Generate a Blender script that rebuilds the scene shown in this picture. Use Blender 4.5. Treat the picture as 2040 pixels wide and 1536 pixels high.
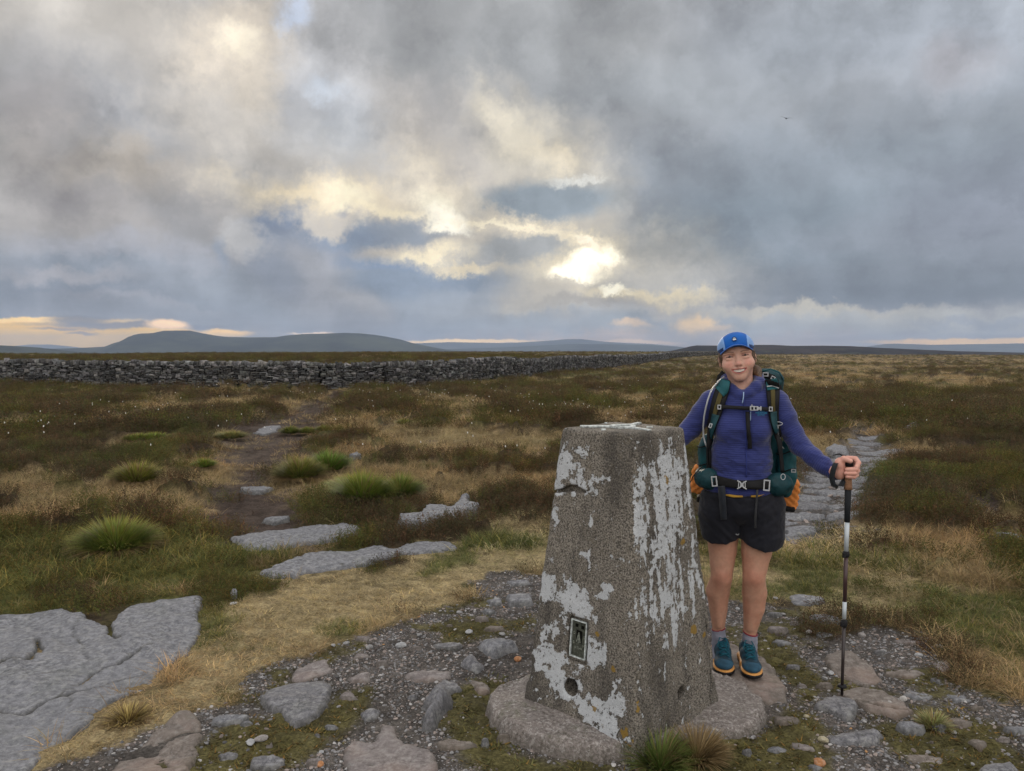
import bpy, bmesh, math, random
import numpy as np
from mathutils import Vector, Matrix, Euler

scene = bpy.context.scene
for _o in list(bpy.data.objects):
    bpy.data.objects.remove(_o)
COL = scene.collection
PI = math.pi

# ------------------------------------------------------------------ camera
CAM_H = 1.59
PITCH = math.radians(2.6)
FPX = 1534.0            # focal length in pixels of the 2040 px wide photograph
cam_d = bpy.data.cameras.new('camera')
cam = bpy.data.objects.new('camera', cam_d)
COL.objects.link(cam)
cam.location = (0, 0, CAM_H)
cam.rotation_euler = (PI / 2 - PITCH, 0, 0)
cam_d.sensor_width = 36.0
cam_d.lens = FPX / 2040.0 * 36.0
cam_d.clip_start = 0.05
cam_d.clip_end = 90000.0
scene.camera = cam
scene.view_settings.view_transform = 'Standard'
scene.view_settings.look = 'None'
scene.view_settings.exposure = 0.0
scene.view_settings.gamma = 1.0
scene.view_settings.use_curve_mapping = False
scene.render.engine = 'CYCLES'
cy = scene.cycles
cy.use_denoising = True
cy.max_bounces = 5
cy.diffuse_bounces = 2
cy.glossy_bounces = 2
cy.transmission_bounces = 3
cy.transparent_max_bounces = 8
cy.volume_bounces = 0
cy.caustics_reflective = False
cy.caustics_refractive = False


def ray(u, v):
    """direction through pixel (u, v) of the 2040x1536 photograph"""
    x = (u - 1020.0) / FPX
    y = -(v - 768.0) / FPX
    c, s = math.cos(PITCH), math.sin(PITCH)
    return Vector((x, c + y * s, y * c - s))


def gpt(u, v, z=0.0):
    """ground point (x, y) seen at pixel (u, v)"""
    d = ray(u, v)
    t = (z - CAM_H) / d.z
    return (d.x * t, d.y * t)


def dpt(u, v, D):
    """point at world depth y = D seen at pixel (u, v)"""
    d = ray(u, v)
    t = D / d.y
    return Vector((d.x * t, D, CAM_H + d.z * t))


# ------------------------------------------------------------------ node expressions
class E:
    """tiny expression builder on top of math nodes"""
    def __init__(s, nt, sock):
        s.nt, s.s = nt, sock

    def _m(s, op, *a):
        n = s.nt.nodes.new('ShaderNodeMath')
        n.operation = op
        for i, v in enumerate((s,) + a):
            if isinstance(v, E):
                s.nt.links.new(v.s, n.inputs[i])
            else:
                n.inputs[i].default_value = v
        return E(s.nt, n.outputs[0])

    def __add__(s, o): return s._m('ADD', o)
    __radd__ = __add__
    def __mul__(s, o): return s._m('MULTIPLY', o)
    __rmul__ = __mul__
    def __sub__(s, o): return s._m('SUBTRACT', o)
    def __rsub__(s, o): return (s * -1.0) + o
    def __truediv__(s, o): return s._m('DIVIDE', o)
    def clamp(s):
        r = s._m('ADD', 0.0); r.s.node.use_clamp = True
        return r
    def pow(s, p): return s._m('POWER', p)
    def max(s, p): return s._m('MAXIMUM', p)
    def min(s, p): return s._m('MINIMUM', p)
    def abs(s): return s._m('ABSOLUTE')
    def smooth(s, a, b, lo=0.0, hi=1.0):
        n = s.nt.nodes.new('ShaderNodeMapRange')
        n.interpolation_type = 'SMOOTHSTEP'
        s.nt.links.new(s.s, n.inputs[0])
        for i, v in zip((1, 2, 3, 4), (a, b, lo, hi)):
            n.inputs[i].default_value = v
        return E(s.nt, n.outputs[0])


def mixc(nt, fac, a, b, mode='MIX'):
    n = nt.nodes.new('ShaderNodeMix')
    n.data_type = 'RGBA'
    n.blend_type = mode
    n.clamp_factor = True
    for v, i in ((fac, 0), (a, 6), (b, 7)):
        if isinstance(v, E):
            nt.links.new(v.s, n.inputs[i])
        elif isinstance(v, (tuple, list)):
            n.inputs[i].default_value = tuple(v)[:3] + (1.0,)
        else:
            n.inputs[i].default_value = v
    return E(nt, n.outputs[2])


def noise(nt, vec, scale, detail=4.0, rough=0.55, dist=0.0, color=False, dims='3D', ntype=None, lac=2.0):
    n = nt.nodes.new('ShaderNodeTexNoise')
    n.noise_dimensions = dims
    if ntype: n.noise_type = ntype
    n.inputs['Scale'].default_value = scale
    n.inputs['Detail'].default_value = detail
    n.inputs['Roughness'].default_value = rough
    n.inputs['Distortion'].default_value = dist
    n.inputs['Lacunarity'].default_value = lac
    if vec is not None:
        nt.links.new(vec.s, n.inputs['Vector'])
    return E(nt, n.outputs['Color' if color else 'Fac'])


def vmath(nt, op, a, b=None, scale=None):
    n = nt.nodes.new('ShaderNodeVectorMath')
    n.operation = op
    nt.links.new(a.s, n.inputs[0])
    if isinstance(b, E): nt.links.new(b.s, n.inputs[1])
    elif b is not None: n.inputs[1].default_value = b
    if scale is not None: n.inputs['Scale'].default_value = scale
    return E(nt, n.outputs[0])


def sepxyz(nt, v):
    n = nt.nodes.new('ShaderNodeSeparateXYZ')
    nt.links.new(v.s, n.inputs[0])
    return [E(nt, n.outputs[i]) for i in range(3)]


def comb(nt, *a):
    n = nt.nodes.new('ShaderNodeCombineXYZ')
    for i, v in enumerate(a):
        if isinstance(v, E): nt.links.new(v.s, n.inputs[i])
        else: n.inputs[i].default_value = v
    return E(nt, n.outputs[0])


def s2l(r, g=None, b=None):
    """8-bit sRGB -> linear"""
    if g is None: r, g, b = r
    f = lambda c: (c / 12.92 if c <= 0.04045 else ((c + 0.055) / 1.055) ** 2.4)
    return (f(r / 255.0), f(g / 255.0), f(b / 255.0))


# ------------------------------------------------------------------ sky
SUN_AZ = math.atan((1165 - 1020) / FPX)      # to the right of straight ahead (+Y)
SUN_EL = math.radians(7.5)
world = bpy.data.worlds.new('World')
scene.world = world
world.use_nodes = True
wt = world.node_tree
wt.nodes.clear()
w_out = wt.nodes.new('ShaderNodeOutputWorld')
w_bg = wt.nodes.new('ShaderNodeBackground')
w_bg.inputs[1].default_value = 0.1
wt.links.new(w_bg.outputs[0], w_out.inputs[0])
w_tc = wt.nodes.new('ShaderNodeTexCoord')
DIR = E(wt, w_tc.outputs['Generated'])
nish = wt.nodes.new('ShaderNodeTexSky')
nish.sky_type = 'NISHITA'
nish.sun_disc = False
nish.sun_elevation = SUN_EL
nish.sun_rotation = SUN_AZ
nish.air_density = 1.2
nish.dust_density = 2.0
NISH = E(wt, nish.outputs[0])

SKY_BLOBS = [
    # (u, v, ru, rv, sRGB, options)   large masses first
    (1500, 150, 900, 330, (166, 171, 181), dict(soft=0.6, k=0.5, warp=0.5)),
    (1750, 60, 500, 130, (170, 180, 194), dict(soft=0.8, k=0.4, warp=0.5, op=.8)),
    (1000, 130, 360, 210, (168, 172, 178), dict(soft=0.6, k=0.5, warp=0.5)),
    (150, 330, 560, 260, (171, 174, 177), dict(soft=0.6, k=0.4, warp=0.5)),
    (180, 40, 460, 130, (194, 192, 190), dict(soft=0.7, k=0.5, warp=0.5)),
    (300, 220, 290, 100, (158, 163, 174), dict(soft=0.8, k=0.5, op=0.85, rot=-8)),
    (60, 200, 120, 60, (176, 172, 174), dict(soft=0.9, k=0.5, op=0.6)),
    (1950, 110, 240, 110, (184, 194, 210), dict(soft=0.8, k=0.4, op=0.8)),
    (1905, 130, 60, 40, (196, 194, 204), dict(soft=0.9, k=0.4, op=0.6)),
    (1130, 60, 200, 60, (157, 162, 169), dict(soft=0.9, k=0.5, op=0.7, rot=10)),
    (1330, 190, 260, 60, (158, 166, 176), dict(soft=0.9, k=0.5, op=0.7, rot=-5)),
    (1500, 280, 300, 50, (172, 178, 188), dict(soft=0.9, k=0.5, op=0.6, rot=12)),
    # broken grey-cream cloud, left
    (240, 430, 360, 120, (176, 173, 174), dict(soft=0.8, k=0.6, op=0.85)),
    (200, 330, 80, 40, (192, 186, 180), dict(soft=0.8, k=0.7, op=0.7, rot=20)),
    (330, 360, 130, 40, (198, 190, 180), dict(soft=0.8, k=0.8, op=0.8, rot=-28)),
    (400, 440, 100, 60, (158, 160, 166), dict(soft=0.7, k=0.6, op=0.75, rot=-35)),
    (150, 395, 90, 30, (160, 158, 162), dict(soft=0.8, k=0.7, op=0.7)),
    (60, 300, 90, 60, (184, 178, 176), dict(soft=0.9, k=0.6, op=0.5)),
    # dark sheet to the right
    (1720, 430, 640, 200, (146, 157, 171), dict(soft=0.45, k=0.35, warp=0.5)),
    (1520, 490, 330, 105, (130, 143, 157), dict(soft=0.45, k=0.30, warp=0.5)),
    (1800, 566, 460, 44, (126, 136, 149), dict(soft=0.45, k=0.3, warp=0.5)),
    (1660, 590, 300, 24, (118, 128, 141), dict(soft=0.6, k=0.3, warp=0.5, op=.8)),
    (1850, 470, 300, 50, (150, 159, 174), dict(soft=0.8, k=0.5, op=0.7)),
    (1980, 420, 150, 90, (142, 150, 168), dict(soft=0.8, k=0.5, op=0.6)),
    # blue-grey bank above the horizon, left and centre
    (300, 570, 620, 80, (150, 158, 172), dict(soft=0.45, k=0.5, warp=0.5)),
    (180, 604, 420, 36, (132, 142, 158), dict(soft=0.6, k=0.6, op=0.8)),
    (120, 560, 120, 14, (176, 176, 184), dict(soft=0.8, k=0.9, op=0.7)),
    (330, 605, 160, 10, (172, 172, 182), dict(soft=0.8, k=1.0, op=0.7)),
    (250, 520, 160, 16, (136, 150, 168), dict(soft=0.8, k=0.9, op=0.7, rot=4)),
    (420, 625, 330, 22, (154, 160, 172), dict(soft=0.7, k=0.7, op=0.7)),
    (900, 595, 460, 84, (150, 160, 174), dict(soft=0.45, k=0.45, warp=0.5)),
    (270, 500, 280, 24, (174, 177, 188), dict(soft=0.8, k=0.7, op=0.7)),
    # middle, brighter broken cloud
    (760, 320, 380, 130, (204, 199, 194), dict(soft=0.7, k=0.7, op=0.9, rot=-18)),
    (640, 240, 110, 160, (206, 212, 224), dict(soft=0.7, k=0.8, op=0.8, rot=10)),
    (690, 255, 70, 50, (166, 177, 194), dict(soft=0.8, k=0.7, op=0.85, rot=-15)),
    (590, 200, 44, 36, (166, 172, 184), dict(soft=0.8, k=0.8, op=0.7)),
    (560, 310, 130, 26, (178, 176, 176), dict(soft=0.8, k=0.9, op=0.8, rot=-20)),
    (820, 330, 130, 30, (176, 174, 176), dict(soft=0.8, k=0.9, op=0.8, rot=10)),
    (930, 220, 130, 54, (180, 180, 184), dict(soft=0.8, k=0.6, op=0.7)),
    (1080, 300, 150, 80, (220, 215, 202), dict(soft=0.75, k=0.8, op=0.85, rot=-30)),
    (1010, 240, 70, 30, (238, 232, 216), dict(soft=0.8, k=0.8, op=0.75, rot=-40)),
    (1100, 300, 50, 22, (240, 230, 208), dict(soft=0.8, k=1.0, op=0.7, rot=-20)),
    # warm light through the gaps: wide glow first, bright cores on top
    (900, 430, 420, 100, (210, 206, 198), dict(soft=0.95, k=0.7, op=0.65, rot=-18)),
    (1120, 520, 190, 90, (216, 210, 194), dict(soft=0.95, k=0.6, op=0.75)),
    (600, 472, 118, 58, (122, 143, 176), dict(soft=0.22, k=0.55, warp=.5)),
    (640, 560, 130, 74, (164, 168, 178), dict(soft=0.6, k=0.4, warp=.5, rot=-40)),
    (560, 540, 60, 34, (140, 150, 168), dict(soft=0.7, k=0.5, warp=.5, rot=-40, op=.8)),
    (720, 600, 60, 20, (182, 184, 190), dict(soft=0.7, k=0.5, warp=.5, rot=-30, op=.7)),
    (800, 448, 132, 40, (152, 162, 177), dict(soft=0.3, k=0.4, warp=.5, rot=8)),
    (700, 470, 70, 26, (134, 150, 174), dict(soft=0.6, k=0.5, warp=.5, op=.9)),
    (512, 470, 44, 44, (196, 197, 200), dict(soft=0.5, k=1.4, op=.9)),
    (470, 500, 16, 30, (140, 156, 180), dict(soft=0.7, k=1.2, op=0.6)),
    (668, 434, 50, 32, (212, 207, 200), dict(soft=0.4, k=1.3, op=.95)),
    (688, 412, 14, 16, (130, 148, 180), dict(soft=0.4, k=0.7, warp=.5, op=0.95)),
    (1080, 398, 150, 40, (152, 165, 178), dict(soft=0.4, k=0.5, warp=.5)),
    (1040, 490, 130, 26, (164, 170, 176), dict(soft=0.5, k=0.6, op=0.9, rot=5)),
    (850, 556, 160, 38, (140, 156, 178), dict(soft=0.4, k=0.5, warp=.5)),
    (770, 520, 80, 14, (134, 154, 184), dict(soft=0.5, k=0.7, warp=.5, op=.9)),
    (950, 590, 120, 26, (162, 172, 186), dict(soft=0.6, k=0.8, op=.8)),
    (490, 60, 90, 80, (244, 234, 220), dict(soft=0.95, k=0.8, op=0.85, rot=30)),
    (485, 75, 38, 34, (255, 248, 230), dict(soft=0.9, k=0.8, op=0.95, gain=1.1)),
    (520, 160, 40, 70, (232, 224, 212), dict(soft=0.95, k=0.9, op=0.75)),
    (595, 28, 34, 30, (204, 219, 246), dict(soft=0.8, k=0.6, op=0.85)),
    (655, 175, 26, 22, (216, 228, 246), dict(soft=0.9, k=0.8, op=0.8)),
    (590, 380, 120, 34, (232, 222, 202), dict(soft=0.8, k=1.1, op=0.85)),
    (610, 385, 60, 18, (255, 240, 208), dict(soft=0.8, k=1.3, op=0.85)),
    (720, 380, 100, 34, (242, 230, 206), dict(soft=0.8, k=1.1, op=0.9, rot=-6)),
    (692, 378, 38, 24, (255, 248, 222), dict(soft=0.8, k=0.9, op=0.95, gain=1.1)),
    (780, 402, 60, 11, (255, 244, 214), dict(soft=0.8, k=1.2, op=0.9, rot=-8)),
    (870, 376, 80, 50, (242, 233, 214), dict(soft=0.8, k=1.0, op=0.9, rot=-30)),
    (868, 400, 50, 24, (255, 250, 230), dict(soft=0.8, k=0.9, op=0.95, gain=1.1, rot=-30)),
    (896, 428, 48, 19, (255, 253, 240), dict(soft=0.7, k=0.7, gain=1.5, rot=-25)),
    (960, 400, 70, 14, (214, 208, 196), dict(soft=0.8, k=1.1, op=0.8, rot=-40)),
    (1010, 442, 140, 17, (240, 230, 208), dict(soft=0.8, k=1.2, op=0.85, rot=-8)),
    (1000, 442, 90, 7, (255, 246, 220), dict(soft=0.8, k=1.1, op=0.9, gain=1.1, rot=-8)),
    (846, 494, 84, 18, (238, 228, 204), dict(soft=0.8, k=1.1, op=0.85, rot=6)),
    (850, 496, 48, 9, (255, 244, 214), dict(soft=0.8, k=1.1, op=0.9, rot=6)),
    (925, 524, 62, 10, (244, 230, 198), dict(soft=0.8, k=1.0, op=0.85, rot=-3)),
    (1140, 352, 50, 8, (240, 243, 242), dict(soft=0.9, k=1.0, op=0.85, rot=-4)),
    (1165, 472, 60, 14, (252, 240, 212), dict(soft=0.8, k=0.9, rot=-12)),
    (1175, 474, 28, 7, (255, 251, 234), dict(soft=0.8, k=0.7, gain=1.3, rot=-12)),
    (1158, 528, 84, 46, (244, 232, 202), dict(soft=0.8, k=0.8, rot=22)),
    (1182, 511, 44, 20, (255, 251, 232), dict(soft=0.95, k=0.9, gain=2.0, rot=8)),
    (1146, 547, 44, 20, (255, 251, 232), dict(soft=0.95, k=0.9, gain=2.0, rot=8)),
    (1110, 582, 100, 24, (196, 190, 178), dict(soft=0.55, k=0.9, op=0.85)),
    (1090, 606, 90, 14, (218, 212, 198), dict(soft=0.7, k=1.0, op=0.7)),
    (1270, 590, 90, 12, (240, 226, 190), dict(soft=0.8, k=0.9, op=0.95, rot=-4)),
    (1232, 580, 22, 9, (255, 251, 230), dict(soft=0.7, k=0.5, gain=1.4)),
    (1180, 604, 110, 11, (170, 166, 160), dict(soft=0.7, k=0.7, op=0.85)),
    # layer under the dark sheet
    (1760, 644, 520, 26, (186, 190, 190), dict(soft=0.7, k=0.5, op=0.85)),
    (1560, 622, 220, 10, (208, 203, 188), dict(soft=0.8, k=0.7, op=0.85)),
    (1850, 640, 110, 14, (206, 205, 196), dict(soft=0.9, k=0.7, op=0.6)),
    (1250, 655, 300, 24, (160, 172, 184), dict(soft=0.7, k=0.5, op=0.85)),
    (1375, 650, 34, 18, (255, 218, 160), dict(soft=0.5, k=1.3, op=0.95, warp=.5, gain=1.3)),
    (1350, 668, 90, 10, (208, 190, 170), dict(soft=0.8, k=1.1, op=0.7, warp=.5)),
    (1262, 652, 34, 8, (245, 214, 176), dict(soft=0.6, k=1.3, op=0.9, warp=.5, gain=1.1)),
    (1420, 655, 22, 6, (244, 214, 176), dict(soft=0.6, k=1.3, op=0.8, warp=.5)),
    (1960, 640, 150, 10, (158, 166, 178), dict(soft=0.6, k=0.6, op=0.8)),
    # strip of clear orange sky along the horizon
    (60, 676, 400, 40, (255, 200, 60), dict(soft=0.12, k=0.10, warp=0, gain=1.5)),
    (110, 640, 130, 6, (255, 214, 130), dict(soft=0.5, k=0.8, warp=0, gain=1.7)),
    (155, 640, 70, 8, (112, 120, 138), dict(soft=0.5, k=0.8, warp=0, op=0.9)),
    (250, 650, 190, 6, (122, 130, 148), dict(soft=0.5, k=0.6, warp=0, op=0.9)),
    (120, 656, 60, 3, (160, 140, 130), dict(soft=0.6, k=0.9, warp=0, op=0.9)),
    (165, 663, 30, 3, (160, 140, 130), dict(soft=0.6, k=0.9, warp=0, op=0.9)),
    (330, 650, 36, 9, (255, 214, 165), dict(soft=0.5, k=0.9, warp=0, gain=1.8)),
    (450, 664, 50, 8, (250, 200, 110), dict(soft=0.4, k=0.4, warp=0, gain=2.2)),
    (625, 663, 40, 3, (250, 220, 190), dict(soft=0.6, k=0.6, warp=0, gain=2.0)),
    (930, 681, 130, 4, (250, 208, 140), dict(soft=0.5, k=0.4, warp=0, gain=2.2)),
    (1270, 684, 70, 4, (244, 206, 168), dict(soft=0.6, k=0.4, warp=0, gain=1.4)),
    (1960, 681, 210, 7, (250, 196, 100), dict(soft=0.4, k=0.4, warp=0, gain=2.0)),
]
# warped direction: big slow swirls, then ragged edges
_w1 = vmath(wt, 'SUBTRACT', noise(wt, DIR, 3.0, 1.0, 0.5, color=True), (0.5, 0.5, 0.5))
_n2 = noise(wt, DIR, 11.0, 6.0, 0.70, color=True)
_w2 = vmath(wt, 'SUBTRACT', _n2, (0.5, 0.5, 0.5))
_dw = vmath(wt, 'ADD', DIR, vmath(wt, 'SCALE', _w1, scale=0.05))
_dw = vmath(wt, 'ADD', _dw, vmath(wt, 'SCALE', _w2, scale=0.085))
_x, _y, _z = sepxyz(wt, _dw)
_x0, _y0, _z0 = sepxyz(wt, DIR)
DEG = 180 / PI
AZ = _x._m('ARCTAN2', _y) * DEG
EL = _z * DEG
AZ0 = _x0._m('ARCTAN2', _y0) * DEG
EL0 = _z0 * DEG
V1 = comb(wt, AZ, EL, 0.0)
Vh = comb(wt, (AZ + AZ0) * 0.5, (EL + EL0) * 0.5, 0.0)
V0 = comb(wt, (AZ0 + AZ0 + AZ) * 0.3333, (EL0 * 4.0 + EL) * 0.2, 0.0)
# cloud-layer plane coordinates (streaks flatten towards the horizon)
_iz = (_z0.max(0.0) + 0.10).pow(-1.0)
_pl = comb(wt, _x0 * _iz, _y0 * _iz, 0.0)
N_mid = noise(wt, _pl, 1.6, 6.0, 0.6, 0.0)
N_puf = noise(wt, DIR, 7.0, 6.0, 0.58, 0.0)
N_fin = sepxyz(wt, _n2)[1]
N_mix = (N_puf - 0.5) * 1.4 + (N_fin - 0.5) * 1.3


def px2ae(u, v):
    d = ray(u, v).normalized()
    return math.degrees(math.atan2(d.x, d.y)), math.degrees(d.z)


_kn = {}
def knoise(k):
    if k not in _kn: _kn[k] = N_mix * k
    return _kn[k]


def blob(col, u, v, ru, rv, rgb, soft=0.5, k=0.5, op=1.0, rot=0.0, gain=1.0, warp=1.0):
    """lay a cloud patch of the given display colour over the sky: centre and radii in
    hundredths of the view, soft = edge softness, k = raggedness"""
    a0, e0 = px2ae(u, v)
    a1, _ = px2ae(u + 10, v)
    _, e1 = px2ae(u, v - 10)
    sa, se = (a1 - a0) / 10 * ru, (e1 - e0) / 10 * rv
    V = V1 if warp >= 0.9 else (Vh if warp >= 0.4 else V0)
    mp = wt.nodes.new('ShaderNodeMapping')
    mp.vector_type = 'TEXTURE'
    mp.inputs['Location'].default_value = (a0, e0, 0)
    mp.inputs['Rotation'].default_value = (0, 0, math.radians(rot))
    mp.inputs['Scale'].default_value = (sa, se, 1)
    wt.links.new(V.s, mp.inputs['Vector'])
    ln = wt.nodes.new('ShaderNodeVectorMath'); ln.operation = 'LENGTH'
    wt.links.new(mp.outputs[0], ln.inputs[0])
    g = E(wt, ln.outputs['Value'])
    if k: g = g - knoise(k)
    m = g.smooth(1 - soft, 1 + soft, op, 0.0)
    c = [x * 10 * gain for x in s2l(rgb)]
    return mixc(wt, m, col, c)


base = mixc(wt, N_mid.smooth(0.25, 0.8), [x * 10 for x in s2l(150, 154, 162)], [x * 10 for x in s2l(186, 186, 190)])
base = mixc(wt, 0.06, base, NISH)
# the clouds behind the viewer face the low sun and are paler
back = (_y0 * -1.0).smooth(-0.35, 0.6)
base = mixc(wt, back * 0.9, base, mixc(wt, N_mid.smooth(0.3, 0.7), [x * 10 for x in s2l(196, 196, 202)], [x * 10 for x in s2l(232, 229, 226)]))
c = base
def rebase(V, col):
    # ties the evaluation order down, so the shader stack stays small
    n = wt.nodes.new('ShaderNodeVectorMath'); n.operation = 'MULTIPLY_ADD'
    wt.links.new(col.s, n.inputs[0]); n.inputs[1].default_value = (1e-7,) * 3
    wt.links.new(V.s, n.inputs[2])
    return E(wt, n.outputs[0])


for _i, b in enumerate(SKY_BLOBS):
    if _i % 8 == 7:
        V1, Vh, V0 = rebase(V1, c), rebase(Vh, c), rebase(V0, c)
    c = blob(c, *b[:5], **(b[5] if len(b) > 5 else {}))
# fine modelling of the cloud surface
# billows: shading of rounded cloud bodies, lit from the sun's side
_off = comb(wt, 0.030, 0.0, 0.022)
_pa = noise(wt, _dw, 5.5, 5.0, 0.55)
_pb = noise(wt, vmath(wt, 'ADD', _dw, _off), 5.5, 3.0, 0.55)
relief = (_pb - _pa) * 0.9
tex = (N_mid - 0.5) * 0.34 + N_mix * 0.34 + relief * 1.9 + 1.03
c = mixc(wt, 1.0, c, comb(wt, tex, tex, tex), 'MULTIPLY')
# gain added to the sky overhead and behind the viewer, to brighten the ground
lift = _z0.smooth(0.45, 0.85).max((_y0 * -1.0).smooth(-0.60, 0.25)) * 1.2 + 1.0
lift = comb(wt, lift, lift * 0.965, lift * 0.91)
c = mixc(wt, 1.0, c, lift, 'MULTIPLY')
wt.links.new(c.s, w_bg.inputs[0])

world.cycles.sampling_method = 'MANUAL'
world.cycles.sample_map_resolution = 1024

# ------------------------------------------------------------------ sun (veiled by cloud, ahead of the camera)
sun_d = bpy.data.lights.new('sun', 'SUN')
sun_d.energy = 1.5
sun_d.angle = math.radians(14)
sun_d.color = (1.0, 0.86, 0.68)
sun = bpy.data.objects.new('sun', sun_d)
COL.objects.link(sun)
_sd = Vector((math.sin(SUN_AZ) * math.cos(SUN_EL), math.cos(SUN_AZ) * math.cos(SUN_EL), math.sin(SUN_EL)))
sun.rotation_euler = _sd.to_track_quat('Z', 'Y').to_euler()

# ------------------------------------------------------------------ general helpers
def tag(o, label=None, cat=None, group=None, kind=None):
    if label: o['label'] = label
    if cat: o['category'] = cat
    if group: o['group'] = group
    if kind: o['kind'] = kind
    return o


def empty(name, loc, rz=0.0, **kw):
    o = bpy.data.objects.new(name, None)
    o.empty_display_size = 0.1
    COL.objects.link(o)
    o.location = loc
    o.rotation_euler = (0, 0, rz)
    return tag(o, **kw)


def link(name, me, mat=None, parent=None, smooth=False, **kw):
    o = bpy.data.objects.new(name, me)
    COL.objects.link(o)
    if mat is not None:
        if len(me.materials) == 0: me.materials.append(mat)
        else: me.materials[0] = mat
    if parent is not None: o.parent = parent
    if smooth: shade_smooth(me)
    return tag(o, **kw)


def shade_smooth(me, on=True):
    me.polygons.foreach_set('use_smooth', np.full(len(me.polygons), on))


def mesh_np(name, V, F):
    """F: (n,3) or (n,4) int array"""
    V = np.asarray(V, np.float32); F = np.asarray(F, np.int32)
    me = bpy.data.meshes.new(name)
    n, k = F.shape
    me.vertices.add(len(V)); me.vertices.foreach_set('co', V.ravel())
    me.loops.add(n * k); me.loops.foreach_set('vertex_index', F.ravel())
    me.polygons.add(n)
    me.polygons.foreach_set('loop_start', np.arange(n, dtype=np.int32) * k)
    me.polygons.foreach_set('loop_total', np.full(n, k, np.int32))
    me.update(calc_edges=True)
    return me


def set_col(me, name, C):
    C = np.asarray(C, np.float32)
    if C.shape[1] == 3: C = np.hstack([C, np.ones((len(C), 1), np.float32)])
    a = me.color_attributes.new(name, 'FLOAT_COLOR', 'POINT')
    a.data.foreach_set('color', C.ravel())


# numpy lattice noise -------------------------------------------------
_rs = np.random.RandomState(11)
_T2 = _rs.rand(256, 256).astype(np.float32)
_T3 = _rs.rand(64, 64, 64).astype(np.float32)


def vnoise(x, y):
    xi = np.floor(x).astype(np.int64); yi = np.floor(y).astype(np.int64)
    fx = (x - xi).astype(np.float32); fy = (y - yi).astype(np.float32)
    fx = fx * fx * (3 - 2 * fx); fy = fy * fy * (3 - 2 * fy)
    x0 = xi & 255; y0 = yi & 255; x1 = (xi + 1) & 255; y1 = (yi + 1) & 255
    a = _T2[x0, y0]; b = _T2[x1, y0]; c = _T2[x0, y1]; d = _T2[x1, y1]
    return (a + (b - a) * fx) * (1 - fy) + (c + (d - c) * fx) * fy


def fbm(x, y, s, o=4, r=0.5, seed=0.0):
    v = 0; a = 1.0; t = 0
    for i in range(o):
        v = v + a * vnoise(x * s + 17.3 * i + seed, y * s + 9.1 * i + seed * 1.7)
        t += a; a *= r; s *= 2.03
    return v / t


def vnoise3(x, y, z):
    xi = np.floor(x).astype(np.int64); yi = np.floor(y).astype(np.int64); zi = np.floor(z).astype(np.int64)
    fx = (x - xi).astype(np.float32); fy = (y - yi).astype(np.float32); fz = (z - zi).astype(np.float32)
    fx = fx * fx * (3 - 2 * fx); fy = fy * fy * (3 - 2 * fy); fz = fz * fz * (3 - 2 * fz)
    M = 63
    x0, y0, z0 = xi & M, yi & M, zi & M
    x1, y1, z1 = (xi + 1) & M, (yi + 1) & M, (zi + 1) & M
    def L(a, b): return a
    c00 = _T3[x0, y0, z0] * (1 - fx) + _T3[x1, y0, z0] * fx
    c10 = _T3[x0, y1, z0] * (1 - fx) + _T3[x1, y1, z0] * fx
    c01 = _T3[x0, y0, z1] * (1 - fx) + _T3[x1, y0, z1] * fx
    c11 = _T3[x0, y1, z1] * (1 - fx) + _T3[x1, y1, z1] * fx
    return (c00 * (1 - fy) + c10 * fy) * (1 - fz) + (c01 * (1 - fy) + c11 * fy) * fz


def fbm3(P, s, o=3, r=0.5, seed=0.0):
    v = 0; a = 1.0; t = 0
    for i in range(o):
        v = v + a * vnoise3(P[..., 0] * s + 5.3 * i + seed, P[..., 1] * s + 3.1 * i + seed, P[..., 2] * s + 7.7 * i + seed)
        t += a; a *= r; s *= 2.03
    return v / t


def sstep(a, b, x):
    t = np.clip((x - a) / (b - a), 0, 1)
    return t * t * (3 - 2 * t)


def sdpoly(x, y, poly):
    """signed distance to a polygon (negative inside)"""
    P = np.asarray(poly, np.float64)
    d = np.full(x.shape, 1e18); ins = np.zeros(x.shape, bool)
    n = len(P)
    for i in range(n):
        a = P[i]; b = P[(i + 1) % n]
        ex, ey = b - a
        wx, wy = x - a[0], y - a[1]
        t = np.clip((wx * ex + wy * ey) / (ex * ex + ey * ey + 1e-12), 0, 1)
        d = np.minimum(d, (wx - ex * t) ** 2 + (wy - ey * t) ** 2)
        c = (a[1] > y) != (b[1] > y)
        with np.errstate(divide='ignore', invalid='ignore'):
            xx = (b[0] - a[0]) * (y - a[1]) / (b[1] - a[1] + 1e-18) + a[0]
        ins ^= c & (x < xx)
    return np.where(ins, -1, 1) * np.sqrt(d)


def dseg(x, y, pts):
    d = np.full(x.shape, 1e18)
    for a, b in zip(pts[:-1], pts[1:]):
        ex, ey = b[0] - a[0], b[1] - a[1]
        wx, wy = x - a[0], y - a[1]
        t = np.clip((wx * ex + wy * ey) / (ex * ex + ey * ey + 1e-12), 0, 1)
        d = np.minimum(d, (wx - ex * t) ** 2 + (wy - ey * t) ** 2)
    return np.sqrt(d)


def G(pts, z=0.0):
    return [gpt(u, v, z) for u, v in pts]


# materials ------------------------------------------------------------
def new_mat(name, rough=0.8, spec=0.3):
    m = bpy.data.materials.new(name)
    m.use_nodes = True
    nt = m.node_tree
    b = nt.nodes['Principled BSDF']
    b.inputs['Roughness'].default_value = rough
    b.inputs['Specular IOR Level'].default_value = spec
    return m, nt, b


def coords(nt, kind='Object'):
    n = nt.nodes.new('ShaderNodeTexCoord')
    return E(nt, n.outputs[kind])


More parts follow.
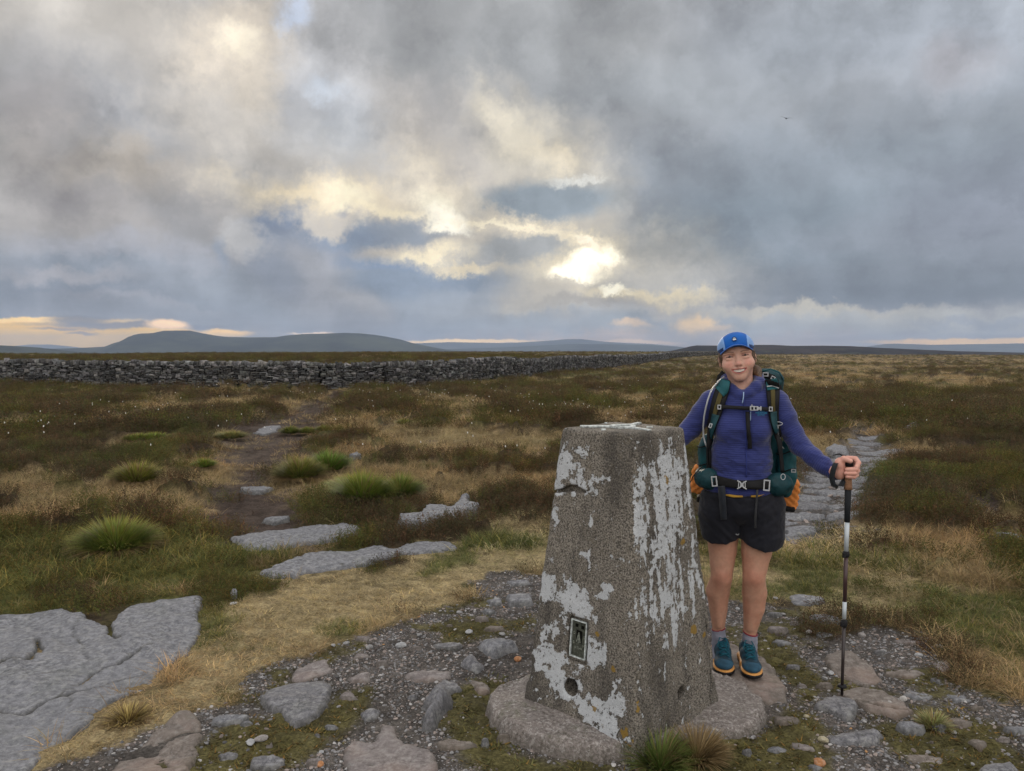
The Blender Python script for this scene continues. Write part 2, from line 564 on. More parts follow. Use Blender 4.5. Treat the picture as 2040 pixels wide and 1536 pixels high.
def attr(nt, name, typ='GEOMETRY', out='Color'):
    n = nt.nodes.new('ShaderNodeAttribute')
    n.attribute_name = name; n.attribute_type = typ
    return E(nt, n.outputs[out])


def setc(nt, b, c):
    if isinstance(c, E): nt.links.new(c.s, b.inputs['Base Color'])
    else: b.inputs['Base Color'].default_value = tuple(c)[:3] + (1,)


def bump(nt, b, h, strength=0.5, dist=0.01):
    n = nt.nodes.new('ShaderNodeBump')
    n.inputs['Strength'].default_value = strength
    n.inputs['Distance'].default_value = dist
    nt.links.new(h.s, n.inputs['Height'])
    nt.links.new(n.outputs[0], b.inputs['Normal'])


def simple_mat(name, col, rough=0.7, spec=0.3, var=0.15, scale=30.0, metal=0.0, bmp=0.0):
    m, nt, b = new_mat(name, rough, spec)
    P = coords(nt)
    n = noise(nt, P, scale, 4.0)
    c = mixc(nt, n.smooth(0.25, 0.75), [x * (1 - var) for x in col], [min(1, x * (1 + var)) for x in col])
    setc(nt, b, c)
    b.inputs['Metallic'].default_value = metal
    if bmp: bump(nt, b, n, bmp, 0.004)
    return m


# tubes and boxes -------------------------------------------------------
def tube(pts, rad, n=10, cap=True):
    """vertices, quads of a tube through pts; rad scalar or list"""
    pts = [Vector(p) for p in pts]
    if not hasattr(rad, '__len__'): rad = [rad] * len(pts)
    V, F = [], []
    t0 = (pts[1] - pts[0]).normalized()
    up = Vector((0, 0, 1)) if abs(t0.z) < 0.9 else Vector((1, 0, 0))
    nx = t0.cross(up).normalized()
    for i, p in enumerate(pts):
        t = (pts[min(i + 1, len(pts) - 1)] - pts[max(i - 1, 0)]).normalized()
        nx = (nx - t * nx.dot(t)).normalized()
        ny = t.cross(nx)
        for k in range(n):
            a = 2 * PI * k / n
            V.append(p + (nx * math.cos(a) + ny * math.sin(a)) * rad[i])
    for i in range(len(pts) - 1):
        for k in range(n):
            F.append((i * n + k, i * n + (k + 1) % n, (i + 1) * n + (k + 1) % n, (i + 1) * n + k))
    if cap:
        for e in (0, len(pts) - 1):
            c = len(V); V.append(pts[e])
            for k in range(n):
                q = (e * n + k, e * n + (k + 1) % n, c, c)
                F.append(q if e else (q[1], q[0], c, c))
    return V, F


class MB:
    """collects polygons and links them as one mesh"""
    def __init__(s): s.V = []; s.F = []
    def add(s, VF):
        V, F = VF; o = len(s.V)
        s.V += [tuple(v) for v in V]
        for f in F:
            g = []
            for i in f:
                if not g or (i + o) != g[-1]: g.append(i + o)
            if g[0] == g[-1]: g.pop()
            s.F.append(tuple(g))
        return s
    def tube(s, *a, **k): return s.add(tube(*a, **k))
    def box(s, c, size, M=None):
        c = Vector(c); h = [x / 2 for x in size]
        V = []
        for dx in (-1, 1):
            for dy in (-1, 1):
                for dz in (-1, 1):
                    p = Vector((dx * h[0], dy * h[1], dz * h[2]))
                    if M is not None: p = M @ p
                    V.append(c + p)
        F = [(0, 1, 3, 2), (4, 6, 7, 5), (0, 4, 5, 1), (2, 3, 7, 6), (0, 2, 6, 4), (1, 5, 7, 3)]
        return s.add((V, F))
    def build(s, name, mat, parent=None, smooth=False, bev=0.0, **kw):
        me = bpy.data.meshes.new(name)
        me.from_pydata(s.V, [], s.F); me.update()
        o = link(name, me, mat, parent, smooth, **kw)
        if bev:
            m = o.modifiers.new('bevel', 'BEVEL'); m.width = bev; m.segments = 2; m.limit_method = 'ANGLE'
        return o


# sparse signed-distance meshing ------------------------------------------
BIG = 0.5


class Sdf:
    """ordered list of soft unions / cuts; each primitive has a bounding sphere"""
    def __init__(s): s.ops = []
    def add(s, f, c, r, k=0.02): s.ops.append(('u', f, np.array(c, float), r, k)); return s
    def cut(s, f, c, r, k=0.005): s.ops.append(('c', f, np.array(c, float), r, k)); return s
    def cap(s, a, b, ra, rb=None, k=0.02, mode='u'):
        """round cone from a to b"""
        rb = ra if rb is None else rb
        a = np.array(a, float); b = np.array(b, float)
        L = b - a; l2 = float(L @ L) + 1e-12
        def f(P):
            w = P - a
            t = np.clip((w @ L) / l2, 0, 1)
            q = w - t[..., None] * L
            return np.sqrt((q * q).sum(-1)) - (ra + (rb - ra) * t)
        s.ops.append((mode, f, (a + b) / 2, math.sqrt(l2) / 2 + max(ra, rb), k)); return s
    def ell(s, c, r, k=0.02, rot=None, mode='u'):
        c = np.array(c, float); r = np.array(r, float)
        R = None if rot is None else np.array(Euler([math.radians(q) for q in rot]).to_matrix())
        def f(P):
            w = P - c
            if R is not None: w = w @ R
            k0 = np.sqrt(((w / r) ** 2).sum(-1)); k1 = np.sqrt(((w / (r * r)) ** 2).sum(-1))
            return np.where(k1 > 1e-9, k0 * (k0 - 1) / np.maximum(k1, 1e-9), -r.min())
        s.ops.append((mode, f, c, float(r.max()), k)); return s
    def box(s, c, h, rad=0.01, k=0.01, rot=None, mode='u'):
        c = np.array(c, float); h = np.array(h, float)
        R = None if rot is None else np.array(Euler([math.radians(q) for q in rot]).to_matrix())
        def f(P):
            w = P - c
            if R is not None: w = w @ R
            q = np.abs(w) - (h - rad)
            return np.sqrt((np.maximum(q, 0) ** 2).sum(-1)) + np.minimum(q.max(-1), 0) - rad
        s.ops.append((mode, f, c, float(np.sqrt((h * h).sum())), k)); return s
    def __call__(s, P):
        lo = P.reshape(-1, 3).min(0); hi = P.reshape(-1, 3).max(0)
        d = np.full(P.shape[:-1], BIG)
        for op, f, c, r, k in s.ops:
            g = np.maximum(np.maximum(lo - c, c - hi), 0)
            gap = math.sqrt(float(g @ g)) - r
            if gap > (0.09 if op == 'u' else k + 0.03):
                if op == 'u': d = np.minimum(d, gap)
                continue
            e = f(P)
            if op == 'u':
                h = np.maximum(k - np.abs(d - e), 0) / k
                d = np.minimum(d, e) - h * h * k * 0.25
            elif op == 'c':
                h = np.maximum(k - np.abs(-d - e), 0) / k
                d = np.maximum(d, -e) + h * h * k * 0.25
            else:
                d = d + e
        return d
    def bounds(s):
        lo = np.min([c - r for op, f, c, r, k in s.ops if op == 'u'], 0)
        hi = np.max([c + r for op, f, c, r, k in s.ops if op == 'u'], 0)
        return lo - 0.02, hi + 0.02


def polygonise(f, lo, hi, res, B=10, disp=None):
    """sparse surface nets; returns V, quads. disp(P, d): extra detail added to d"""
    lo = np.asarray(lo, float); hi = np.asarray(hi, float)
    nb = np.ceil((hi - lo) / (res * B)).astype(int) + 1
    bs = res * B
    # coarse-to-fine search of blocks near the surface
    act = []
    S = 4
    for bi in range(0, nb[0], S):
        for bj in range(0, nb[1], S):
            for bk in range(0, nb[2], S):
                c = lo + (np.array([bi, bj, bk]) + S / 2) * bs
                d = float(f(c.reshape(1, 3))[0])
                if abs(d) > bs * S * 0.9 + 0.03: continue
                I = np.stack(np.meshgrid(*[np.arange(a, min(a + S, n)) for a, n in zip((bi, bj, bk), nb)], indexing='ij'), -1).reshape(-1, 3)
                C = lo + (I + 0.5) * bs
                dd = f(C)
                act.append(I[np.abs(dd) < bs * 1.05 + 0.010])
    act = np.concatenate(act) if act else np.zeros((0, 3), int)
    g = np.arange(B + 1)
    LG = np.stack(np.meshgrid(g, g, g, indexing='ij'), -1)
    N = nb * B + 2
    keys, verts, quads = [], [], []
    key = lambda I: (I[..., 0] * N[1] + I[..., 1]) * N[2] + I[..., 2]
    for blk in act:
        I0 = blk * B
        GI = LG + I0
        P = lo + GI * res
        D = f(P)
        if disp is not None: D = disp(P, D)
        s = D < 0
        if s.all() or not s.any(): continue
        c = np.zeros((B, B, B), int); ps = np.zeros((B, B, B, 3)); cn = np.zeros((B, B, B))
        for ax in range(3):
            sl0 = [slice(None)] * 3; sl1 = [slice(None)] * 3
            sl0[ax] = slice(0, B); sl1[ax] = slice(1, B + 1)
            a = D[tuple(sl0)]; b = D[tuple(sl1)]
            cr = (a < 0) != (b < 0)
            with np.errstate(divide='ignore', invalid='ignore'):
                t = np.where(cr, a / (a - b), 0)
            Pc = GI[tuple(sl0)].astype(float)
            Pc[..., ax] += t
            Pc[~cr] = 0
            o1, o2 = [q for q in range(3) if q != ax]
            for u in (0, 1):
                for w in (0, 1):
                    sl = [slice(None)] * 3
                    sl[o1] = slice(u, u + B); sl[o2] = slice(w, w + B); sl[ax] = slice(0, B)
                    sub = cr[tuple(sl)]
                    cn += sub; ps += Pc[tuple(sl)]
            # quads owned by this block
            own = [slice(0, B)] * 3
            cro = cr[tuple(own)]
            idx = np.argwhere(cro)
            if len(idx):
                GIx = idx + I0
                e1 = np.zeros(3, int); e2 = np.zeros(3, int); e1[o1] = 1; e2[o2] = 1
                q = np.stack([key(GIx - e1 - e2), key(GIx - e2), key(GIx), key(GIx - e1)], -1)
                inside_first = D[idx[:, 0], idx[:, 1], idx[:, 2]] < 0
                flip = inside_first if ax != 1 else ~inside_first
                q[~flip] = q[~flip][:, ::-1]
                quads.append(q)
        m = cn > 0
        keys.append(key(np.argwhere(m) + I0))
        verts.append(lo + ps[m] / cn[m][:, None] * res)
    keys = np.concatenate(keys); verts = np.concatenate(verts); quads = np.concatenate(quads)
    o = np.argsort(keys); keys = keys[o]; verts = verts[o]
    pos = np.searchsorted(keys, quads).clip(0, len(keys) - 1)
    ok = (keys[pos] == quads).all(1)
    return verts, pos[ok]


def sdf_obj(name, S, res, mat, parent=None, disp=None, colf=None, **kw):
    lo, hi = S.bounds()
    V, F = polygonise(S, lo, hi, res, disp=disp)
    me = mesh_np(name, V, F)
    shade_smooth(me)
    if colf is not None: set_col(me, 'tint', colf(V))
    return link(name, me, mat, parent, **kw)

# ------------------------------------------------------------------ lie of the land
WALL_PX = [(-1300, 756), (-500, 759), (0, 762), (330, 766), (640, 767), (760, 765), (860, 760), (1000, 750), (1090, 742.5), (1180, 733), (1260, 724), (1330, 715.5), (1390, 710), (1440, 708)]
WALL = [gpt(u, v) for u, v in WALL_PX]
PATH1 = G([(655, 768), (700, 770), (690, 800), (650, 845), (625, 880), (600, 905), (565, 940), (585, 990), (640, 1035), (640, 1062), (500, 1064), (360, 1042), (370, 1000), (420, 960), (450, 900), (430, 862), (480, 838), (560, 818), (620, 790)])
PATH2 = G([(1555, 1075), (1640, 1068), (1700, 1045), (1720, 1003), (1745, 960), (1782, 920), (1774, 890), (1745, 868), (1735, 850), (1700, 840), (1660, 812), (1640, 812), (1690, 850), (1700, 880), (1655, 903), (1610, 930), (1580, 960), (1545, 1000), (1400, 1050), (1380, 1080)])
GRAVEL = G([(60, 1560), (200, 1500), (330, 1450), (400, 1418), (480, 1395), (520, 1345), (560, 1330), (640, 1290), (700, 1268), (760, 1250), (840, 1230), (900, 1202), (950, 1186), (985, 1152), (1060, 1140), (1400, 1165), (1440, 1196), (1560, 1202), (1600, 1215), (1640, 1255), (1740, 1245), (1840, 1275), (1900, 1330), (1960, 1380), (2060, 1420), (2400, 1500), (2200, 1800), (1000, 2100), (-300, 1900)])
TAN = G([(480, 1170), (640, 1135), (800, 1112), (920, 1060), (1000, 1030), (1080, 1050), (1400, 1080), (1440, 1196), (1400, 1165), (1060, 1140), (985, 1152), (950, 1186), (840, 1230), (700, 1268), (600, 1310), (520, 1345), (480, 1395), (380, 1430), (200, 1495), (50, 1560), (60, 1530), (200, 1430), (320, 1360), (400, 1270), (400, 1192)])
TAN2 = G([(1380, 1075), (1560, 1075), (1720, 1048), (1780, 1100), (1760, 1190), (1640, 1255), (1560, 1202), (1440, 1196)])
SCRUB = G([(1720, 1048), (1800, 1090), (1900, 1130), (2100, 1190), (2300, 1400), (1960, 1380), (1840, 1275), (1740, 1245), (1640, 1255), (1760, 1190)])
GREEN = G([(-400, 1100), (0, 1075), (180, 1060), (440, 1045), (500, 1100), (500, 1155), (400, 1194), (300, 1205), (0, 1240), (-400, 1290)])
GREEN2 = G([(1900, 1215), (2060, 1170), (2300, 1200), (2300, 1400), (2000, 1350), (1930, 1290)])
GREEN3 = G([(1040, 765), (1110, 750), (1200, 738), (1290, 728), (1200, 745), (1110, 757)])
MOSS = [G(p) for p in (
    [(870, 1400), (960, 1350), (1040, 1370), (980, 1400), (960, 1440), (1050, 1500), (1160, 1530), (1240, 1560), (1000, 1600), (900, 1500)],
    [(1400, 1500), (1530, 1470), (1560, 1410), (1620, 1420), (1660, 1460), (1640, 1530), (1500, 1600), (1300, 1600)],
    [(1520, 1250), (1560, 1270), (1610, 1330), (1640, 1380), (1620, 1410), (1580, 1410), (1575, 1370), (1520, 1310)],
    [(1420, 1400), (1450, 1395), (1460, 1470), (1410, 1490), (1395, 1440)],
    [(560, 1455), (640, 1440), (690, 1380), (740, 1370), (720, 1430), (640, 1490), (560, 1520)],
    [(1440, 1250), (1470, 1250), (1475, 1290), (1440, 1290)],
    [(1700, 1440), (1860, 1420), (2000, 1440), (2000, 1500), (1850, 1540), (1760, 1500)],
    [(300, 1536), (420, 1470), (480, 1440), (560, 1440), (560, 1500), (420, 1560)],
    [(1600, 1210), (1700, 1250), (1700, 1275), (1610, 1265)],
    [(880, 1250), (960, 1240), (1000, 1260), (900, 1275)],
)]
PILLAR_C = (0.48, 3.32)
LEVEL = [G(p) for p in (
    [(0, 1238), (130, 1219), (165, 1226), (178, 1240), (215, 1249), (250, 1210), (330, 1201), (403, 1195), (406, 1215), (397, 1240), (405, 1258), (385, 1290), (385, 1308), (360, 1315), (325, 1343), (312, 1370), (265, 1386), (232, 1400), (195, 1420), (180, 1450), (100, 1500), (75, 1530), (50, 1575), (-150, 1660), (-420, 1500), (-300, 1260)],
    [(453, 1074), (500, 1062), (560, 1051), (640, 1046), (700, 1048), (724, 1056), (715, 1067), (680, 1076), (620, 1086), (560, 1094), (500, 1098), (470, 1092)],
    [(508, 1142), (560, 1125), (600, 1111), (640, 1100), (700, 1098), (745, 1090), (790, 1095), (820, 1085), (880, 1080), (905, 1084), (912, 1096), (880, 1103), (830, 1106), (795, 1108), (740, 1128), (680, 1134), (640, 1140), (590, 1150), (530, 1154)],
    [(790, 1044), (830, 1033), (858, 1022), (900, 1024), (914, 1010), (906, 1002), (930, 996), (944, 1000), (932, 1014), (962, 1020), (950, 1034), (910, 1041), (870, 1052), (830, 1060), (790, 1058)],
    [(474, 970), (500, 966), (530, 966), (545, 970), (520, 976), (490, 975)],
    [(518, 1030), (545, 1024), (580, 1023), (578, 1030), (548, 1034)],
    [(505, 857), (530, 846), (560, 845), (552, 853), (530, 860)],
    [(694, 912), (712, 909), (722, 913), (706, 917)],
    [(1560, 1046), (1600, 1036), (1640, 1046), (1625, 1056), (1565, 1062)])]      # ground kept low where bedrock shows


def level(x, y):
    m = np.ones(np.shape(x))
    for poly in LEVEL:
        P = np.asarray(poly)
        bb = (x > P[:, 0].min() - .5) & (x < P[:, 0].max() + .5) & (y > P[:, 1].min() - .6) & (y < P[:, 1].max() + .5)
        if bb.any(): m[bb] = np.minimum(m[bb], sstep(0.02, 0.45, sdpoly(x[bb], y[bb], poly)))
    return m


def wall_side(x, y):
    """distance behind the wall line (positive = beyond the wall)"""
    d = np.full(np.shape(x), 1e9); sg = np.ones(np.shape(x))
    for a, b in zip(WALL[:-1], WALL[1:]):
        ex, ey = b[0] - a[0], b[1] - a[1]
        wx, wy = x - a[0], y - a[1]
        t = np.clip((wx * ex + wy * ey) / (ex * ex + ey * ey), 0, 1)
        dd = np.hypot(wx - ex * t, wy - ey * t)
        s = np.sign(ex * wy - ey * wx)
        m = dd < d
        d = np.where(m, dd, d); sg = np.where(m, s, sg)
    return d * sg


def zg(x, y):
    x = np.asarray(x, float); y = np.asarray(y, float)
    r = np.hypot(x, y)
    z = (fbm(x, y, 1.3, 3) - 0.5) * 0.035 * sstep(1.5, 4.5, r)
    z += (fbm(x, y, 0.55, 3, seed=4) - 0.5) * (0.10 * sstep(4.5, 11, r) + 0.12 * sstep(12, 25, r))
    z += (fbm(x, y, 0.09, 3, seed=8) - 0.5) * 0.45 * sstep(14, 40, r) * (1 - 0.6 * sstep(30, 34, r) * (1 - sstep(46, 60, r)))
    p1 = sdpoly(x, y, PATH1); p2 = sdpoly(x, y, PATH2)
    z -= 0.07 * (1 - sstep(-0.4, 0.25, p1)) * sstep(5, 8, r)
    z -= 0.05 * (1 - sstep(-0.3, 0.25, p2))
    z -= 0.24 * sstep(18, 33, r) * (1 - sstep(80, 190, r))
    w = wall_side(x, y)
    z = z + 0.72 * sstep(0.6, 2.2, w) * (1 - 0.3 * sstep(60, 120, r)) + 0.36 * sstep(1.5, 9, w) - 60 * sstep(60, 1500, w)
    z += (fbm(x, y, 0.35, 3, seed=2) - 0.5) * 0.5 * sstep(1.5, 5, w) * (1 - sstep(60, 200, w))
    # the plateau ends and the land drops to the dales
    z -= 160 * sstep(330, 2600, r) + 2.0 * sstep(300, 420, r)
    return z

# cover kinds: what grows (or lies) where
K_GRAVEL, K_PEAT, K_TAN, K_GREEN, K_HEATH, K_OLIVE, K_PALE, K_MOSS, K_STONY = range(9)
KCOL = np.array([
    (0.082, 0.074, 0.067),     # gravel bed, dark grit
    (0.060, 0.045, 0.038),     # peat
    (0.265, 0.212, 0.115),     # dry turf
    (0.085, 0.092, 0.030),     # green grass
    (0.054, 0.039, 0.024),     # heather
    (0.064, 0.060, 0.021),     # bilberry / green heather
    (0.210, 0.158, 0.084),     # pale moor grass
    (0.092, 0.082, 0.030),     # moss
    (0.105, 0.096, 0.090),     # stony path
], np.float32)


def cover(x, y, jit=None):
    """weights (n, 9)"""
    r = np.hypot(x, y)
    n = x.shape[0]
    W = np.zeros((n, 9), np.float32)
    w1 = (fbm(x, y, 2.2, 4, 0.6, seed=21) - 0.5)
    w2 = (fbm(x, y, 9.0, 3, 0.6, seed=31) - 0.5)
    nf = sstep(2, 8, r)
    wob = (w1 * (0.30 + 1.2 * nf) + w2 * 0.14)
    side = x / np.maximum(y, 0.5)
    a = fbm(x, y * 0.75, 0.95, 5, 0.66, seed=41)
    a2 = fbm(x, y * 0.6, 0.12, 3, 0.6, seed=44)
    b = fbm(x, y, 1.5, 5, 0.68, seed=51)
    v = (a - 0.5) * 1.5 + (a2 - 0.5) * 0.6 - 0.065
    v = v + 0.10 * sstep(0.35, 0.6, side) * sstep(4.5, 6, r) * (1 - sstep(20, 32, r))     # heather to the right
    v = v - 0.10 * sstep(28, 45, r) * sstep(0.25, 0.4, side)                           # paler far off
    v = v + 0.05 * (1 - sstep(-0.5, -0.2, side)) * sstep(20, 30, r)
    heath = sstep(-0.04, 0.04, v) * 0.94 + 0.03
    oliv = sstep(0.46, 0.58, b) * 0.9 + 0.05
    W[:, K_HEATH] = heath * (1 - oliv)
    W[:, K_OLIVE] = heath * oliv
    W[:, K_PALE] = 1 - heath

    def put(k, m):
        W[:] = W * (1 - m[:, None])
        W[:, k] += m
    near = y < 20
    def zone(poly, k, edge=0.08, wb=1.0, op=1.0, only=None):
        P = np.asarray(poly)
        bb = (x > P[:, 0].min() - 1) & (x < P[:, 0].max() + 1) & (y > P[:, 1].min() - 1) & (y < P[:, 1].max() + 1)
        if not bb.any(): return
        m = np.zeros(n, np.float32)
        d = sdpoly(x[bb], y[bb], poly) + wob[bb] * wb
        m[bb] = (1 - sstep(-edge, edge, d)) * op
        put(k, m)
    behind = sstep(0.3, 1.0, wall_side(x, y))
    zone(SCRUB, K_PALE, 0.3, 1.0, 0.30)
    zone(SCRUB, K_TAN, 0.3, 1.0, 0.15)
    zone(TAN, K_TAN, 0.10, 1.0)
    zone(TAN2, K_TAN, 0.15, 1.0)
    # greener cushions in the dry turf
    t = W[:, K_TAN] * sstep(0.52, 0.64, fbm(x, y, 1.5, 4, 0.6, seed=61)) * 0.75
    W[:, K_TAN] -= t; W[:, K_GREEN] += t
    zone(GREEN, K_GREEN, 0.25, 1.2, 0.85)
    zone(GREEN2, K_GREEN, 0.2, 1.2, 0.85)
    zone(GREEN3, K_GREEN, 0.8, 1.0, 0.9)
    zone(PATH1, K_PEAT, 0.25, 1.0, .96)
    zone(PATH2, K_STONY, 0.15, 0.5)
    zone(GRAVEL, K_GRAVEL, 0.03, 0.7)
    g = W[:, K_GRAVEL] * sstep(0.56, 0.66, fbm(x, y, 3.2, 4, 0.6, seed=71)) * 0.8
    W[:, K_GRAVEL] -= g; W[:, K_MOSS] += g
    for mpoly in MOSS: zone(mpoly, K_MOSS, 0.05, 0.4, 0.92)
    # peaty gaps between the heather
    q = (W[:, K_HEATH] + W[:, K_PALE]) * (1 - sstep(0.32, 0.38, fbm(x, y, 0.8, 4, 0.6, seed=81))) * sstep(5, 7, r) * (1 - behind)
    W *= (1 - q[:, None]); W[:, K_PEAT] += q
    put(K_OLIVE, behind * 0.6)
    put(K_HEATH, behind * 0.35)
    return W


def polar_grid(r0, r1, k, a0, a1, da):
    nr = int(math.log(r1 / r0) / k) + 1
    R = r0 * np.exp(np.arange(nr + 1) * math.log(r1 / r0) / nr)
    A = np.radians(np.linspace(a0, a1, int((a1 - a0) / da) + 1))
    RR, AA = np.meshgrid(R, A, indexing='ij')
    x = RR * np.sin(AA); y = RR * np.cos(AA)
    nA = len(A)
    i = np.arange(nr)[:, None] * nA + np.arange(nA - 1)[None]
    F = np.stack([i, i + 1, i + nA + 1, i + nA], -1).reshape(-1, 4)[:, ::-1]
    return x.ravel(), y.ravel(), F


def ground_mat(name):
    m, nt, b = new_mat(name, 0.95, 0.15)
    P = coords(nt)
    c = attr(nt, 'tint')
    n1 = noise(nt, P, 60.0, 5.0, 0.7)
    n2 = noise(nt, P, 9.0, 5.0, 0.65)
    n3 = noise(nt, P, 1.3, 6.0, 0.7)
    f = n1.smooth(0.3, 0.7, 0.55, 1.5) * n2.smooth(0.3, 0.7, 0.65, 1.4) * n3.smooth(0.3, 0.7, 0.75, 1.3)
    c = mixc(nt, 1.0, c, comb(nt, f, f, f), 'MULTIPLY')
    setc(nt, b, c)
    bump(nt, b, n1 + n2 * 2.0, 0.7, 0.02)
    return m


def mound(x, y):
    """heather stands in rounded cushions with dips between"""
    r = np.hypot(x, y)
    a = 1 - np.abs(fbm(x, y, 1.25, 3, 0.5, seed=6) - 0.5) * 5.0
    return level(x, y) * (0.02 + 0.17 * (1 - np.clip(a, 0, 1)) ** 0.8 * (1 + .5 * sstep(12, 30, r))) * sstep(4, 8, r)


# one sheet: fine in front of the viewer, coarse elsewhere, out to the horizon
parts = []
for (r0, r1, k, a0, a1, da) in ((1.5, 420, 0.0085, -42, 42, 0.16),):
    parts.append(polar_grid(r0, r1, k, a0, a1, da))
GX, GY, GF = parts[0]
GZ = zg(GX, GY)
Wc = cover(GX, GY)
Cc = Wc @ KCOL
# roughness of the grit and clod relief
nearm = 1 - sstep(9, 14, np.hypot(GX, GY))
GZ = GZ + nearm * (level(GX, GY) * (fbm(GX, GY, 14, 3, 0.6, seed=5) - 0.5) * 0.035 * (1 - Wc[:, K_GRAVEL] * 0.4))
GZ = GZ + (Wc[:, K_HEATH] + Wc[:, K_OLIVE]) * mound(GX, GY)
hz = (Wc[:, K_HEATH] + Wc[:, K_OLIVE])
me = mesh_np('ground', np.stack([GX, GY, GZ], -1), GF)
set_col(me, 'tint', Cc); shade_smooth(me)
M_GROUND = ground_mat('moor_ground')
# stitch the surrounding coarse land (rest of the circle, and beyond 420 m) into the same sheet
def coarse(r0, r1, k, a0, a1, da, drop=0.0):
    x, y, F = polar_grid(r0, r1, k, a0, a1, da)
    z = zg(x, y) - drop
    C = cover(x, y) @ KCOL
    mm = mesh_np('tmp', np.stack([x, y, z], -1), F); set_col(mm, 'tint', C); shade_smooth(mm)
    return mm
bmx = bmesh.new(); bmx.from_mesh(me)
for args in ((1.5, 420, 0.06, 42, 318, 2.0), (420, 30000, 0.05, -180, 180, 1.0)):
    mm = coarse(*args); bmx.from_mesh(mm); bpy.data.meshes.remove(mm)
# the disc under the viewer
x, y, F = polar_grid(0.05, 1.5, 0.35, -180, 180, 10)
mm = mesh_np('tmp', np.stack([x, y, zg(x, y)], -1), F); set_col(mm, 'tint', cover(x, y) @ KCOL)
bmx.from_mesh(mm); bpy.data.meshes.remove(mm)
bmx.to_mesh(me); bmx.free(); shade_smooth(me)
ground = link('ground', me, M_GROUND, kind='structure', label='open moorland ground of heather, dry turf and grit')


def zsurf(x, y):
    """surface height incl. the relief added on the near sheet"""
    x = np.atleast_1d(np.asarray(x, float)); y = np.atleast_1d(np.asarray(y, float))
    z = zg(x, y); r = np.hypot(x, y)
    W = cover(x, y)
    z = z + (1 - sstep(9, 14, r)) * level(x, y) * (fbm(x, y, 14, 3, 0.6, seed=5) - 0.5) * 0.035 * (1 - W[:, K_GRAVEL] * 0.4)
    z = z + (W[:, K_HEATH] + W[:, K_OLIVE]) * mound(x, y)
    return z

# ------------------------------------------------------------------ far fells
def hill(name, label, D, prof, depth, col, mat_scale=1.0, base=-190.0, kind='structure'):
    """prof: skyline in photo pixels; the fell is a solid ridge of the given depth at distance D"""
    us = np.array([p[0] for p in prof], float); vs = np.array([p[1] for p in prof], float)
    n = 420
    u = np.linspace(us[0], us[-1], n); v = np.interp(u, us, vs)
    X, Z = [], []
    for a, b in zip(u, v):
        p = dpt(a, b, D); X.append(p.x); Z.append(p.z)
    X = np.array(X); Z = np.array(Z)
    T = np.concatenate([np.linspace(-1, 0, 40), np.linspace(0, 1, 20)[1:]])
    XX, TT = np.meshgrid(X, T, indexing='ij')
    ZZ = np.repeat(Z[:, None], len(T), 1)
    YY = D + TT * depth * np.where(TT < 0, 1.0, 1.0)
    sl = np.abs(TT)
    prof_f = (1 - sl ** 1.35 * 0.25) * (1 - sstep(0.15, 1.0, sl))
    rel = fbm(XX, YY, 1 / 900.0, 5, 0.5, seed=3) - 0.5
    H = base + (ZZ - base) * prof_f - np.abs(rel) * 60 * sl * (1 - sl) * 4 * (depth / 2500)
    H += (fbm(XX, YY, 1 / 160.0, 4, 0.6, seed=13) - 0.5) * 14 * sl
    # keep the silhouette: nothing in front may rise above the line of sight to the crest
    lim = CAM_H + (ZZ - CAM_H) * (YY / D) - 1.5
    H = np.where(TT < -0.01, np.minimum(H, lim), H)
    H = np.where(TT > 0.01, np.minimum(H, lim - 4), H)
    # perspective: columns fan out from the viewer so the crest stays where it is
    XX = XX * (1 + TT * depth / D * 0.5)
    nA = len(T)
    i = np.arange(n - 1)[:, None] * nA + np.arange(nA - 1)[None]
    F = np.stack([i, i + nA, i + nA + 1, i + 1], -1).reshape(-1, 4)
    me = mesh_np(name, np.stack([XX, YY, H], -1).reshape(-1, 3), F)
    shade_smooth(me)
    m, nt, b = new_mat(name + '_turf', 1.0, 0.0)
    P = coords(nt)
    f = noise(nt, P, 0.0016 * mat_scale, 6.0, 0.6)
    g = noise(nt, P, 0.006 * mat_scale, 4.0, 0.6)
    c = mixc(nt, f.smooth(0.38, 0.62), [q * 0.55 for q in col], [q * 1.5 for q in col])
    c = mixc(nt, g.smooth(0.5, 0.7) * 0.4, c, (0.09, 0.10, 0.05))
    setc(nt, b, c)
    return link(name, me, m, kind=kind, label=label)


hill('hill', 'broad flat-topped blue fell beyond the stone wall', 7000,
     [(-420, 715), (-200, 708), (20, 700), (100, 695), (160, 693), (222, 690), (250, 685.5), (262, 679), (272, 678.5), (288, 672), (294, 666), (303, 664), (330, 663), (350, 658.5), (378, 658.5), (404, 664), (430, 668.5), (449, 671), (494, 672), (561, 671.5), (583, 668), (620, 665), (650, 664.5), (687, 663), (717, 664), (747, 667), (769, 670.5), (799, 676.5), (822, 683.5), (859, 691), (892, 697), (960, 704), (1060, 712)],
     2600, (0.040, 0.045, 0.030))
hill('distant_hill', 'pale blue distant range in the middle of the skyline', 15000,
     [(700, 705), (780, 692), (822, 684), (900, 681.5), (1000, 683.5), (1040, 682), (1104, 678), (1126, 675.5), (1158, 675.5), (1203, 680.5), (1248, 683.4), (1293, 685), (1338, 689), (1365, 692), (1440, 700), (1540, 712)],
     3500, (0.045, 0.05, 0.04))
hill('middle_hill', 'blue moor ridge in front of the distant range', 10500,
     [(800, 708), (860, 697), (940, 694), (1000, 692), (1095, 687.5), (1131, 685.5), (1200, 685.5), (1300, 687.5), (1360, 692), (1440, 702), (1540, 712)],
     2500, (0.04, 0.045, 0.035))
